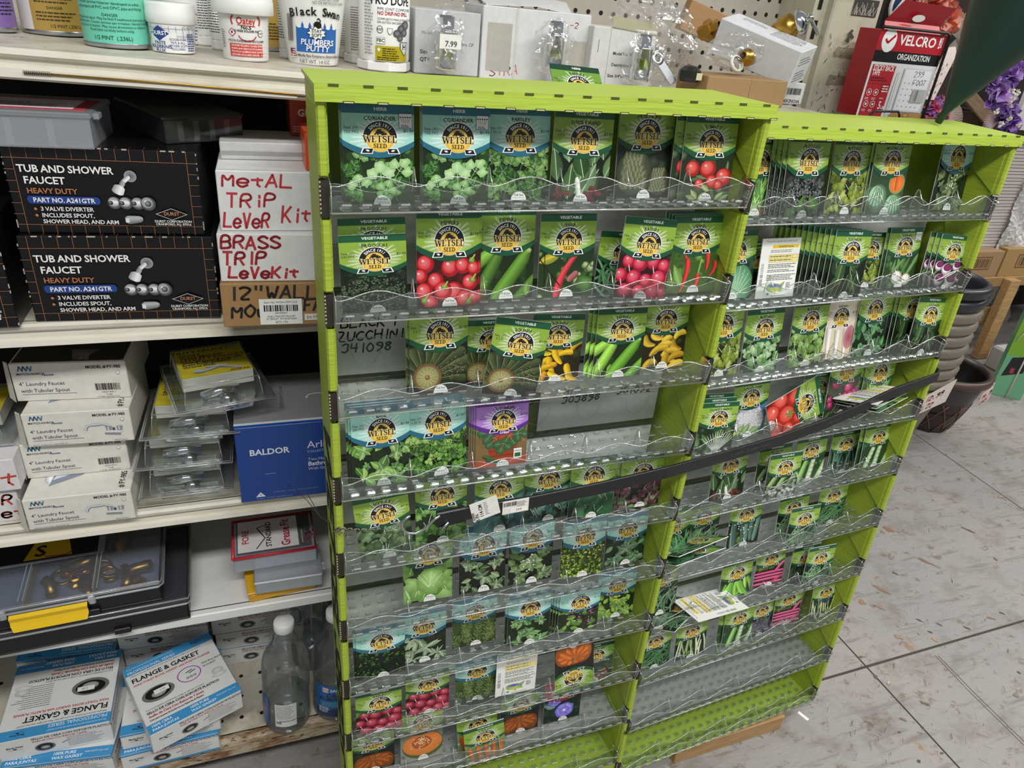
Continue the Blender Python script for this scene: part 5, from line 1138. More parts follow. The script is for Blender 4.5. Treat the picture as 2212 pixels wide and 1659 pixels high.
# ================================================================ GOODS ON THE SHELVES
def face(m, W, D, H, which, mt):
    if which == 'front': return Cv(m, flat((0, 0, 0), (1, 0, 0), (0, 0, 1), .001), mt), W * 1000, H * 1000
    if which == 'top': return Cv(m, flat((0, 0, H), (1, 0, 0), (0, 1, 0), .001), mt), W * 1000, D * 1000
    if which == 'top180': return Cv(m, flat((W, D, H), (-1, 0, 0), (0, -1, 0), .001), mt), W * 1000, D * 1000
    if which == 'right': return Cv(m, flat((W, 0, 0), (0, 1, 0), (0, 0, 1), .001), mt), D * 1000, H * 1000
    if which == 'left': return Cv(m, flat((0, D, 0), (0, -1, 0), (0, 0, 1), .001), mt), D * 1000, H * 1000
def carton(name, label, cat, W, D, H, loc, yaw=0, col='e6e5e0', mt='card', art=None, group=None, tilt=(0, 0), b=.0012, wear=None):
    m = M(); m.box(0, W, 0, D, 0, H, mt, col, b=b)
    for k, fn in (art or {}).items():
        c, w, h = face(m, W, D, H, k, mt); fn(c, w, h)
    if wear:
        rg = random.Random(W + H)
        for k in range(14):
            t = rg.random(); x = t * W; l = rg.uniform(.001, .007)
            m.box(x, min(W, x + l), -.0003, .0009, H - .0012, H + .0002, mt, wear)
            if k < 8: z = rg.random() * H; m.box(W - .001, W + .0002, -.0003, .0008, z, min(H, z + l), mt, wear); m.box(-.0002, .001, -.0003, .0008, z, min(H, z + l * .7), mt, wear)
    o = m.build(name); o.location = loc; o.rotation_euler = (tilt[0], tilt[1], yaw)
    return tag(o, label, cat, group)
def pxbox(bl, br, tp, z):
    A = atz(*bl, z); B = atz(*br, z); U = (B - A); W = U.length; U.normalize(); N = V((-U.y, U.x, 0)); T = atp(*tp, A, N)
    return A, math.atan2(U.y, U.x), W, T.z - z
# ---- black tub faucet boxes
def tub_front(c, w, h):
    X = lambda f: f * w; Y = lambda f: f * h; o = 'b0714c'
    for x in (.05, .945): c.line([(X(x), 0), (X(x), h)], .5, o)
    for y in (.865, .105): c.line([(0, Y(y)), (w, Y(y))], .5, o)
    for k in range(1, 12):
        x = .05 + .0746 * k; c.line([(X(x), 0), (X(x), Y(.105))], .45, o); c.line([(X(x), Y(.865)), (X(x), h)], .45, o)
    for k in range(1, 6):
        y = .105 + .127 * k; c.line([(0, Y(y)), (X(.05), Y(y))], .45, o); c.line([(X(.945), Y(y)), (w, Y(y))], .45, o)
    k = w / 240; c.txt('TUB AND SHOWER', X(.065), Y(.715), 9.6 * k, 'f2efee', al='l', b=True, sx=.98); c.txt('FAUCET', X(.085), Y(.585), 9.6 * k, 'f2efee', al='l', b=True)
    c.txt('HEAVY DUTY', X(.09), Y(.475), 7.2 * k, 'b5764f', al='l', b=True)
    c.rect(X(.10), Y(.355), X(.44), Y(.445), '24448c'); c.ell(X(.10), Y(.40), 4 * k, Y(.045), '24448c'); c.ell(X(.44), Y(.40), 4 * k, Y(.045), '24448c')
    c.txt('PART NO. A241GTR', X(.27), Y(.373), 6.4 * k, 'f2efee', b=True, sx=.95)
    for y, t in ((.275, '3 VALVE DIVERTER'), (.200, 'INCLUDES SPOUT,'), (.128, 'SHOWER HEAD, AND ARM')): c.txt(t, X(.14), Y(y), 5.6 * k, 'e8e5e4', al='l', b=True)
    for y in (.295, .22): c.ell(X(.115), Y(y), 2 * k, 2 * k, 'b5764f', seg=8)
    g = ('9a9da0', 'd4d6d8', '5a5d60')
    c.ell(X(.635), Y(.70), 8 * k, 8 * k, g[2], g[0]); bar(c, X(.63), Y(.70), X(.585), Y(.62), 6 * k, g[1]); bar(c, X(.595), Y(.64), X(.57), Y(.55), 7 * k, g[0]); bar(c, X(.575), Y(.59), X(.55), Y(.49), 14 * k, g[1], 16 * k)
    for x in (.53, .59, .655): ball(c, X(x), Y(.385), 9 * k, g[0], 'ffffff', '3a3c3f'); bar(c, X(x - .03), Y(.385), X(x + .02), Y(.38), 9 * k, g[1]); ball(c, X(x - .02), Y(.385), 3 * k, '303236')
    ball(c, X(.71), Y(.385), 10 * k, g[0], 'ffffff', '3a3c3f'); ball(c, X(.71), Y(.385), 4 * k, g[2])
    bar(c, X(.575), Y(.185), X(.67), Y(.20), 13 * k, g[0], 9 * k); c.rect(X(.575), Y(.155), X(.595), Y(.205), 'e4e6e8')
    d = lambda q, col: c.poly([(X(.83) - q * 21 * k, Y(.265)), (X(.83), Y(.265) - q * 8.5 * k), (X(.83) + q * 21 * k, Y(.265)), (X(.83), Y(.265) + q * 8.5 * k)], col)
    d(1, 'e8e5e4'); d(.93, '0c0c0e'); c.txt('DURST', X(.83), Y(.252), 4.6 * k, 'c0805a', b=True)
    c.txt('DURST CORPORATION', X(.835), Y(.165), 3.3 * k, 'e8e5e4', b=True); c.txt('CRANFORD, N.J. 07016', X(.835), Y(.13), 3.3 * k, 'e8e5e4', b=True)
def tub_top(c, w, h):
    for k in range(1, 12): c.line([(w * (.05 + .0746 * k), 0), (w * (.05 + .0746 * k), 12)], .45, '8a5a40')
GT = 'black tub and shower faucet boxes'
A, yaw, W1, H1 = pxbox((78, 696), (477, 686), (49, 510), Z2)
carton('faucet_box', 'lower black tub and shower faucet box resting on the shelf', 'box', W1, .22, H1, A, yaw, '0d0d10', 'glosscard', {'front': tub_front, 'top': tub_top}, GT, wear='b8b2a8')
zt = Z2 + H1 + .0005
A, yaw, W2, H2 = pxbox((42, 503), (443, 508), (8, 312), zt)
TUBTOP = zt + H2
carton('faucet_box', 'upper black tub and shower faucet box under the clear parts boxes', 'box', W2, .22, H2, A, yaw, '0d0d10', 'glosscard', {'front': tub_front, 'top': tub_top}, GT, wear='b8b2a8')
B = atz(52, 699, Z2); 
carton('faucet_box', 'black faucet box cut off by the left edge, white barcode sticker on it', 'box', W1, .22, H1 * 1.22, (B.x - W1 - .002, B.y - .012, Z2), 0, '0d0d10', 'glosscard', {'front': tub_front, 'right': lambda c, w, h: [c.line([(w * k / 9, 0), (w * k / 9, h * .12)], .4, '8a5a40') for k in range(1, 9)]}, GT, wear='b8b2a8')
m = M(); m.box(0, .045, 0, .0006, 0, .030, 'card', 'dfe2ea'); c = Cv(m, flat((0, 0, 0), (1, 0, 0), (0, 0, 1), .001)); c.bars(22, 4, 18, 22, 4); o = m.build('barcode_sticker', C.objects['faucet_box.002'], (W1 - .062, -.0012, .012))
# ---- white trip lever boxes, brown faucet box
def pen_lines(L, col, lw):
    def f(c, w, h):
        for i, (t, x, y, hh, sx) in enumerate(L): c.pen(t, x * w, y * h, hh * h, col, lw, sx, seed=i)
    return f
A, yaw, W, H = pxbox((484, 707), (712, 700), (474, 614), Z2)
zk = Z2 + H + .0005
def brown_front(c, w, h):
    c.pen('12"WALL', w * .07, h * .64, h * .30, '2a2825', 3.4, 1.05); c.pen('MOu', w * .08, h * .22, h * .3, '2a2825', 3.2, 1); c.pen('FAU', w * .76, h * .36, h * .27, '2a2825', 3.2, .8); c.pen('et', w * .90, h * .10, h * .22, '2a2825', 3, .9)
bo = carton('faucet_carton', 'brown cardboard wall faucet box with black marker writing under the white boxes', 'box', W, .17, H, A, yaw, 'a47f52', 'kraft', {'front': brown_front})
m = M(); lw, lh = W * .40, H * .60; m.box(0, lw, -.0006, 0, 0, lh, 'card', 'eff0ee'); c = Cv(m, flat((0, -.0006, 0), (1, 0, 0), (0, 0, 1), .001)); w, h = lw * 1000, lh * 1000
c.txt('Item No: WON-WM12LF', w / 2, h * .84, h * .075, '222222'); c.bars(w * .1, h * .52, w * .8, h * .25, 9); c.txt('608939480647', w / 2, h * .43, h * .05, '222222'); c.txt('WALL MOUNT FAUCET', w / 2, h * .29, h * .065, '222222'); c.txt('12" SPOUT, W/ SOAP DISH', w / 2, h * .19, h * .065, '222222'); c.txt("Q'TY 1 PC", w / 2, h * .06, h * .07, '222222')
m.build('barcode_label', bo, (W * .34, -.0002, H * .04))
m = M(); m.box(0, W * .14, -.0006, 0, 0, H * .15, 'card', 'e8e6de'); c = Cv(m, flat((0, -.0006, 0), (1, 0, 0), (0, 0, 1), .001)); c.txt('$4.99', W * 70, H * 40, H * 70, '77736a'); m.build('price_sticker', bo, (W * .76, -.0002, H * .12))
A, yaw, W, H = pxbox((478, 609), (690, 607), (474, 505), zk)
carton('trip_lever_box', 'white box with red marker BRASS, between brown box and METAL box', 'box', W, .16, H, A, yaw, 'e3e3e2', 'card', {'front': pen_lines([('BRASS', .03, .70, .26, 1.0), ('TRIP', .03, .38, .26, 1.0), ('LeVeKit', .08, .08, .24, .95)], 'b3303a', 3.2)}, 'white trip lever boxes')
zm = zk + H + .0005
A, yaw, W, H = pxbox((478, 499), (695, 499), (474, 368), zm)
carton('trip_lever_box', 'white box with red marker METAL, topmost of the trip lever boxes', 'box', W, .17, H, A, yaw, 'e6e6e6', 'card', {'front': pen_lines([('MetAL', .05, .74, .21, 1.2), ('TRiP', .07, .42, .22, 1.1), ('LeVeR', .03, .06, .25, .66), ('Kit', .60, .16, .28, .72)], 'c23540', 2.8), 'top': lambda c, w, h: c.line([(2, 5), (w - 2, 7)], .5, 'a9a69c')}, 'white trip lever boxes')
ZM = zm + H
carton('flat_box', 'flat grey-white box lying at the back on the METAL box', 'box', W * .9, .09, .022, (A.x + .006, A.y + .06, ZM + .0005), 0, 'c9c9c8', 'card', {'front': lambda c, w, h: c.rect(0, h * .25, w, h * .5, 'a0a0a0')})
o = aty(664, 245, A.y + .03)
for k, (col, dx, dz, lab) in enumerate((('a83c24', 0, 0, 'dark orange carton behind the left edge of the left display'), ('d8502c', .010, 0, 'bright orange carton beside the white METAL box'))):
    carton('orange_carton', lab, 'carton', .06, .08, .066 if k == 0 else .045, (A.x + W - .026 + dx + k * .0, A.y + .072 - k * .045 + .04, ZM + .0228) if k == 0 else (A.x + W - .016, A.y + .004, ZM + .0005), 0, col, 'glosscard', {'front': lambda c, w, h: (c.txt('GF', w * .3, h * .4, 9, 'f2e4dc', b=True), c.lines(4, 12, 30, 3, 3, 1, 'f0c8b8'))}, 'orange cartons')
# ---- clear compartment boxes on top of the tub faucet boxes
def clear_box(label, A, yaw, W, D, H, ins, lid, sticker=None, n=5, mt='frosted', latch=None):
    root = empty('parts_box', A, (0, 0, yaw)); tag(root, label, 'parts box', 'clear plastic compartment boxes')
    m = M(); t = .0016; m.box(0, W, 0, D, 0, t, mt)
    for q in ((0, W, 0, t), (0, W, D - t, D), (0, t, 0, D), (W - t, W, 0, D)): m.box(q[0], q[1], q[2], q[3], t, H * .82, mt)
    m.build('tray_body', root)
    for k in range(1, n):
        m = M(); x = W * k / n; m.box(x - .0007, x + .0007, t, D - t, t, H * .78, 'clear'); m.box(x - .0035, x + .0035, .0012, .0024, t, H * .78, 'clear_edge'); m.build('divider', root)
    m = M(); m.box(-.002, W + .002, -.002, D + .002, H * .82, H, mt, lid, b=.002); m.build('lid', root)
    if latch: m = M(); m.box(W + .001, W + .008, .012, .030, H * .78, H * .95, mt, b=.001); m.build('latch', root)
    if sticker: sticker(root, W, D, H)
    rg = random.Random(label)
    for k, (cx, cy, r, col) in enumerate(ins):
        m = M(); m.lathe([(r * .6, .002), (r, .003), (r, .006), (r * .6, .007)], 'plastic', col, 16, (cx * W, cy * D, 0)); m.build('fitting', root)
    return root
def pink_sticker(root, W, D, H):
    m = M(); m.box(.006, W - .006, .014, D - .02, H, H + .0006, 'card', 'c24a58'); m.box(.006, W - .02, .022, D - .03, H + .0006, H + .001, 'card', 'eceaf0'); c = Cv(m, flat((0, 0, H + .001), (1, 0, 0), (0, 1, 0), .001)); c.lines(20, 55, W * 1000 - 50, 7, 4.5, 2.2, '6a6a78')
    m.build('paper_label', root)
A = atz(204, 323, TUBTOP); A2 = atz(0, 316, TUBTOP); yw = math.atan2(A.y - A2.y, A.x - A2.x)
clear_box('clear compartment box with pink and white paper label, far left', A - V((cos(yw) * .21, sin(yw) * .21, 0)), yw, .21, .115, .040, [(.72, .3, .022, '2a3040'), (.86, .25, .018, '2a3040'), (.68, .6, .018, '30384a')], 'e8eaf0', pink_sticker, 5, latch=True)
A = atz(359, 311, TUBTOP + .001); B = atz(530, 303, TUBTOP + .001)
clear_box('dim clear compartment box lying askew across the tub faucet box', A, math.atan2(B.y - A.y, B.x - A.x) + .06, (B - A).length, .155, .033, [(.15, .2, .012, '2c4a90'), (.1, .35, .01, '2c4a90'), (.52, .2, .01, 'b04a4a'), (.66, .22, .011, 'b04a4a'), (.88, .2, .012, '34406a')], 'c0c2c6', None, 5, 'smoke')
# ---- laundry faucet boxes
def faucet_pic(c, x, y, k):
    g = ('8f9498', 'd8dcdf', '4a4e52'); pts = [(x, y + 2 * k), (x + 1 * k, y + 9 * k), (x + 7 * k, y + 13 * k), (x + 30 * k, y + 14 * k), (x + 40 * k, y + 10 * k), (x + 42 * k, y + 4 * k)]
    for a, b_ in zip(pts, pts[1:]): bar(c, a[0], a[1], b_[0], b_[1], 5.5 * k, g[0], hi=.7)
    c.poly([(x + 30 * k, y - 4 * k), (x + 56 * k, y - 6 * k), (x + 62 * k, y - 2 * k), (x + 36 * k, y + 1 * k)], g[1]); c.poly([(x + 30 * k, y - 4 * k), (x + 56 * k, y - 6 * k), (x + 56 * k, y - 11 * k), (x + 30 * k, y - 8 * k)], g[0])
    for q in (34, 52): c.poly([(x + q * k, y + 0), (x + (q + 8) * k, y), (x + (q + 9) * k, y + 9 * k), (x - k + q * k, y + 9 * k)], g[0]); c.rect(x + (q + 2) * k, y, x + (q + 4) * k, y + 8.5 * k, g[1])
    c.rect(x + 44 * k, y, x + 48 * k, y + 6 * k, g[2])
def laundry(pic):
    def f(c, w, h):
        k = w / 200; nv = '1c2f52'; X = lambda q: q * w; Y = lambda q: q * h
        for j, col in enumerate(('1f6a80', '2a3f6a', '3f7a96')): c.line([(X(.07) + j * 7 * k, Y(.80)), (X(.085) + j * 7 * k, Y(.93)), (X(.105) + j * 7 * k, Y(.80)), (X(.12) + j * 7 * k, Y(.93))], 2.4 * k, col)
        c.txt('MATCO-NORCA', X(.05), Y(.70), 4.2 * k, '1d2430', al='l', b=True, sx=1.05); c.txt('Faucets', X(.26), Y(.67), 4.6 * k, '2a4a8a', al='l', b=True, it=.35)
        c.txt('4" Laundry Faucet', X(.05), Y(.42), 7.4 * k, nv, al='l'); c.txt('with Tubular Spout', X(.055), Y(.24), 7.4 * k, nv, al='l'); c.line([(X(.06), Y(.19)), (X(.53), Y(.19))], .5, nv)
        c.txt('MODEL # FY-985', X(.955), Y(.83), 6.0 * k, '2a2a2c', al='r', b=True); c.ell(X(.92), Y(.70), 4 * k, 4.4 * k, '9a9a98'); c.ell(X(.92), Y(.705), 3.3 * k, 3.6 * k, 'e4e2da')
        if pic: faucet_pic(c, X(.56), Y(.38), k * 1.15); c.txt('Made in Taiwan', X(.94), Y(.06), 2.8 * k, '44443f', al='r'); c.txt('MATCO-NORCA INC., BREWSTER, NY', X(.05), Y(.05), 2.6 * k, '44443f', al='l')
        else: c.bars(X(.70), Y(.24), w * .22, h * .18, 7); c.txt('0 82647 98701 2', X(.81), Y(.17), 2.6 * k, '333333'); c.txt('FY-985', X(.81), Y(.10), 2.6 * k, '333333'); c.txt('4" CP BR. LAUNDRY FCT', X(.80), Y(.04), 2.6 * k, '333333')
    return f
def laundry_top(c, w, h):
    bar(c, w * .22, h * .25, w * .22, h * .62, 22, 'a8b0bc', hi=.8); c.poly([(w * .2, h * .2), (w * .5, h * .35), (w * .55, h * .6), (w * .25, h * .62)], '8a94a6'); c.poly([(w * .22, h * .3), (w * .42, h * .4), (w * .5, h * .55), (w * .3, h * .58)], 'dde2ea'); c.txt('# FY-985', w * .93, h * .2, 8, '2a2a2c', b=True, rot=90)
z = Z3; GLB = 'laundry faucet boxes in a stack'
for k, (bl, br, tl, pic, lab) in enumerate((((64, 1146), (294, 1119), (51, 1082), 1, 'bottom box of the laundry faucet stack, faucet picture on its front'), ((60, 1035), (283, 1013), (50, 962), 0, 'third laundry faucet box from the top, barcode on its front'), ((62, 967), (291, 951), (50, 896), 1, 'second laundry faucet box from the top, faucet picture on its front'), ((38, 868), (284, 858), (34, 786), 0, 'topmost laundry faucet box, flap open and plastic hanging out'))):
    A, yaw, W, H = pxbox(bl, br, tl, z)
    H = max(.035, H)
    o = carton('laundry_faucet_box', lab, 'box', W, .145, H, A, yaw, 'dedbd2', 'card', {'front': laundry(pic), 'top': laundry_top} if k != 3 else {'front': laundry(pic), 'top': lambda c, w, h: (c.rect(3, 4, w - 3, h - 60, '2a2622'),)}, GLB)
    m = M(); m.prism([(-.001, -.002, 0), (-.012, .010, .002), (-.010, .012, H - .002), (-.001, 0, H + .001)], (0, .002, 0), 'card', 'd8d4c8'); m.build('side_flap', o)
    if k == 3:
        m = M(); m.slab([[(0, .07, H), (W, .07, H)], [(0, .12, H + .018), (W, .12, H + .020)]], (0, .001, .002), 1, 'card', 'bdb9b0'); m.prism([(0, .065, H), (W, .065, H), (W, .09, H + .012), (0, .09, H + .012)], (0, .0, .0015), 'card', 'cfcbc2')
        c = Cv(m, flat((0, .0655, H + .0025), (1, 0, 0), V((0, .9, .43)), .001)); c.txt('MN 985', W * 280, 2, 12, '2a2a2c', b=True); m.build('open_flap', o)
        m = M(); rg = random.Random(6); rows = []
        for i in range(5):
            rows.append([(W * (.5 + .085 * j * (1 - .2 * i)) + .002 * i, .03 - .009 * i if i < 3 else -.003 - .001 * rg.random(), H + .004 - (0 if i < 3 else .017 * (i - 2)) + .002 * rg.random()) for j in range(4)])
        m.sheet(rows, 'bag', sm=True); m.build('plastic_wrap', o)
    z += H + .0006
# boxes and blister cut off by the left frame edge
B = atz(52, 1122, Z3); H = .058
o = carton('marked_box', 'white box with red marker at far left, lower one', 'box', .18, .15, H, (B.x - .18, B.y, Z3), 0, 'dcdadc', 'card', {'front': lambda c, w, h: (c.pen('oR', w * .80, h * .50, h * .3, 'c04434', 3), c.pen('et', w * .86, h * .12, h * .3, 'c04434', 3))}, 'white marked boxes at the left edge')
B = atz(46, 1058, Z3 + H)
carton('marked_box', 'white box with red marker at far left, under the clear blister', 'box', .18, .15, .052, (B.x - .18, B.y, Z3 + H + .0005), 0, 'dcdadc', 'card', {'front': lambda c, w, h: c.pen('t', w * .88, h * .2, h * .55, 'c04434', 3.2)}, 'white marked boxes at the left edge')
# ---- yellow blister packs
def blister(label, A, yaw, W, D, tilt, lit):
    root = empty('blister_pack', A, (tilt[0], tilt[1], yaw)); tag(root, label, 'blister pack', 'clear faucet blister packs in a stack')
    m = M(); m.box(-.012, W + .012, -.012, D + .008, -.0008, .0008, 'clear')
    fr = [(-.012, -.012, 0), (W + .012, -.012, 0), (W + .012, D + .008, 0), (-.012, D + .008, 0), (-.012, -.012, 0)]
    m.tube(fr, .0013, 'clear_edge', seg=6); m.tube([(x * .96 + W * .02, y * .94 + .003, .001) for x, y, z_ in fr], .0007, 'clear_edge', seg=5)
    m.build('flange', root)
    m = M(); hT = .030
    for z0, z1, s0, s1 in ((0, -.026, .10, .14), (0, hT, .02, .05)):
        r = lambda s, z_: [(W * s, D * s, z_), (W * (1 - s), D * s, z_), (W * (1 - s), D * (1 - s), z_), (W * s, D * (1 - s), z_)]
        m.sheet([r(s0, z0), r(s1, z1)], 'clear', wrap=True); m.add(r(s1, z1), [(0, 1, 2, 3)], 'clear'); q = r(s1, z1); m.tube(q + q[:1], .0009, 'clear_edge', seg=5)
        for a_, b_ in zip(r(s0, z0), q): m.tube([a_, b_], .0006, 'clear_edge', seg=5)
    m.build('clear_shell', root)
    m = M(); y0 = D * .26; m.box(W * .05, W * .94, y0, D * .95, .006, hT - .002, 'glosscard', 'e8e4d6', b=.001)
    c = Cv(m, flat((W * .05, y0, hT - .002), (1, 0, 0), (0, 1, 0), .001), 'glosscard'); w, h = W * 890, (D * .95 - y0) * 1000
    c.rect(0, 0, w, h, 'f0d81c'); c.txt('UTILITY FAUCET', w * .36, h * .86, h * .085, '2a2614', b=True, sx=1.1); c.line([(2, h * .82), (w - 2, h * .82)], .5, '2a2614'); c.txt('PPO18-4', w * .08, h * .74, h * .06, '2a2614', al='l', b=True); c.txt('WALL MOUNT', w * .08, h * .66, h * .07, '2a2614', al='l', b=True); c.txt('UTILITY FAUCET', w * .08, h * .565, h * .085, 'b5301c', al='l', b=True, sx=1.1)
    for q, t in ((.48, 'With 8" spout & soap dish'), (.405, 'Brass body, polished'), (.33, 'chrome finish')): c.txt(t, w * .08, h * q, h * .062, '2a2614', al='l', b=True)
    k = w / 130; faucet = [((.2, .18), (.36, .16), 15), ((.34, .16), (.55, .24), 9), ((.5, .26), (.68, .25), 13), ((.6, .24), (.86, .10), 8), ((.38, .28), (.5, .25), 6)]
    for a_, b_, q in faucet: bar(c, a_[0] * w, a_[1] * h, b_[0] * w, b_[1] * h, (q + 2.5) * k, 'f4f2ea', hi=0)
    for a_, b_, q in faucet: bar(c, a_[0] * w, a_[1] * h, b_[0] * w, b_[1] * h, q * k, 'a0a4a8', hi=.6)
    c.txt('Plumb Pak', w * .82, h * .03, h * .05, 'a02818', b=True, it=.2); c.rect(w * .78, h * .9, w * .96, h * .98, 'b8b090')
    m.build('yellow_card', root)
    m = M(); m.tube([(W * .25, D * .14, .004), (W * .45, D * .10, .012), (W * .7, D * .16, .008)], .007, 'chrome', seg=10); m.lathe([(.004, 0), (.012, .002), (.012, .012), (.004, .016)], 'chrome', 'ffffff', 18, (W * .55, D * .14, -.012)); m.build('chrome_faucet', root)
    return root
for k, (fl_, fr_, zz_, lab) in enumerate((((300, 1080), (505, 1056), Z3 + .027, 'lowest clear faucet blister pack in the stack'), ((288, 1018), (502, 999), Z3 + .080, 'second clear faucet blister pack from the bottom'), ((302, 952), (518, 935), Z3 + .132, 'third blister pack from the bottom, yellow card at its left'), ((376, 896), (596, 866), Z3 + .186, 'topmost blister pack with the big yellow utility faucet card'))):
    A = atz(*fl_, zz_); B = atz(*fr_, zz_); U = (B - A); yw = math.atan2(U.y, U.x)
    blister(lab, A + V((.012 * cos(yw), .012 * sin(yw) + .012, 0)), yw + (.10 if k == 3 else 0), U.length - .024, .135, (0, 0), k >= 2)
A = atz(26, 958, Z3 + .118)
blister('clear blister pack cut off by the left frame edge above the marked boxes', A - V((.16, -.012, 0)), 0, .15, .12, (0, 0), 0)
# ---- blue faucet carton
A, yaw, W, H = pxbox((522, 1087), (724, 1063), (529, 924), Z3); VW = W * 1000; W = .245
def baldor_front(c, w, h):
    c.txt('BALDOR', w * .075, h * .63, 10.5, 'e4e8f2', al='l', b=True); c.txt('Arlington', VW * .72, h * .66, 12.5, 'dfe4f0', al='l'); c.txt('COLLECTION', VW * .72, h * .60, 4, 'b8c2dc', al='l'); c.txt('Two Handle', VW * .72, h * .49, 5.2, 'c8d0e4', al='l'); c.txt('Bathroom', VW * .72, h * .42, 7.6, 'e4e8f2', al='l', b=True); c.txt('With Grid Drain', VW * .72, h * .36, 5.2, 'c8d0e4', al='l')
    c.poly([(w * .09, h * .06), (w * .15, h * .06), (w * .12, h * .125)], 'dfe4f0'); c.rect(w * .118, h * .075, w * .122, h * .10, '173c86'); c.txt('WARNING: Cancer and Reproductive Harm', w * .2, h * .10, 2.6, '8090b8', al='l'); c.txt('Arlington, TX 76010  baldorfaucet.com', w * .09, h * .03, 2.4, '9aa8cc', al='l'); c.line([(w * .16, h * .37), (w * .22, h * .372)], .7, '9ab0d8')
def baldor_top(c, w, h):
    c.rect(0, 0, w, 6, '1f52a8'); c.rect(0, 6, w, 12, 'dcdfe4'); c.rect(0, 12, w, h, '8f9092'); c.txt('BALDOR', w * .93, h * .3, 11, '77787a', b=True, rot=90); c.txt('Arlington', w * .75, h * .3, 9, '6d6e70', rot=90, al='l'); c.txt('Bathroom Faucet', w * .30, h * .3, 7, '4a4a4c', rot=90, al='l'); faucet_pic(c, w * .45, h * .45, 1.1)  # mid grey puts the shade on this whitish top into its colour
carton('faucet_carton', 'blue two-handle bathroom faucet carton beside the blister packs', 'box', W, .16, H, A, yaw, '17418f', 'glosscard', {'front': baldor_front, 'top': baldor_top})
# ---- organizers on the white shelf
def organizer(label, BRp, z, W, D, H, yaw, lidmt, latch, fill, sticker):
    A = atz(*BRp, z); U = V((cos(yaw), sin(yaw), 0)); A = A - U * W
    root = empty('parts_organizer', A, (0, 0, yaw)); tag(root, label, 'parts organizer', 'black parts organizers')
    m = M(); t = .003; hb = H * .74
    m.box(0, W, 0, D, 0, .004, 'plastic', '141519', b=.001)
    for q in ((0, W, 0, t), (0, W, D - t, D), (0, t, 0, D), (W - t, W, 0, D)): m.box(q[0], q[1], q[2], q[3], .004, hb, 'plastic', '141519')
    m.box(-.003, W + .003, -.004, D + .003, hb - .006, hb, 'plastic', '17181c', b=.001) if False else None
    for k in range(3): m.box(t + (W - 2 * t) * (k + 1) / 4 - .001, t + (W - 2 * t) * (k + 1) / 4 + .001, t, D - t, .004, hb - .002, 'plastic', 'b8a468')
    m.box(t, W - t, t, D - t, .004, .006, 'plastic', '97a2bc')
    for x in (.10, .32): m.box(W - x - .012, W - x + .012, -.006, 0, .001, .012, 'plastic', '0f1013', b=.001)
    m.build('case_body', root)
    m = M(); m.box(-.004, W + .004, -.005, D + .004, hb, H, lidmt, b=.004)
    e_ = [(-.004, -.005, H), (W - .004 + .006, -.005, H), (W + .004, .006, H), (W + .004, D, H)]
    m.tube([(0, -.005, hb + .002), (W - .002, -.005, hb + .002), (W + .004, .001, hb + .002), (W + .004, D, hb + .002)], .0022, 'frosted', seg=6); m.tube(e_, .0014, 'clear_edge', seg=6)
    for x in (W * .25, W * .5, W * .76):
        for d_ in (-.003, .003): m.box(x + d_ - .0007, x + d_ + .0007, .008, D - .02, H, H + .0014, 'frosted')
    m.build('lid', root)
    if latch:
        m = M(); x0, x1 = W - latch[0], W - latch[1]
        m.sheet([[(x0, -.006, hb - .001), (x1, -.006, hb - .001)], [(x0, -.012, hb - .004), (x1, -.012, hb - .004)], [(x0, -.010, hb - .012), (x1, -.010, hb - .012)], [(x0, -.012, hb - .018), (x1, -.012, hb - .018)], [(x0 + .003, -.016, hb - .027), (x1 - .003, -.016, hb - .027)], [(x0 + .003, -.006, hb - .028), (x1 - .003, -.006, hb - .028)]], 'plastic', 'e8c01c')
        m.add([(x1, -.006, hb - .001), (x1, -.012, hb - .004), (x1, -.010, hb - .012), (x1, -.012, hb - .018), (x1 - .003, -.016, hb - .027), (x1 - .003, -.006, hb - .028)], [tuple(range(6))], 'plastic', 'e8c01c'); m.build('latch', root)
        for x in (x0 - .012, x1 + .002): m = M(); m.box(x, x + .010, -.010, -.004, hb - .006, H, 'frosted', b=.002); m.build('hinge_block', root)
    rg = random.Random(label)
    for k in range(fill):
        x, y = rg.uniform(.03, .17), rg.uniform(.03, D - .03); r = rg.uniform(.010, .019); m = M()
        if k % 3 == 0: m.lathe([(r * .7, 0), (r, .001), (r, .006), (r * .7, .007), (r * .7, 0)], 'brass', 'ffffff', 18)
        elif k % 3 == 1: m.tube([(-r, 0, r * .8), (r * .4, .002, r * .8), (r, .01, r * .9)], r * .5, 'brass', seg=10)
        else: m.lathe([(r * .5, 0), (r * .8, .002), (r * .8, .010), (r * .5, .012), (r * .5, .02)], 'brass', 'ffffff', 6, sm=False)
        m.build('brass_fitting', root, (W - x, y, .007), (rg.uniform(-.3, .3), rg.uniform(-.3, .3), rg.uniform(0, 3)))
    if sticker:
        m = M(); m.box(W - .30, W - .085, D * .55, D * .93, H, H + .0008, 'frosted'); m.box(W - .29, W - .095, D * .58, D * .90, H + .0008, H + .0014, 'card', '17171a'); c = Cv(m, flat((W - .29, D * .58, H + .0014), (1, 0, 0), (0, 1, 0), .001)); c.poly([(90, 3), (158, 3), (150, 44), (100, 44)], 'e0b81c'); c.txt('STANLEY'[:1], 112, 10, 26, '1a1a1a', b=True); c.line([(120, 6), (150, 4), (158, 12)], 2.5, 'c03028'); m.build('paper_insert', root)
    return root
organizer('lower black parts organizer with smoky lid on the white shelf', (412, 1335), ZW + .0005, .40, .20, .050, .045, 'smoke', None, 8, False)
organizer('upper black parts organizer with frosted lid and yellow latch', (352, 1296), ZW + .051, .38, .165, .044, .045, 'lidclear', (.205, .102), 24, True)
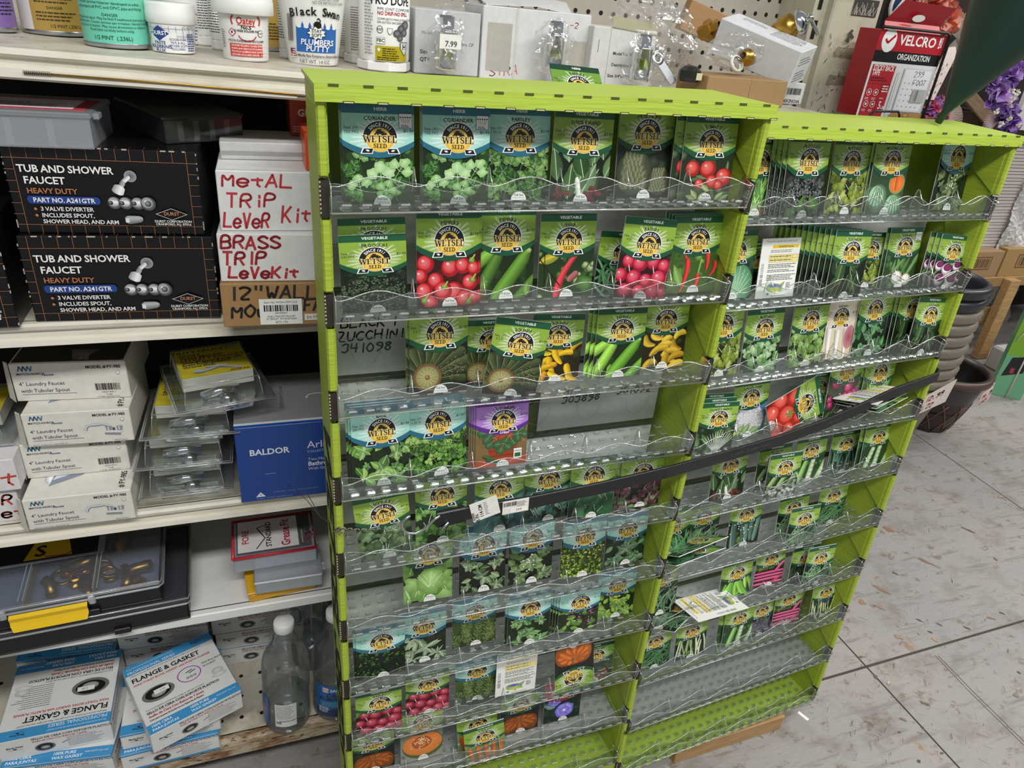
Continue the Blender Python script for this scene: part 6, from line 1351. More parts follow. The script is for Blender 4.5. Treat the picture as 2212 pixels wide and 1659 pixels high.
# ---- small boxes at the right of the white shelf
A = atz(540, 1304, ZW); B = atz(684, 1270, ZW); yw = math.atan2(B.y - A.y, B.x - A.x); L_ = (B - A).length
root = empty('parts_box', A, (0, 0, yw)); tag(root, 'yellow plastic parts box at the bottom under the frosted box', 'parts box')
m = M(); m.box(0, L_, 0, .085, 0, .020, 'plastic', 'd9a41c', b=.003); m.build('tray_body', root); m = M(); m.box(-.002, L_ + .002, -.002, .087, .020, .024, 'plastic', 'e2ae24', b=.001); m.build('lid', root)
zb = ZW + .0245; A = atz(553, 1284, zb); B = atz(696, 1262, zb); yw = math.atan2(B.y - A.y, B.x - A.x); L_ = (B - A).length
clear_box('small frosted compartment box between yellow box and red-rimmed box', A, yw, L_, .085, .026, [(.8, .3, .008, 'a84a5a'), (.9, .3, .007, 'b05a60')], 'e8e8ec', None, 4, 'frosted', True)
zb += .0265; A = atz(507, 1238, zb); B = atz(684, 1210, zb); yw = math.atan2(B.y - A.y, B.x - A.x); L_ = (B - A).length
def grease(root, W, D, H):
    m = M(); r_ = [(0, 0, H), (W, 0, H), (W, D, H), (0, D, H), (0, 0, H)]; m.tube(r_, .0032, 'plastic', 'b8303c', seg=8); m.build('red_rim', root)
    m = M(); m.box(.006, W - .006, .008, D - .004, H, H + .0012, 'card', '55555a'); m.box(.008, W * .80, .012, D - .006, H + .0012, H + .002, 'card', 'e9e6e6')
    c = Cv(m, flat((.008, .012, H + .002), (1, 0, 0), (0, 1, 0), .001)); w = W * 740; c.txt('FORE', w * .18, 20, 11, 'c03a48', b=True, rot=90, al='l'); c.txt('STANDARD', w * .55, 6, 9, '1c1c1e', b=True, rot=90, al='l'); c.txt('Grease Fit', w * .86, 3, 15, 'b52c3c', b=True, rot=90, al='l', sx=.8); c.line([(w * .3, 4), (w * .45, 30), (w * .32, 60), (w * .5, 66)], 1.8, '1c1c1e'); c.txt('www.fore.com', W * 800, 4, 4, 'dddddd', rot=90, al='l'); c.pen('43C', W * 905, 8, 13, 'a82c3c', 1.6, .9, 80); m.build('paper_label', root)
clear_box('red-rimmed clear box of grease fittings on top of the small boxes', A, yw, L_, .10, .030, [(.3, .15, .009, '9a9c9e'), (.55, .15, .009, '8a8c8e'), (.8, .15, .009, '9a9c9e')], 'e8e8ec', grease, 4, 'frosted')
# ---- wax gasket boxes on the base shelf
BLU = '3f93c9'
def ringpic(c, x, y, r, k=.62):
    c.ell(x, y, r, r * k, '8a8a88', '6a6a68'); c.ell(x, y + r * .04, r * .8, r * k * .78, '2a2a2a', '141414'); c.ell(x + r * .02, y - r * .06, r * .45, r * k * .42, 'b5b5b2', '8d8d8a')
def swan(c, x, y, k):
    c.txt('Black Swan', x, y + 4 * k, 4.2 * k, '16181a', b=True, arc=None); c.ell(x, y + 1.2 * k, 2.6 * k, 1.4 * k, '16181a'); c.line([(x - 2 * k, y + 1 * k), (x - 3 * k, y + 3 * k), (x - 2 * k, y + 4 * k)], .7 * k, '16181a'); c.line([(x - 12 * k, y), (x - 6 * k, y - 1 * k), (x, y), (x + 6 * k, y - 1 * k), (x + 12 * k, y)], .5 * k, '16181a')
def fl_top(circle=False):
    def f(c, w, h):
        k = w / 165; c.rect(0, h * .875, w, h, BLU); c.rect(0, 0, w, h * .125, BLU); swan(c, w * .82, h * .92, k * .8); c.txt('"Gives you the last-a-long-right first time results that the pros demand."', w * .03, h * .955, 3 * k, 'e8f2f8', al='l', sx=.7); c.txt('PROFESSIONAL SERIES', w * .03, h * .888, 6.4 * k, 'eaf4fa', al='l', sx=.95)
        c.txt("Whether you're a first timer or a pro, get that 'Nice and tight' seal that LASTS!", w * .04, h * .84, 3.4 * k, '4a4a4a', al='l', sx=.85, it=.2); c.txt('FLANGE & GASKET', w * .04, h * .745, 10.6 * k, '18181a', al='l', b=True); c.txt('WAX TOILET BOWL GASKET with PLASTIC FLANGE', w * .04, h * .69, 4.4 * k, 'b8402c', al='l', b=True)
        ringpic(c, w * .24, h * .48, 29 * k); c.rect(w * .20, h * .47, w * .36, h * .53, 'e8e8e4'); c.txt('3.49', w * .29, h * .485, 4 * k, '555555')
        if circle:
            for q in range(26):
                a = 2 * PI * q / 26; b_ = 2 * PI * (q + 1) / 26; c.line([(w * .60 + 21 * k * cos(a), h * .53 + 18 * k * sin(a)), (w * .60 + 21 * k * cos(b_), h * .53 + 18 * k * sin(b_))], 1.7 * k, 'a03aa8', True); c.h -= c.dh * .9
            c.txt('With Brass Bolt Kit', w * .76, h * .58, 4.6 * k, '2a2a2a', al='l', it=.2, sx=.8); c.txt('Included!', w * .76, h * .535, 4.6 * k, '2a2a2a', al='l', it=.2)
            for x, y in ((.57, .56), (.60, .54)): c.line([(w * x, h * y), (w * (x + .08), h * (y + .02))], 1.6 * k, '2a2a2a')
            for x in (.57, .61, .65): c.ring(w * x, h * .485, 1.6 * k, 2.6 * k, '444444', seg=10)
        else: c.lines(w * .60, h * .62, w * .36, 11, h * .028, 1.1 * k, '6a6a6a')
        c.ell(w * .88, h * .40, 11 * k, 8 * k, 'dcdcda', 'b5b5b3'); c.ell(w * .88, h * .34, 14 * k, 5 * k, 'e4e4e2', 'c0c0be'); c.txt('Si es un principiante o profesional, consiga un sello que nos durara', w * .05, h * .30, 3.2 * k, '5a5a5a', al='l', it=.2, sx=.85); c.txt('SELLO DE CERA CON SOPORTE PLASTICO', w * .05, h * .25, 5.2 * k, '222222', al='l', b=True, sx=.95); c.txt('Anillo de Cera Con Reborde Y Junta', w * .05, h * .20, 5 * k, 'b8402c', al='l', b=True, it=.2, sx=.95); c.txt('Cera para la Junta de Inodoros con Reborde de Plastico', w * .05, h * .155, 3.6 * k, '222222', al='l', b=True, sx=.85)
        c.txt('100% CERA', w * .04, h * .07, 5.2 * k, 'eaf4fa', al='l', b=True); c.txt('PARA JUNTAS', w * .04, h * .02, 5.2 * k, 'eaf4fa', al='l', b=True); c.txt('100% PURE', w * .45, h * .07, 5.2 * k, 'eaf4fa', al='l', b=True); c.txt('WAX GASKET', w * .45, h * .02, 5.2 * k, 'eaf4fa', al='l', b=True); c.txt('Will NOT dry out', w * .74, h * .06, 3.4 * k, 'eaf4fa', al='l', it=.2)
    return f
def fl_front(v=0):
    def f(c, w, h):
        k = w / 165; c.txt('SELLO DE CERA CON SOPORTE PLASTICO', w * .30, h * .80, 4.8 * k, '2a2a2a', al='l', b=True, sx=.92); c.txt('Anillo de Cera Con Reborde Y Junta', w * .30, h * .68, 3.8 * k, 'b8402c', al='l', b=True, it=.2); ringpic(c, w * .40, h * .36, 15 * k); swan(c, w * .15, h * .5, k * .9); c.lines(w * .60, h * .62, w * .34, 7, h * .075, .9 * k, '7a7a7a'); c.line([(w * .55, h * .4), (w * .62, h * .5)], 1.4 * k, '6a6a6a')
        if v: c.rect(0, 0, w, h * .10, BLU); c.rect(0, h * .9, w, h, BLU)
    return f
GFB = 'wax gasket boxes on the base shelf'; BC = 'dcdcda'
def fbox(label, bl, br, H, z, D, art, W=None, yaw=None, tilt=(0, 0)):
    A = atz(*bl, z); B = atz(*br, z); U = B - A; yw = math.atan2(U.y, U.x) if yaw is None else yaw; w_ = U.length if W is None else W
    if W is not None: A = B - V((cos(yw), sin(yw), 0)) * W
    return carton('gasket_box', label, 'box', w_, D, H, A, yw, BC, 'glosscard', art, GFB, tilt)
HB = .050
sd = lambda c, w, h: (c.txt('FLANGE & GASKET', w * .1, h * .55, 6, '2a2a2a', al='l', b=True), c.txt('WAX TOILET BOWL GASKET', w * .1, h * .3, 4, 'b8402c', al='l', b=True), c.rect(0, h * .9, w, h, BLU))
fbox('gasket box under the front-left upside-down one, bottom of the left stack', (0, 1700), (250, 1668), HB, ZB, .165, {'front': fl_front(1), 'top': fl_top(), 'right': sd}, W=.175)
fbox('front-left gasket box with its top print facing upside down', (0, 1648), (247, 1596), HB, ZB + HB + .0005, .165, {'front': fl_front(0), 'top180': fl_top(), 'right': sd}, W=.175)
fbox('gasket box directly behind the front-left upside-down one, lower of two', (33, 1500), (250, 1470), HB, ZB, .16, {'front': fl_front(1), 'top': fl_top()}, W=.17)
fbox('gasket box directly behind the front-left upside-down one, upper of two', (33, 1470), (256, 1440), HB, ZB + HB + .0005, .16, {'front': fl_front(1), 'top180': fl_top()}, W=.17)
fbox('bottom gasket box under the tilted one with the purple circle', (268, 1668), (476, 1616), .045, ZB, .16, {'front': fl_front(1), 'top': fl_top(), 'right': sd})
fbox('middle gasket box directly under the tilted one with the purple circle', (266, 1622), (478, 1576), .040, ZB + .0455, .16, {'front': fl_front(1), 'top180': fl_top(), 'right': sd})
fbox('tilted gasket box with a purple circle drawn around its bolts', (333, 1628), (526, 1527), .048, ZB + .087, .165, {'front': fl_front(0), 'top': fl_top(True), 'right': sd})
for q, (bl, br, nm, n_) in enumerate((((276, 1475), (462, 1446), 'left', 4), ((470, 1440), (652, 1410), 'right', 4))):
    for k in range(n_):
        A = atz(*bl, ZB); B = atz(*br, ZB); yw = math.atan2(B.y - A.y, B.x - A.x)
        carton('gasket_box', f'{("bottom", "second", "third", "top")[k]} gasket box of the back {nm} stack, behind the {"purple circled one" if q == 0 else "clear bottle"}', 'box', (B - A).length, .15, HB - .004, (A.x + (.004 if k % 2 else 0), A.y, ZB + k * (HB - .0035)), yw, BC, 'glosscard', {'front': fl_front(0), 'top': fl_top()}, GFB)
# ---- drain bottles
def bottle(label, cx, yb, r, H, cap, lab, dy=0):
    P = atz(cx, yb, ZB); root = empty('drain_bottle', (P.x, P.y + r * .8 + dy, ZB + .001), (0, .03, 0)); tag(root, label, 'bottle', 'clear drain cleaner bottles')
    pr = [(r * .86, 0), (r * .97, .004), (r, .012), (r * .985, H * .20), (r * .95, H * .30), (r, H * .38), (r, H * .58), (r * .93, H * .66), (r * .74, H * .73), (r * .56, H * .765)]
    for k in range(5): pr += [(r * .56 - .001 * k, H * (.775 + .018 * k)), (r * .52 - .001 * k, H * (.784 + .018 * k))]
    pr += [(r * .40, H * .90), (r * .36, H * .93), (r * .36, H * .94)]
    m = M(); m.lathe(pr, 'bottle', 'ffffff', 40); m.lathe([(0, .001)] + pr[:1], 'bottle', 'ffffff', 40); m.build('bottle_body', root)
    m = M(); m.lathe([(r * .95, .004), (r * .955, H * .25), (0, H * .25)], 'clear', 'ffffff', 32); m.build('liquid', root)
    m = M(); m.lathe([(r * .40, H * .925), (r * .42, H * .93), (r * .42, H * .985), (r * .38, H), (0, H)], 'plastic', 'f0f0ee', 28); m.build('cap', root)
    rf = lambda z_: r * 1.004
    if lab == 'plain':
        m = M(); c = Cv(m, curved(rf, .001, H * .10, -PI / 2 - .15), 'print', .0006); c.rect(-18, 0, 22, 62, 'dfe2e0', n=10); c.lines(-16, 57, 35, 12, 3.2, 1.3, '77797a'); c.rect(-16, 8, -6, 15, '8a8c8d'); c.txt('SAFEGUARD', 6, 14, 4, '5a5c60', b=True); m.build('back_label', root)
        m = M(); c = Cv(m, curved(rf, .001, H * .08, -PI / 2 - 1.15), 'print', .0006); c.rect(-24, 0, 12, 78, '1f5a9c', n=10); c.ell(-2, 40, 9, 12, 'c8442c', '1f5a9c'); m.build('front_label', root)
    elif lab == 'blue':
        m = M(); c = Cv(m, curved(rf, .001, H * .07, -PI / 2 - .1), 'print', .0006); c.rect(-40, 0, 44, 86, '1d62a8', n=18); c.rect(-40, 0, 44, 22, '14315c', n=18); c.rect(-26, 68, -14, 80, 'e8e8ec', n=3); c.txt('SG', -20, 70.5, 7, 'b8303c', b=True); c.txt('SAFEGUARD', -11, 71, 7, 'f0f2f6', al='l', b=True); c.txt('DRAIN', 2, 56, 9.5, '101c34', b=True, it=.2); c.txt('ELIMINATOR', 2, 45, 9.5, '101c34', b=True, it=.2, sx=.9); c.lines(-28, 40, 50, 4, 3.6, 1.6, '5fb8a8'); c.lines(-34, 24, 26, 4, 4, 1.8, 'e4e8ee'); c.ell(22, 18, 15, 13, 'c0c4ca', '50545a'); c.ell(22, 18, 10, 8.5, '24282e', '101216'); m.build('front_label', root)
    return root
bottle('clear bottle with grey back label, nearer one on the perforated shelf', 624, 1580, .044, .262, 1, 'plain')
bottle('clear bottle with blue drain label, half hidden by the left display', 729, 1552, .044, .262, 1, 'blue')
bottle('empty-looking clear bottle at the back behind the two labelled bottles', 680, 1470, .042, .26, 1, 'none', .03)
root = empty('plastic_bin', (.115, 1.10, 0)); tag(root, 'grey-blue plastic bin on the floor under the base shelf', 'bin'); m = M()
m.box(-.02, .16, 0, .15, .001, .052, 'plastic', '6a7c94', b=.004); m.box(-.025, .165, -.005, .155, .045, .054, 'plastic', '74869e', b=.003); m.build('bin_body', root)
# ================================================================ TOP SHELF: cans, jars, bottles, boxes
def zs(x): return ZT - .024 * x
def bag(label, c, sx, sy, sz, seed, parent=None, mt='bag', amp=.22, name='plastic_bag', flatb=None):
    rg = random.Random(seed); ph = [rg.uniform(0, 6) for k in range(12)]; m = M(); rows = []
    nl, ns = 18, 26
    for i in range(nl + 1):
        t = PI * i / nl; row = []
        for k in range(ns):
            a = 2 * PI * k / ns
            q = 1 + amp * (sin(3 * a + ph[0] + 2 * t) * .4 + sin(5 * a + ph[1] - 3 * t) * .35 + sin(7 * t + ph[2] + a) * .3 + sin(11 * a + ph[3] + 5 * t) * .2 + sin(9 * t - 4 * a + ph[4]) * .25)
            z = cos(t) * sz * (1 + amp * .4 * sin(4 * a + ph[5]))
            if flatb is not None: z = max(z, flatb)
            row.append((sx * sin(t) ** .8 * cos(a) * q, sy * sin(t) ** .8 * sin(a) * q, z))
        rows.append(row)
    m.sheet([[tuple(q * (1 + rg.uniform(-.07, .07)) for q in p_) for p_ in r_] for r_ in rows], mt, wrap=True); o = m.build(name, parent, c)
    return tag(o, label, 'plastic bag', 'crumpled clear plastic bags') if not parent else o
def contact(cx, yb, lo=1.02, hi=1.13, z=None): 
    y = atz(cx, yb, zs(aty(cx, yb, 1.06).x) + .002).y; y = min(hi, max(lo, y)); return y
def rnd(label, name, cat, xl, xr, yb, parts, group=None, lo=1.02, hi=1.13):
    y = contact((xl + xr) / 2, yb, lo, hi); a = aty(xl, yb - 10, y); b = aty(xr, yb - 10, y); r = (b.x - a.x) / 2 * .985
    root = empty(name, ((a.x + b.x) / 2, y + r, zs((a.x + b.x) / 2) + .0006)); tag(root, label, cat, group); parts(root, r); return root
def can_parts(col, art, H=.10, face=0):
    def f(root, r):
        m = M(); m.lathe([(r * .9, 0), (r, .0015), (r * 1.015, .004), (r, .006)], 'zinc', 'ffffff', 40); m.lathe([(r, .006), (r, H)], 'print', col, 40); m.lathe([(r, H), (r * 1.01, H + .002), (r * .96, H + .003), (r * .5, H + .010), (r * .28, H + .014), (r * .28, H + .03), (0, H + .03)], 'zinc', 'ffffff', 40)
        c = Cv(m, curved(lambda z: r, .001, .006, -PI / 2 + face), 'print', .0003); art(c, r * 1000); m.build('can_body', root)
    return f
def teal_art(c, r):
    k = r / 38; t = '143c38'
    c.txt('CLEANER CLEAR', 2, 50 * k, 5.6 * k, 'dff2ea', b=True); c.txt('A clear primer/cleaner developed to soften', 0, 43 * k, 3 * k, t); c.txt('and prepare all PVC and CPVC pipe and fittings.', 0, 38 * k, 3 * k, t); c.txt('DANGER', 0, 30 * k, 3 * k, t)
    for q, s in enumerate(('Danger: liquid and vapor. May be fatal if swallowed and enters airways.', 'contact with skin. Causes serious eye irritation. Harmful if inhaled.', 'respiratory irritation. May cause drowsiness or dizziness.', 'Read label carefully before using.')): c.txt(s, 0, (26 - 4.2 * q) * k, 2.7 * k, t)
    c.txt('1/2 PINT  (.236L)', 0, 4 * k, 4.4 * k, t)
rnd('teal half pint primer cleaner can at the front of the top shelf', 'paint_can', 'can', 170, 320, 103, can_parts('6fd0b4', teal_art), 'solvent cans on the top shelf')
def amber_art(c, r):
    c.rect(-60, 0, -20, 90, 'e2e0da', n=10); c.txt('PLASTIC PIPE CEMENT', 12, 48, 3, '3a3014'); c.lines(-14, 44, 44, 4, 4, 1.5, '4a3c18'); c.txt('DANGER', 8, 25, 3, '3a3014'); c.lines(-14, 20, 46, 3, 4, 1.5, '4a3c18', 2); c.txt('1/2 PINT (.236 L)', 18, 4, 3.6, '3a3014')
rnd('gold-labelled half pint cement can behind the teal can', 'paint_can', 'can', 32, 188, 76, can_parts('b8974a', amber_art), 'solvent cans on the top shelf', lo=1.1, hi=1.16)
rnd('purple-labelled primer can cut off by the left frame edge', 'paint_can', 'can', -75, 28, 72, can_parts('8a6ab0', lambda c, r: c.lines(8, 30, 28, 5, 4, 1.5, '2a1a3c')), 'solvent cans on the top shelf', lo=1.12, hi=1.2)
rnd('second teal primer can, half hidden right behind the front teal one', 'paint_can', 'can', 250, 345, 60, can_parts('5fc4aa', teal_art), 'solvent cans on the top shelf', lo=1.2, hi=1.24)
rnd('gold-labelled can standing behind the red and white flux jar', 'paint_can', 'can', 545, 614, 92, can_parts('c0a050', lambda c, r: c.lines(-20, 30, 44, 6, 4, 1.5, '4a3c18')), 'solvent cans on the top shelf', lo=1.16, hi=1.22)
def jar(bodyH, lidH, lidk, art, botk=.88, grid=None):
    def f(root, r):
        rb = r / lidk; rf = lambda z: rb * (botk + (1 - botk) * min(1, max(0, z / bodyH)))
        m = M(); m.lathe([(0, 0), (rf(0) * .96, 0), (rf(0), .002), (rf(bodyH), bodyH)], 'plastic', 'f1f1ef', 44); c = Cv(m, curved(rf, .001, 0), 'print', .0003); art(c, rb * 1000, bodyH * 1000); m.build('jar_body', root)
        m = M(); m.lathe([(r * .97, bodyH - .003), (r, bodyH - .002), (r, bodyH + lidH * .45), (r * .985, bodyH + lidH * .5), (r * .985, bodyH + lidH * .9), (r * .95, bodyH + lidH), (0, bodyH + lidH)], 'plastic', 'f3f3f1', 44); m.build('lid', root)
    return f
def flux_art(c, r, h):
    b = '24408c'
    for k in range(9): c.line([(-34 + k * 8, 2), (-34 + k * 8, h * .85)], .4, '6a7ab0')
    for k in range(4): c.line([(-36, 4 + k * 8), (36, 4 + k * 8)], .4, '6a7ab0')
    c.rect(-30, 1, 30, 15, 'f1f1ef', n=8); c.rect(-26, 15, 6, 24, 'f1f1ef', n=6); c.poly([(-26, h * .62), (-14, h * .86), (-2, h * .62), (-14, h * .38)], b); c.txt('DURST', -14, h * .57, 4.4, 'ffffff', b=True)
    for q, t in enumerate(('PASTE', 'SOLDERING', 'FLUX')): c.txt(t, -14, h * .28 - q * 4.4, 3.6, b, b=True)
    for q, t in enumerate(('GOOD FOR', '95/5 & ALL', 'OTHER SOFT', 'SOLDERS')): c.txt(t, 7, h * .42 - q * 3.6, 2.5, b)
    c.lines(18, h * .6, 12, 8, 2.6, 1.2, b); c.txt('C-5274', 21, h * .8, 3, '55565c')
rnd('white paste flux jar with blue grid label and white lid', 'flux_jar', 'jar', 316, 428, 114, jar(.036, .020, 1.06, flux_art, .9), 'white flux jars')
rnd('second white flux jar directly behind the blue grid one', 'flux_jar', 'jar', 352, 440, 86, jar(.042, .020, 1.06, lambda c, r, h: c.lines(12, h * .7, 10, 7, 4, 1.3, '3a4a80'), .9), 'white flux jars', lo=1.16, hi=1.2)
def oatey_art(c, r, h):
    red = 'c8342c'; k = r / 30
    c.txt('Oatey', 2, h * .76, 7.5 * k, red, b=True, sx=.85); c.line([(-8 * k, h * .74), (13 * k, h * .72)], .9, red)
    for sg in (-1, 1): c.line([(2 + sg * 15 * k, h * .92), (2 + sg * 17.5 * k, h * .84), (2 + sg * 16 * k, h * .74)], 2, red)
    c.txt('No.5', 2, h * .66, 4.2 * k, '222222', b=True); c.txt('LEAD FREE SOLDER PASTE', 2, h * .60, 2.4 * k, '222222', b=True)
    for q in range(8): a, b_ = R(200 + q * 17.5), R(217.5 + q * 17.5); c.line([(3 + 11 * k * cos(a), h * .58 + 9 * k * sin(a)), (3 + 11 * k * cos(b_), h * .58 + 9 * k * sin(b_))], 1.2, red); c.h -= c.dh * .9
    c.poly([(-20 * k, h * .58), (-15 * k, h * .67), (-10 * k, h * .58), (-15 * k, h * .49)], red); c.poly([(-18.8 * k, h * .58), (-15 * k, h * .648), (-11.2 * k, h * .58), (-15 * k, h * .512)], 'f4f2f0'); c.rect(-16 * k, h * .56, -14 * k, h * .61, '222222')
    c.ell(19 * k, h * .58, 3.4 * k, 3.8 * k, '3a3a3c'); c.ell(19 * k, h * .58, 2.8 * k, 3.2 * k, 'f1f1ef'); c.txt('NSF', 19 * k, h * .565, 2 * k, '222222', b=True)
    c.txt('PASTA FUNDENTE SIN PLOMO', 2, h * .40, 2.3 * k, '222222', b=True); c.rect(-19 * k, h * .10, 21 * k, h * .36, red, n=8)
    for q, t in enumerate(('DANGER! PELIGRO! CAUSES SEVERE SKIN', 'BURNS AND SERIOUS EYE DAMAGE.', 'PROVOCA QUEMADURAS GRAVES EN LA PIEL', 'LESIONES OCULARES GRAVES.   4 oz. 113 g')): c.txt(t, -17 * k, h * (.305 - .062 * q), 2.1 * k, 'f6e2de', al='l', b=True, sx=.82)
    c.lines(-31 * k, h * .6, 6, 9, 2.4, 1, '55565a')
rnd('white soldering paste jar with red panel label and white lid', 'flux_jar', 'jar', 463, 601, 132, jar(.056, .026, 1.22, oatey_art, .9), 'white flux jars')
def bottle_w(art, rk=.98, hexk=1.04):
    def f(root, r):
        rb = r * rk; m = M()
        m.lathe([(r * hexk * .90, 0), (r * hexk, .002), (r * hexk, .011), (r * hexk * .92, .013), (r * .9, .013)], 'plastic', 'eeeeee', 8, sm=False); m.build('hex_cap', root)
        m = M(); m.lathe([(rb * .96, .013), (rb, .016), (rb, .13), (0, .13)], 'plastic', 'f2f2f0', 40); c = Cv(m, curved(lambda z: rb, .001, .013), 'print', .0003); art(c, rb * 1000); m.build('bottle_body', root)
    return f
def dope_art(c, r):
    k = r / 30; c.txt('PRO DOPE', 4 * k, 60 * k, 8.2 * k, '1a1a1c', b=True, sx=.9); c.txt('PIPE JOINT COMPOUND', -13 * k, 54 * k, 2.9 * k, '333333', al='l'); c.txt('NO DRIP-NO SPILL', -13 * k, 49.2 * k, 3.8 * k, 'b8302c', al='l', b=True, sx=.86); c.txt('COMPUESTO PARA JUNTAS DE TUBERIA', -13 * k, 44 * k, 2.3 * k, '333333', al='l', sx=.9); c.txt('SIN GOTEO-SIN DERRAMES', -13 * k, 40.5 * k, 2.3 * k, '333333', al='l', sx=.9)
    c.ell(-10 * k, 34 * k, 3.6 * k, 3.9 * k, '3a3a3c'); c.ell(-10 * k, 34 * k, 3 * k, 3.3 * k, 'f2f2f0'); c.txt('NSF', -10 * k, 32.8 * k, 2.6 * k, '333333', b=True); c.poly([(-2 * k, 36 * k), (5 * k, 36 * k), (4 * k, 31 * k), (1.5 * k, 28.5 * k), (-1 * k, 31 * k)], '77787a'); c.poly([(-1.3 * k, 35.4 * k), (4.3 * k, 35.4 * k), (3.4 * k, 31.4 * k), (1.5 * k, 29.4 * k), (-.4 * k, 31.4 * k)], 'f2f2f0'); c.rect(-14 * k, 19 * k, -4 * k, 26 * k, '9a9a9c'); c.rect(-13.5 * k, 19.5 * k, -4.5 * k, 25.5 * k, 'f2f2f0'); c.txt('FBC', -9 * k, 21 * k, 3.6 * k, '222222', b=True)
    c.rect(-15 * k, 1 * k, 25 * k, 17 * k, 'b5a51c', n=8); c.poly([(-13 * k, 13 * k), (-11 * k, 15.5 * k), (-9 * k, 13 * k), (-11 * k, 10.5 * k)], 'f0eede'); c.lines(-7 * k, 13.5 * k, 20 * k, 5, 2.4 * k, 1.2 * k, '3a3508'); c.lines(-13 * k, 4 * k, 26 * k, 2, 2.2 * k, 1.1 * k, '3a3508', 2)
    for x, y, q in ((10, 31, 5), (16, 36, 5.5), (22, 40, 6), (20, 32, 5), (14, 26, 4)): c.ell(x * k, y * k, q * k, q * k * .8, '8a8c90', '3c3e42', seg=12)
    for q, col in ((1, '55565a'), (.85, 'd8d8d8')): c.poly([((20 - 6 * q) * k, (16 + 6 * q) * k), ((20 + 6 * q) * k, (16 + 6 * q) * k), ((20 + 6 * q) * k, (16 - 1) * k), (20 * k, (16 - 9 * q) * k), ((20 - 6 * q) * k, (16 - 1) * k)], col)
    c.txt('H', 20 * k, 14 * k, 6 * k, '333436', b=True); c.lines(-29 * k, 62 * k, 12 * k, 18, 3.2 * k, 1 * k, '77787a', 4)
rnd('white pipe joint compound bottle with hex cap base, front one', 'sealant_bottle', 'bottle', 779, 899, 152, bottle_w(dope_art, .93, 1.0), 'white sealant bottles', lo=1.05, hi=1.06)
for k, (xl, xr, yb, lab) in enumerate(((748, 842, 122, 'white sealant bottle partly hidden behind the front hex capped one'), (728, 810, 104, 'white sealant bottle farthest back behind the plumbers putty tub'))):
    rnd(lab, 'sealant_bottle', 'bottle', xl, xr, yb, bottle_w(lambda c, r: (c.lines(-26, 60, 30, 18, 3.2, 1, '66676a', 4), c.rect(-4, 4, 12, 22, 'b5a51c', n=4)), .93, 1.0), 'white sealant bottles', lo=1.13 + .07 * k, hi=1.14 + .07 * k)
for k, (xl, xr, yb) in enumerate(((452, 506, 78), (418, 462, 84))):
    rnd(('tall white bottle with fine black print behind the flux jars', 'white bottle farther back between the two flux jars')[k], 'sealant_bottle', 'bottle', xl, xr, yb, bottle_w(lambda c, r: c.lines(-22, 70, 44, 20, 3.2, 1.2, '4a4b4e', 4), .96, 1.0), 'white sealant bottles', lo=1.15 + .05 * k, hi=1.16 + .05 * k)
rnd('white bottle end showing between the soldering jar and putty tub', 'sealant_bottle', 'bottle', 604, 648, 118, bottle_w(lambda c, r: c.lines(-20, 80, 40, 22, 3.2, 1.2, '4a4b4e', 5), .96, 1.0), 'white sealant bottles', lo=1.125, hi=1.13)
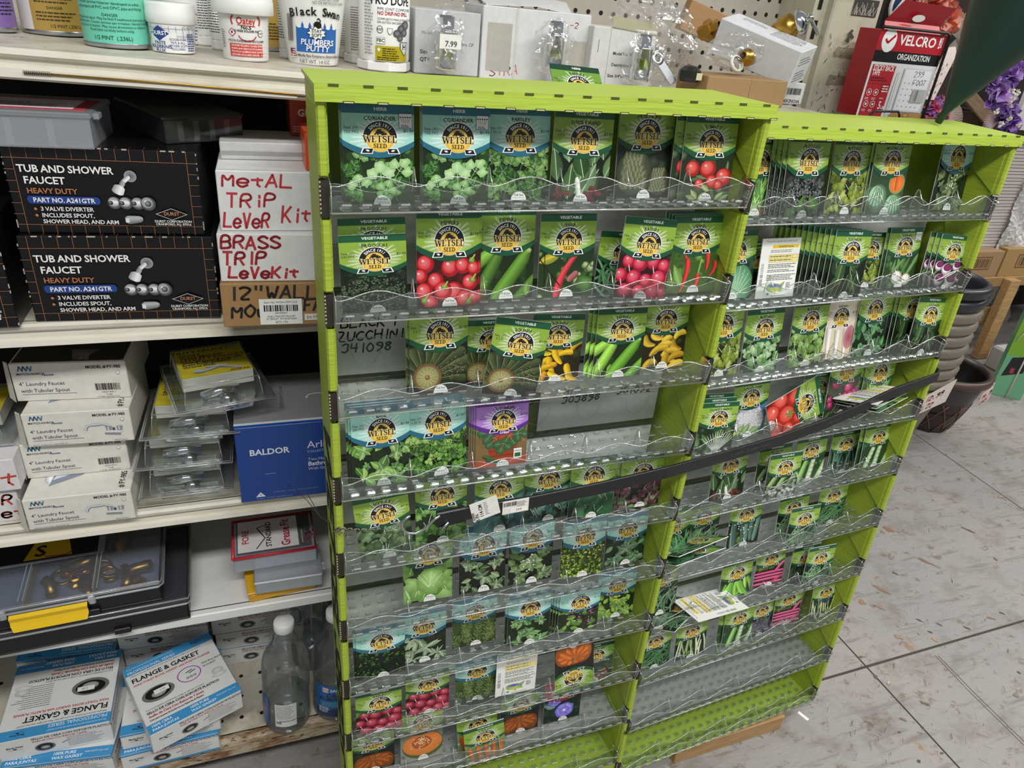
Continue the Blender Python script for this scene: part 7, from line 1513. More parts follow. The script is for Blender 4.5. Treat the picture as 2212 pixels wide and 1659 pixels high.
def putty(root, r):
    H = .092; rf = lambda z: r * (.70 + .30 * z / H)
    m = M(); m.lathe([(0, 0), (rf(0) * .97, 0), (rf(0), .002), (rf(H), H)], 'plastic', 'f2f2f0', 48); c = Cv(m, curved(rf, .001, 0, -PI / 2 + .05), 'print', .0003); k = r * 1000 / 43; B = '1f66b8'
    pts = [(-24 * k, 15 * k)] + [(26 * k, 15 * k)] + [(29 * k, 46 * k)]; n = 8
    c.rect(-25 * k, 15 * k, 27 * k, 44 * k, B, n=12)
    for q in range(6): c.ell((-21 + 8.8 * q) * k, 48 * k, 5.2 * k, 6.5 * k, 'f2f2f0', seg=14); 
    for q in range(7): c.poly([(-25.4 * k + 8.8 * q * k - 2 * k, 43.5 * k), (-25.4 * k + 8.8 * q * k + 2 * k, 43.5 * k), (-25.4 * k + 8.8 * q * k, 49 * k)], B) if 0 < q < 6 else None
    for i, ch in enumerate('Black Swan'):
        a = (i - 4.5) * 6.4 * k; c.txt(ch, a, (56.5 - abs(i - 4.5) ** 2 * .16) * k, 9.0 * k, '141416', b=True, rot=-(i - 4.5) * 2.0)
    c.ell(1 * k, 46 * k, 4.6 * k, 4.2 * k, '17181a'); c.line([(3 * k, 47 * k), (4.5 * k, 51 * k), (2.5 * k, 53.5 * k), (.5 * k, 52 * k)], 1.3 * k, '17181a')
    st = [((11 if q % 2 else 8) * k * cos(R(q * 20)), 37 * k + (7.4 if q % 2 else 5) * k * sin(R(q * 20))) for q in range(18)]; c.fan((0, 37 * k), [(x * 1.1, 37 * k + (y - 37 * k) * 1.12) for x, y in st], '17181a', '17181a'); c.fan((0, 37 * k), st, 'f2f2f0', 'f2f2f0'); c.txt('STAY', 0, 37.6 * k, 3.6 * k, '17181a', b=True); c.txt('SOFT', 0, 33 * k, 3.6 * k, '17181a', b=True)
    c.txt('PLUMBERS', 1 * k, 23.6 * k, 6.4 * k, 'f2f4f8', b=True, it=.1, sx=.95); c.txt('PUTTY', 1 * k, 16.6 * k, 6.4 * k, 'f2f4f8', b=True, it=.1); c.txt('La Masilla Para Fontaneros Siempre Blanda', 2 * k, 9.6 * k, 3 * k, '17181a', b=True, it=.25, sx=.8); c.txt('NET WT. 14 OZ.', -2 * k, 2.6 * k, 4 * k, '2a2a2c', sx=.9); c.txt('STOCK NO. 01040', 14 * k, 73 * k, 3.0 * k, '333333', sx=.9); c.txt('NO DE ARTICULO. 01040', 16 * k, 69 * k, 3.0 * k, '333333', sx=.85)
    c.rect(-33 * k, 8 * k, -26 * k, 18 * k, 'e8e4e4', n=2); [c.rect(-33 * k, (9 + q * 2.6) * k, -26 * k, (10.3 + q * 2.6) * k, 'b03040') for q in range(4)]; c.rect(-33 * k, 13.5 * k, -30 * k, 18 * k, '2a3f80'); c.bars(-36 * k, 26 * k, 8 * k, 30 * k, 4)
    m.build('tub_body', root); m = M(); m.lathe([(rf(H) * .99, H - .006), (r * 1.05, H - .005), (r * 1.06, H + .004), (r * 1.02, H + .006), (0, H + .006)], 'plastic', 'f0f0ee', 48); m.build('lid', root)
rnd('white plumbers putty tub with blue label and black swan', 'putty_tub', 'tub', 604, 762, 142, putty, lo=1.03, hi=1.06)
# ---- plain cartons with bagged chrome pieces
def tbox(label, xl, xr, pm, ptop, Y, D, art, col, yaw=0, name='fitting_box', **kw):
    a = aty(xl, pm, Y); b = aty(xr, pm, Y); H = aty((xl + xr) / 2, ptop, Y).z - zs(a.x)
    return carton(name, label, 'box', (b.x - a.x) / cos(yaw), D, H, (a.x, Y, zs(a.x) + .0005), yaw, col, 'card', art, 'fitting boxes on the top shelf', **kw), a, b, H
def chrome_stub(o, x, y, z0, H, r):
    m = M(); m.lathe([(0, 0), (r, .001), (r * 1.05, .003), (r, .006), (r, H * .68), (r * 1.06, H * .70), (r * 1.06, H * .74), (r * .5, H * .76), (0, H * .76)], 'chrome', 'ffffff', 24); m.box(-r * .55, r * .55, -r * .55, r * .55, H * .76, H, 'chrome', b=.001)
    m.box(-r * .9, r * .2, -r * .75, -r * .65, H * .97, H * 1.02, 'chrome'); return m
def stub_thing(label, px, pt, pb, Y, r):
    a = aty(px, pb, Y); t = aty(px, pt, Y); z0 = max(a.z, zs(a.x) + .001); root = empty('chrome_fitting', (a.x, Y, z0)); tag(root, label, 'pipe fitting', 'bagged chrome fittings'); chrome_stub(root, 0, 0, 0, t.z - z0, r).build('chrome_body', root); return root, t.z - z0
o, a, b, H = tbox('grey box with small price sticker bag in front, beside sealant bottles', 896, 1036, 90, 24, 1.09, .12, {'front': lambda c, w, h: (c.txt('Model', w * .10, h * .62, 4, '77777a', al='l'), c.txt('Size', w * .08, h * .32, 5, '44444a', al='l', b=True), c.txt('QTY', w * .08, h * .20, 5, '44444a', al='l', b=True), c.txt('Brs. CP.', w * .72, h * .48, 4, '5a5a5e', al='l'))}, 'c4c5c8')
r_, h_ = stub_thing('chrome fitting with 7.99 sticker in a bag before the grey box', 962, 34, 152, 1.06, .015)
m = M(); m.box(-.014, .016, -.0175, -.0167, 0, .018, 'card', 'eeeeea'); c = Cv(m, flat((-.014, -.0175, 0), (1, 0, 0), (0, 0, 1), .001)); c.txt('7.99', 16, 3, 7, '55555a', b=True); m.build('price_sticker', r_, (0, 0, h_ * .42))
bag('', (0, 0, h_ * .45), .026, .018, h_ * .58, 3, r_, amp=.3, flatb=-h_ * .5)
o, a, b, H = tbox('wide plain white box with red marker STRA in the middle of the shelf', 1040, 1272, 90, 22, 1.10, .10, {'front': lambda c, w, h: (c.pen('STRA', w * .09, h * .04, 13, 'd0685c', 1.3, 1.0, 6), c.pen('-2', w * .80, h * .80, 8, 'd0685c', 1, 1), c.rect(w * .30, 0, w * .32, h, 'cfcfce'), c.rect(w * .05, h * .12, w * .27, h * .78, 'b5b2aa'), c.rect(w * .78, h * .1, w * .98, h * .62, 'bab6ac'))}, 'd9dadb')
r_, h_ = stub_thing('chrome fitting in a bag before the wide white box', 1192, 46, 150, 1.07, .015); bag('', (0, 0, h_ * .45), .030, .018, h_ * .58, 5, r_, amp=.3, flatb=-h_ * .5)
m = M(); m.slab([[(.01, .02, H), (.09, .02, H + .004), (.15, .03, H - .002)], [(0, .08, H + .016), (.08, .09, H + .02), (.16, .08, H + .012)]], (0, 0, 1), .0015, 'card', 'd0d0d0'); m.build('open_flap', o)
o, a, b, H = tbox('white box with printed model and size lines and khaki open flap', 1276, 1412, 120, 62, 1.08, .10, {'front': lambda c, w, h: (c.txt('Model No. VSA', w * .34, h * .58, 4.4, '44444a', al='l', b=True), c.txt('Description: Brass', w * .34, h * .40, 4.4, '44444a', al='l', b=True), c.txt('Size: 3/4"x1/2"', w * .30, h * .22, 4.4, '44444a', al='l', b=True), c.txt('12 PCS', w * .44, h * .04, 4.4, '44444a', al='l', b=True), c.line([(w * .10, h * .6), (w * .10, h * .8)], .8, '6a6a6c'), c.line([(w * .27, 0), (w * .27, h)], .6, 'a5a5a5'))}, 'd4d4d2')
w_ = b.x - a.x; m = M(); m.slab([[(w_ * .28, -.001, H), (w_ * 1.0, -.001, H - .006)], [(w_ * .36, .02, H + .014), (w_ * 1.06, .02, H + .008)]], (0, 0, 1), .0015, 'card', 'a3a083'); m.build('open_flap', o)
r_, h_ = stub_thing('chrome fitting in a bag before the printed white box', 1378, 74, 176, 1.05, .015); bag('', (0, 0, h_ * .45), .027, .018, h_ * .58, 8, r_, amp=.3, flatb=-h_ * .5)
bag('loose crumpled clear bag spilling over the grey box tops', aty(1010, 24, 1.16) - V((0, 0, .004)), .05, .035, .022, 14)
bag('big crumpled clear bag with a steel lever right of the printed box', aty(1430, 100, 1.12), .052, .045, .058, 21)
bag('clear bag bulging above the printed box and its khaki flap', aty(1395, 35, 1.18), .055, .04, .03, 25)
p = aty(1420, 126, 1.07); root = empty('valve_lever', p); tag(root, 'flat steel valve lever with a round hole inside the big clear bag', 'lever'); m = M(); m.lathe([(.0035, -.002), (.011, -.002), (.011, .002), (.0035, .002), (.0035, -.002)], 'zinc', 'ffffff', 24); m.box(.008, .045, -.007, .007, -.0015, .0015, 'zinc', b=.0007); m.xf(Matrix.Rotation(R(70), 4, 'X') @ Matrix.Rotation(R(-50), 4, 'Z')); m.build('lever_plate', root)
def at_cart(name, label, px, py, Y, W, D, H, yaw, tiltx, tilty, col, mt, art, cat='box', **kw):
    p = aty(px, py, Y); return carton(name, label, cat, W, D, H, p, yaw, col, mt, art, 'fitting boxes on the top shelf', tilt=(tiltx, tilty), **kw)
p = aty(1516, 240, 1.02); q = aty(1688, 240, 1.02); zt_ = aty(1600, 170, 1.02).z
carton('fitting_box', 'kraft brown carton just behind the right end of the left display', 'box', q.x - p.x, .09, zt_ - zs(p.x), (p.x, 1.02, zs(p.x) + .0005), 0, 'a5855c', 'kraft', {'front': lambda c, w, h: c.line([(w * .53, 0), (w * .53, h)], .5, '7a5f40'), 'top': lambda c, w, h: c.line([(0, h * .5), (w, h * .5)], .6, '7a5f40')}, 'fitting boxes on the top shelf')
p2 = aty(1640, 240, 1.13); q2 = aty(1722, 240, 1.13)
carton('fitting_box', 'white box with upside-down brand print and barcode beside the post', 'box', q2.x - p2.x, .10, aty(1700, 178, 1.13).z - zs(p2.x), (p2.x, 1.125, zs(p2.x) + .0005), 0, 'd8d9da', 'card', {'front': lambda c, w, h: (c.txt('WONDER', w * .72, h * .22, 5.5, '222226', b=True, rot=180), c.bars(w * .55, h * .45, w * .36, h * .3, 5))}, 'fitting boxes on the top shelf')
o = carton('fitting_box', 'white box tilted on the kraft carton, fine print on its end', 'box', .155, .062, .058, aty(1715, 152, 1.06) - V((.082, -.131, -.010)), R(-58), 'dcdee2', 'card', {'right': lambda c, w, h: (c.lines(8, h * .74, w * .75, 3, 4.5, 1.6, '7a7c80'), c.lines(8, h * .36, w * .75, 4, 4.5, 1.6, '7a7c80', 3)), 'top': lambda c, w, h: (c.lines(20, h * .8, 50, 3, 5, 1.8, '8a8c90'), c.lines(84, h * .9, 60, 8, 5, 1.8, '8a8c90', 5))}, 'fitting boxes on the top shelf', tilt=(R(10), R(14)))
o = carton('fitting_box', 'small tan carton up against the pegboard behind the bags', 'box', .075, .05, .05, aty(1468, 62, 1.26), R(-20), 'b58f62', 'kraft', {}, 'fitting boxes on the top shelf', tilt=(0, R(16)))
def fitting(label, p, rot, parts):
    root = empty('brass_fitting', p, rot); tag(root, label, 'pipe fitting', 'brass fittings'); 
    for nm, m in parts: m.build(nm, root)
m = M(); m.lathe([(.008, 0), (.012, 0), (.012, .012), (.017, .013), (.017, .024), (.011, .025), (.011, .038), (.007, .038)], 'brass', 'ffffff', 6, sm=False); fitting('brass hex union fitting lying by the tan carton', aty(1512, 74, 1.22), (R(60), R(20), R(20)), [('brass_body', m)])
m = M(); m.lathe([(0, -.022), (.014, -.022), (.016, -.012), (.020, -.008), (.021, .004), (.020, .010), (.014, .014), (.014, .02)], 'brass', 'ffffff', 32); m2 = M(); m2.lathe([(0, .034), (.010, .033), (.021, .026), (.022, .02), (.018, .018), (0, .018)], 'chrome', 'ffffff', 32); m2.box(-.008, .040, -.004, .004, .036, .041, 'chrome', b=.001); m2.lathe([(.006, .033), (.006, .043), (0, .044)], 'chrome', 'ffffff', 16)
fitting('big brass valve with chrome disc and lever beside the post', aty(1700, 60, 1.14), (R(55), R(35), R(15)), [('brass_body', m), ('chrome_disc', m2)])
m = M(); m.lathe([(.004, -.02), (.009, -.02), (.009, -.008), (.013, -.006), (.013, .004), (.009, .006), (.009, .016), (.005, .016)], 'brass', 'ffffff', 24); fitting('small brass valve inside the clear bag on the tilted white box', aty(1612, 124, 1.06), (R(80), R(10), R(-60)), [('brass_body', m)])
m = M(); m.lathe([(.0105, -.003), (.013, -.002), (.013, .003), (.0105, .004)], 'plastic', 'e8e6de', 24); fitting('white ring beside the small brass valve in the clear bag', aty(1590, 138, 1.05), (R(60), R(20), 0), [('ring_body', m)])
bag('clear bag holding a small brass valve, lying on the kraft carton', aty(1585, 112, 1.08), .052, .03, .026, 31)
root = empty('rubber_fitting', aty(1490, 158, 1.05)); tag(root, 'black rubber fitting in a small bag left of the kraft carton', 'pipe fitting'); m = M(); m.lathe([(0, -.012), (.015, -.012), (.017, -.006), (.017, .004), (.010, .010), (0, .012)], 'plastic', '222220', 10, sm=False); m.build('rubber_body', root); m = M(); m.box(.002, .012, -.0178, -.0168, -.008, .002, 'card', 'd9cfa8'); m.build('paper_label', root)
# ================================================================ RIGHT: hanging tape box, flowers, cone
VY = 1.16
BL_, BR_ = aty(1848, 250, VY), aty(1985, 256, VY); TL_ = aty(1903, 62, VY); vw = BR_.x - BL_.x; vh = TL_.z - BL_.z
def velcro(c, w, h):
    red = 'b3202c'; c.rect(0, h * .77, w, h, red); c.rect(0, h * .64, w, h * .77, '141416'); c.rect(0, 0, w, h * .64, 'e4e6e8')
    c.ell(w * .16, h * .885, w * .105, w * .125, 'f2f2f2'); c.line([(w * .105, h * .90), (w * .145, h * .855), (w * .235, h * .945)], w * .028, red); c.txt('VELCRO', w * .59, h * .85, w * .105, 'f0f0f0', b=True, sx=1.0); c.txt('!', w * .925, h * .85, w * .11, 'f0f0f0', b=True); c.txt('BRAND', w * .965, h * .855, w * .026, 'f0f0f0', rot=90, al='l', b=True)
    c.txt('ORGANIZATION', w * .60, h * .685, w * .062, 'f0f0f0', b=True, sx=.75)
    c.rect(w * .03, 0, w * .38, h * .61, 'b8242f'); c.txt('STICKY BACK', w * .05, h * .545, w * .058, 'f4f0f0', al='l', b=True, sx=.62); c.txt('TAPE', w * .05, h * .49, w * .058, 'f4f0f0', al='l', b=True, sx=.62); c.lines(w * .05, h * .45, w * .28, 2, h * .028, h * .014, '5a1018'); c.line([(w * .03, h * .39), (w * .38, h * .39)], .5, '6a1018'); c.line([(w * .25, h * .0), (w * .25, h * .39)], .5, '6a1018')
    for x, y in ((.09, .29), (.19, .29), (.09, .15), (.19, .15)): c.ring(w * x, h * y, w * .032, w * .038, 'f0e4e4', seg=14); c.rect(w * (x - .014), h * y - 2, w * (x + .014), h * y + 2, 'f0e4e4'); c.lines(w * (x - .04), h * (y - .07), w * .07, 2, 2.4, 1.1, 'f0d8d8')
    c.lines(w * .265, h * .36, w * .11, 3, h * .03, h * .015, 'f0e0e0'); c.lines(w * .265, h * .22, w * .08, 1, 3, 1.4, 'f0e0e0'); c.txt('5', w * .30, h * .10, h * .09, 'f6f0f0', b=True, sx=.7); c.txt('LB', w * .35, h * .10, h * .035, 'f6f0f0', b=True)
    bar(c, w * .44, h * .02, w * .44, h * .55, w * .03, 'd2d4d6', hi=.6); c.poly([(w * .52, h * .08), (w * .97, h * .08), (w * .97, h * .60), (w * .52, h * .60)], 'd9dcdf'); c.rect(w * .54, h * .10, w * .95, h * .58, 'f0f1f3')
    c.pen('299', w * .68, h * .50, h * .07, '5a6a98', 1.0, .9, 0, 3); c.pen('FOOT', w * .70, h * .40, h * .07, '5a6a98', 1.0, .9, 0, 4)
    for i in range(5):
        for j in range(5): c.rect(w * (.57 + .07 * i), h * (.14 + .07 * j), w * (.585 + .07 * i), h * (.15 + .07 * j), '8a8ca0')
    c.rect(w * .74, h * .20, w * .94, h * .36, 'b8bab8'); bar(c, w * .80, h * .21, w * .80, h * .35, w * .05, '8a8c8a'); c.rect(w * .50, 0, w, h * .07, 'b8894f'); c.ell(w * .74, h * .04, w * .06, h * .03, 'd8b070', '8a6438')
vb = carton('tape_box', 'red and white sticky tape box hanging right of the steel post', 'box', vw, .055, vh, BL_, 0, 'a81c28', 'glosscard', {'front': velcro})
m = M(); m.slab([[(.01, .004, vh), (vw * .92, .004, vh)], [(.012, .010, vh + .014), (vw * .9, .010, vh + .014)]], (0, 1, 0), .001, 'glosscard', 'b8242f'); m.slab([[(.012, .010, vh + .014), (vw * .9, .010, vh + .014)], [(.03, -.006, vh + .050), (vw * .97, -.006, vh + .046)]], (0, 1, 0), .001, 'glosscard', '9c1c26'); c = Cv(m, flat((0, .0095, vh), (1, 0, 0), (0, 0, 1), .001)); c.fm = flat((0, -.0004, vh + .021), (1, 0, 0), V((0, -.45, 1)), .001); c.ell(vw * 480, 2, 15, 6, 'f2efec', seg=20); m.build('hang_tab', vb)
root = empty('wire_holder', BL_ - V((0, .006, 0))); tag(root, 'black wire display holder framing the hanging tape box', 'display holder'); m = M()
m.tube([(-.002, 0, vh + .004), (vw * .5, 0, vh + .004), (vw - .008, 0, vh + .004), (vw, 0, vh + .001), (vw + .003, 0, vh - .008), (vw + .003, 0, 0), (vw + .003, 0, -.03)], .0026, 'plastic', '141416'); m.tube([(vw * .10, -.012, -.02), (vw * .11, -.012, .006), (vw * .16, -.012, .012), (vw * .52, -.012, .014), (vw * .56, -.012, .006), (vw * .56, -.012, -.02)], .0022, 'plastic', '141416'); m.build('wire_frame', root)
# strip of printed liner hanging behind
p = aty(1990, 214, VY + .012); m = M(); m.prism([(0, 0, 0), (.034, 0, 0), (.052, 0, .085), (.042, 0, .098), (.020, 0, .095), (.012, 0, .05)], (0, .001, 0), 'card', 'e8d8d2'); c = Cv(m, flat((0, 0, 0), (1, 0, 0), (0, 0, 1), .001)); [c.txt('VELCRO', 16 + 8 * (k % 2), 6 + 15 * k, 4, '9a8a88', rot=60 * (k % 2) - 20) for k in range(5)]; [c.ring(30 + 6 * (k % 2), 14 + 17 * k, 1.4, 2.2, '6a5a58', seg=8) for k in range(4)]; m.build('liner_strip', vb, p - vb.location)
# dark stand that carries the sign and the flowers
fa, fb = aty(1893, 130, 1.8), aty(2080, 130, 1.8); root = empty('flower_stand', (fa.x, 1.8, 0)); tag(root, 'dark brown flower stand panel between the tape box and the green cone', 'display stand'); m = M(); m.box(0, fb.x - fa.x, 0, .03, 0, 1.95, 'wood', '2c1c15', b=.003); m.build('stand_panel', root); m = M(); m.box(-.02, fb.x - fa.x + .02, -.1, .25, 0, .03, 'wood', '3a261c', b=.003); m.build('stand_foot', root)
# blue oval sign
p = aty(1990, 18, 1.792); root = empty('oval_sign', p); tag(root, 'dark blue oval sign with white script, partly behind coral flowers', 'sign'); m = M(); m.lathe([(0, 0), (1, 0), (1, .006), (0, .006)], 'plastic', 'e8e4de', 40, sm=False); m.xf(Matrix.Rotation(R(90), 4, 'X') @ Matrix.Diagonal((.118, .072, 1, 1))); c = Cv(m, flat((0, -.006, 0), (1, 0, 0), (0, 0, 1), .001), 'print', .0006); c.ell(0, 0, 110, 65, '1f3a68', seg=36); c.txt('Am', -62, -22, 44, 'eceae6', b=True, it=.25); c.txt('K', 66, -24, 44, 'eceae6', b=True, it=.25); m.build('sign_plate', root)
def flower(parent, p, r, cols, seed, name='flower_head', n=46):
    rg = random.Random(seed); m = M()
    for k in range(n):
        z = rg.uniform(-.5, 1); a = rg.uniform(0, 2 * PI); q = (1 - z * z * .9) ** .5; d = V((q * cos(a), -abs(z) * .6 - .2, q * sin(a))).normalized(); s = d.cross(V((rg.gauss(0, 1), rg.gauss(0, 1), rg.gauss(0, 1)))).normalized(); t = d.cross(s); l = r * rg.uniform(.7, 1.05); wd = r * .34; b0 = d * r * .15
        col = K(rg.choice(cols)); m.sheet([[b0 - s * wd * .3, b0 + s * wd * .3], [d * l * .6 - s * wd + t * r * .1, d * l * .6 + s * wd + t * r * .1], [d * l - s * wd * .6 - t * r * .05, d * l + s * wd * .6 + t * r * .12]], 'petal', [mixc(col, (0, 0, 0), .2)] * 2 + [col] * 2 + [mixc(col, (1, 1, 1), .15)] * 2)
    return m.build(name, parent, p)
def bouquet(label, name, pts, Y, cols, cat='artificial flowers'):
    o0 = aty(*pts[0][:2], Y); root = empty(name, o0); tag(root, label, cat)
    for k, (x, y, r) in enumerate(pts): flower(root, aty(x, y, Y + (k % 3) * .02) - o0, r, cols, k + len(label))
    return root
bouquet('coral artificial roses above the red tape box', 'rose_bunch', [(2000, 8, .055), (2035, 45, .05), (1975, 5, .04), (2030, 15, .045)], 1.70, ['e8907a', 'f0a890', 'd86a58', 'e0603c'])
bouquet('pale pink blossoms beside the liner strip', 'blossom_bunch', [(2048, 120, .02), (2056, 132, .018), (2046, 138, .016)], 1.76, ['f0c8b8', 'e0988a', 'f6ddd0'])
bouquet('red and violet artificial flowers low behind the right display top', 'flower_bunch', [(2010, 232, .035), (2030, 250, .03), (2003, 250, .026), (2022, 222, .026)], 1.74, ['b81c30', 'd83048', '8a2a8c', '6a3a9c'])
root = bouquet('purple artificial flower garland at the right edge with a bow', 'flower_garland', [(2198, 95, .06), (2172, 168, .055), (2158, 192, .05), (2152, 205, .06), (2168, 225, .05), (2175, 245, .055), (2180, 268, .05), (2165, 282, .055), (2210, 120, .06), (2140, 182, .035), (2190, 150, .05)], 2.2, ['8a50b8', '7038a8', 'a878d0', '5c2c94', 'c090dc', '9a60c4'])
o0 = root.location.copy()
for k, (x, y) in enumerate(((2185, 196), (2196, 200), (2180, 225), (2178, 256), (2198, 272), (2160, 268), (2188, 210), (2152, 240))): flower(root, aty(x, y, 2.10) - o0, .015, ['f6f2ea', 'eee6da'], k, 'white_floret', 14)
m = M(); cB = aty(2172, 140, 2.08) - o0; rg = random.Random(12)
for k in range(12):
    a = rg.uniform(0, 2 * PI); l = rg.uniform(.03, .055); d = V((cos(a), -.3, sin(a))); s = V((-sin(a), 0, cos(a))) * .012
    m.slab([[cB + d * (l * t) + V((0, -.02 * sin(PI * t), 0)) - s, cB + d * (l * t) + V((0, -.02 * sin(PI * t), 0)) + s] for t in (0, .3, .6, .9)], (0, 1, 0), .001, 'glosscard', rg.choice(('5a2c8c', '7a48a8', '4a2078')), True)
m.build('ribbon_bow', root)
# grass-like dried fans
def fan(label, px, py, Y, seed, col, n=26, L=.07, a0=20, a1=120):
    rg = random.Random(seed); root = empty('dried_frond', aty(px, py, Y)); tag(root, label, 'dried frond', 'dried fronds among the flowers'); m = M()
    for k in range(n): a = R(a0 + (a1 - a0) * k / n); m.tube([(0, 0, 0), (L * .6 * cos(a), -.01, L * .6 * sin(a)), (L * cos(a), -.02, L * sin(a) - .01)], .0012, 'petal', col, seg=4)
    m.build('frond_blades', root)
fan('feathery frond in the upper gap between tape box and cone', 2046, 62, 1.77, 1, 'a89c8c', a0=-30, a1=60); fan('feathery frond in the lower gap between tape box and cone', 2040, 108, 1.77, 2, 'b5ab9a', a0=-40, a1=60); fan('frond spreading below the red and violet flowers', 2030, 262, 1.77, 3, 'c0a8a0', a0=0, a1=110); fan('pale frond spreading left of the purple garland', 2155, 262, 2.24, 4, 'd8c0cc', L=.1, a0=90, a1=230)
# dark green cone standing on the right display
Pd, ud, vd, wd = DSP[1]['fr']; zt = Pd.z + .134; A = atz(2025, 266, Pd.z + .131); A = V((A.x, min(A.y, .93), A.z)); T = aty(2212, 0, A.y - .0); ax = (T - A); ax.normalize()
root = empty('floral_cone', A, mw=Matrix.Translation(A) @ ax.to_track_quat('Z', 'Y').to_matrix().to_4x4()); tag(root, 'dark green plastic flower cone standing on its tip on the right display', 'floral cone'); m = M(); e0 = aty(2112, 0, A.y); e1 = aty(2290, 0, A.y); L0 = (T - A).length; rr = (e1 - e0).length / 2 * .93
m.lathe([(0, 0), (.0055, .001), (.006, .02)] + [(.006 + (rr - .006) * t, .02 + (L0 - .02) * t) for t in (.1, .3, .34, .345, .6, .65, 1, 1.35)], 'plastic', '123026', 48); m.build('cone_shell', root)
# ---- far right: dark shelf wood, pale panel
def plank(label, a, b, Y, w, th, col, cat='wood plank', mt='wood', grp=None):
    P, Q = aty(*a, Y), aty(*b, Y); U = Q - P; L = U.length; root = None; m = M(); m.box(0, L, 0, th, -w / 2, w / 2, mt, col, b=.002)
    U.normalize(); W_ = V((0, -1, 0)); Nz = U.cross(V((0, 1, 0))) * -1; Nz.normalize(); mw = Matrix(((U.x, 0, -Nz.x, P.x), (U.y, 1, -Nz.y, P.y), (U.z, 0, -Nz.z, P.z), (0, 0, 0, 1))); o = m.build('wood_plank', mw=mw); return tag(o, label, cat, grp)
plank('pale bare wooden slat slanting behind the dark green cone', (2088, 196), (2150, 272), 2.585, .055, .02, 'b59a7c')
plank('dark brown shelf board low behind the purple garland', (1990, 262), (2260, 282), 2.6, .10, .3, '3c241a')
plank('dark brown shelf board upper behind the purple garland', (2060, 155), (2200, 180), 2.65, .08, .3, '42281c')
a = aty(2188, 280, 2.3); m = M(); m.box(0, .6, 0, .02, 0, .95, 'card', 'd5cccb'); tag(m.build('pale_board', loc=a), 'pale upright board at the right edge behind the purple garland', 'board')
# ---- wooden rack with cartons and ribbed sheets
RY = 2.35
a = aty(2070, 603, RY); rx = a.x; rz = a.z
root = empty('wooden_rack', (rx, RY, 0)); tag(root, 'rough wooden rack holding cartons at the far right', 'rack')
m = M(); m.box(-.5, 1.6, 0, .04, rz - .05, rz, 'wood', 'b08c5c', b=.003); m.build('front_rail', root)
m = M(); m.box(-.5, 1.6, .04, .6, rz - .02, rz, 'wood', '6f5338'); m.build('rack_shelf', root)
lg = aty(2172, 606, RY); m = M(); m.box(lg.x - rx - .02, lg.x - rx + .05, -.045, 0, 0, rz - .004, 'wood', 'c8a06a', b=.003); m.build('leg', root)
m = M(); m.box(-.5, lg.x - rx + .03, .02, .05, rz - .26, rz - .17, 'wood', 'b89260', b=.003); m.build('lower_rail', root)
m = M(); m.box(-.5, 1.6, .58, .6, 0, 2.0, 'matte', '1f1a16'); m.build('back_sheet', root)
def rackbox(label, xl, xr, yt, Y, D, col, art):
    P, Q = aty(xl, 600, Y), aty(xr, 605, Y); H = aty((xl + xr) / 2, yt, Y).z - rz; return carton('carton', label, 'carton', Q.x - P.x, D, H, (P.x, Y, rz + .0005), 0, col, 'kraft', art, 'brown cartons on the wooden rack')
bc = lambda c, w, h: (c.rect(w * .25, h * .3, w * .75, h * .8, '6d4c2e'), c.rect(w * .27, h * .34, w * .73, h * .76, 'ad8a5e'), c.bars(w * .3, h * .38, w * .4, h * .34, 4, '4a3420', 22))
rackbox('brown carton with barcode on the rack, left one', 2060, 2146, 545, 2.36, .2, 'a98a64', {'front': bc}); rackbox('brown carton with barcode on the rack, right one', 2152, 2260, 538, 2.36, .2, 'b08e5a', {'front': bc})
P = aty(2075, 540, 2.42); m = M(); q = M(); W_ = aty(2150, 540, 2.42).x - P.x; H_ = aty(2100, 300, 2.42).z - P.z
for k in range(34): q.box(0, W_, -.004 * (k % 2), .10, H_ * k / 34, H_ * (k + .8) / 34, 'card', 'd8cdca')
tag(q.build('ribbed_panel', loc=(P.x, 2.42, P.z + .002)), 'stack of pale ribbed corrugated panels above the rack cartons', 'panel stack')
P = aty(2150, 545, 2.40); W_ = aty(2260, 545, 2.4).x - P.x; H_ = aty(2180, 380, 2.4).z - P.z
m = M(); rg = random.Random(9); m.sheet([[(W_ * i / 52, rg.uniform(-.005, .005) + .008 * sin(j * .3 + i * .2), H_ * j / 40) for i in range(53)] for j in range(41)], 'glosscard', 'c8c6c4'); m.sheet([[(W_ * i / 26, .08, H_ * j / 20) for i in range(27)] for j in range(21)], 'glosscard', 'c8c6c4'); tag(m.build('bubble_wrap', loc=P), 'silvery crinkled bubble wrap roll above the right rack carton', 'bubble wrap')
m = M(); m.lathe([(0, 0), (.07, .0), (.075, .05), (.05, .12), (.06, .2), (.03, .24), (0, .24)], 'bag', 'ffffff', 24); P = aty(2130, 640, RY + .2); tag(m.build('bagged_goods', loc=(P.x, RY + .12, rz - .30)), 'clear bag of small goods in the dark under the rack shelf', 'bag')
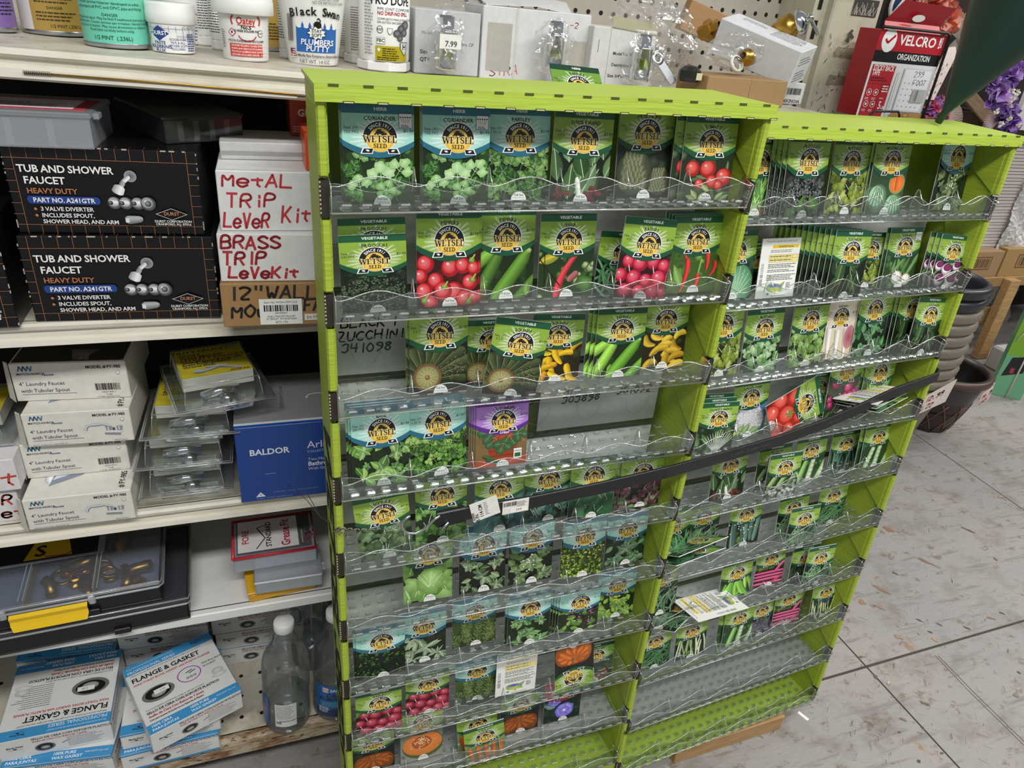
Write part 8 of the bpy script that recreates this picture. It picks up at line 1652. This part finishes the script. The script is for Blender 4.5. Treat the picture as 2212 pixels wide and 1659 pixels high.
# ---- green carton tied with white string, red cylinder
P = aty(2128, 862, 2.12); Q = aty(2250, 872, 2.12); gH = aty(2190, 640, 2.12).z; GX = atz(2136, 850, 0)
def green_art(c, w, h): c.rect(0, h * .72, w, h, '202426'); c.lines(w * .08, h * .94, w * .3, 5, h * .03, h * .012, 'c8ccd0'); c.ell(w * .18, h * .78, w * .05, w * .05, 'a8c4d8'); c.txt('G', w * .62, h * .80, h * .16, '8fc0e0', b=True); c.rect(0, 0, w, h * .72, '6fae84'); c.rect(0, h * .38, w * .5, h * .72, '7fae34'); c.poly([(w * .1, h * .18), (w * .7, h * .24), (w * .75, h * .40), (w * .2, h * .36)], '1c1e22'); c.rect(w * .3, h * .22, w * .42, h * .27, 'a03848')
gb = carton('tool_carton', 'green and black carton tied with white string under the rack', 'carton', .13, .05, .54, (GX.x, GX.y, .001), R(-40), '5f9a74', 'glosscard', {'front': green_art})
m = M(); m.tube([(-.002, -.003, .40), (.133, -.003, .41)], .004, 'card', 'e8e6e0', seg=6); m.tube([(.07, -.004, .0), (.08, -.004, .54)], .004, 'card', 'e8e6e0', seg=6); m.tube([(.08, -.005, .41), (.04, -.010, .36), (.01, -.006, .28)], .003, 'card', 'e8e6e0', seg=6); m.build('string', gb)
P = atz(2190, 846, 0); root = empty('red_cylinder', P); tag(root, 'small red cylinder standing on the floor by the green carton', 'cylinder'); m = M(); m.lathe([(0, 0), (.030, 0), (.034, .01), (.034, .12), (.028, .14), (.012, .15), (.012, .20), (0, .2)], 'plastic', 'b01c20', 28); m.build('cylinder_body', root)
P = atz(2200, 830, 0) ; m = M(); m.box(0, .3, 0, .2, 0, .12, 'card', 'c8c4bc', b=.01); tag(m.build('white_sack', loc=P), 'white scuffed sack on the floor at the right edge', 'sack')
# ---- nested planters
A = atz(1938, 962, 0); SX, SY = A.x + .02, A.y + .11
hb = .26; R0 = .165
def rimpot(z, col, label, body=False):
    root = empty('planter', (SX, SY, z)); tag(root, label, 'planter', 'nested planters in a leaning stack'); m = M()
    if body: m.lathe([(0, 0), (.10, 0), (.105, .005), (R0 * .93, hb - .03)], 'plastic', col, 48); m.build('pot_body', root)
    m = M(); b = hb - .035
    m.lathe([(R0 * .90, b - .01), (R0 * .95, b - .004), (R0, b + .004), (R0 * 1.04, b + .014), (R0 * 1.03, b + .024), (R0 * 1.05, b + .03), (R0 * 1.0, b + .040), (R0 * .90, b + .042), (R0 * .86, b + .02), (R0 * .78, b - .10)], 'plastic', col, 56); m.build('rim', root); return root
ORDP = ['lowest', 'second', 'third', 'fourth', 'fifth', 'sixth', 'seventh', 'eighth', 'ninth', 'topmost']
for k in range(10): pk_ = rimpot(.001 + k * .0455, '80776a' if k < 8 else '2c2e33', f'{"taupe" if k < 8 else "charcoal"} planter, {ORDP[k]} in the nested stack behind the right display', k == 0); pot0 = pk_ if k == 0 else pot0
A = atz(2020, 938, 0); root = empty('planter', (A.x + .03, A.y + .10, .001)); tag(root, 'dark bronze planter with lattice pattern and price card', 'planter'); m = M(); PR = lambda z: .095 + .075 * (z / .27) ** .8
m.lathe([(0, 0), (PR(0) * .95, 0)] + [(PR(z), z) for z in (.005, .05, .10, .15, .155, .20, .24)], 'plastic', ['2e2422'] * 6 + ['3a3434', '3c3a3c', '403c3c'], 56)
for k in range(12):
    for sg in (-1, 1): m.tube([(PR(z) * 1.01 * cos(2 * PI * k / 12 + sg * z * 4), PR(z) * 1.01 * sin(2 * PI * k / 12 + sg * z * 4), z) for z in (.006, .04, .08, .12, .15)], .003, 'plastic', '6a4a3c', seg=5)
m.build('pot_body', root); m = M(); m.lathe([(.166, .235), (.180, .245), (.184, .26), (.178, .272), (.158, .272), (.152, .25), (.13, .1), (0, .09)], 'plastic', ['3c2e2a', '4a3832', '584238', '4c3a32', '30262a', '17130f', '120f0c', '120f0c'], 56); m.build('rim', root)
def card(par, pts, Ys, art=None, col='e2d5cb'):
    mx, my = sum(q[0] for q in pts) / 4, sum(q[1] for q in pts) / 4; Y = 1.1
    while Y < 2.2 and (aty(mx, my, Y) - par.location).xy.length > .178: Y += .004
    Ys = [Y] * 4
    P = [aty(x, y, Y) for (x, y), Y in zip(pts, Ys)]; m = M(); m.prism([p - P[0] for p in P], (0, .0015, 0), 'card', col); c = Cv(m, flat(V((0, 0, 0)), (P[3] - P[0]).normalized(), (P[1] - P[0]).normalized(), .001), 'card', .001); 
    c.fm = (lambda f: lambda x, y, h: f(x, y, 0) + V((-.3, -1, .3)).normalized() * h)(c.fm); w, h = (P[3] - P[0]).length * 1000, (P[1] - P[0]).length * 1000; art(c, w, h); return m.build('price_card', par, P[0] - par.location)
card(pot0, [(1968, 902), (1990, 862), (2068, 819), (2042, 868)], [1.44, 1.44, 1.46, 1.46], lambda c, w, h: (c.pen('12.99', w * .22, h * .62, h * .26, 'c05a5a', 4, .9), c.pen('6L22', w * .12, h * .16, h * .26, 'c8807a', 3.5, .9)))
card(root, [(2110, 880), (2122, 852), (2150, 826), (2136, 862)], [1.78, 1.78, 1.8, 1.8], lambda c, w, h: (c.pen('14.9', w * .1, h * .5, h * .3, 'c05a5a', 4, .8), c.pen('EACH', w * .1, h * .1, h * .25, 'c8807a', 3, .7)))
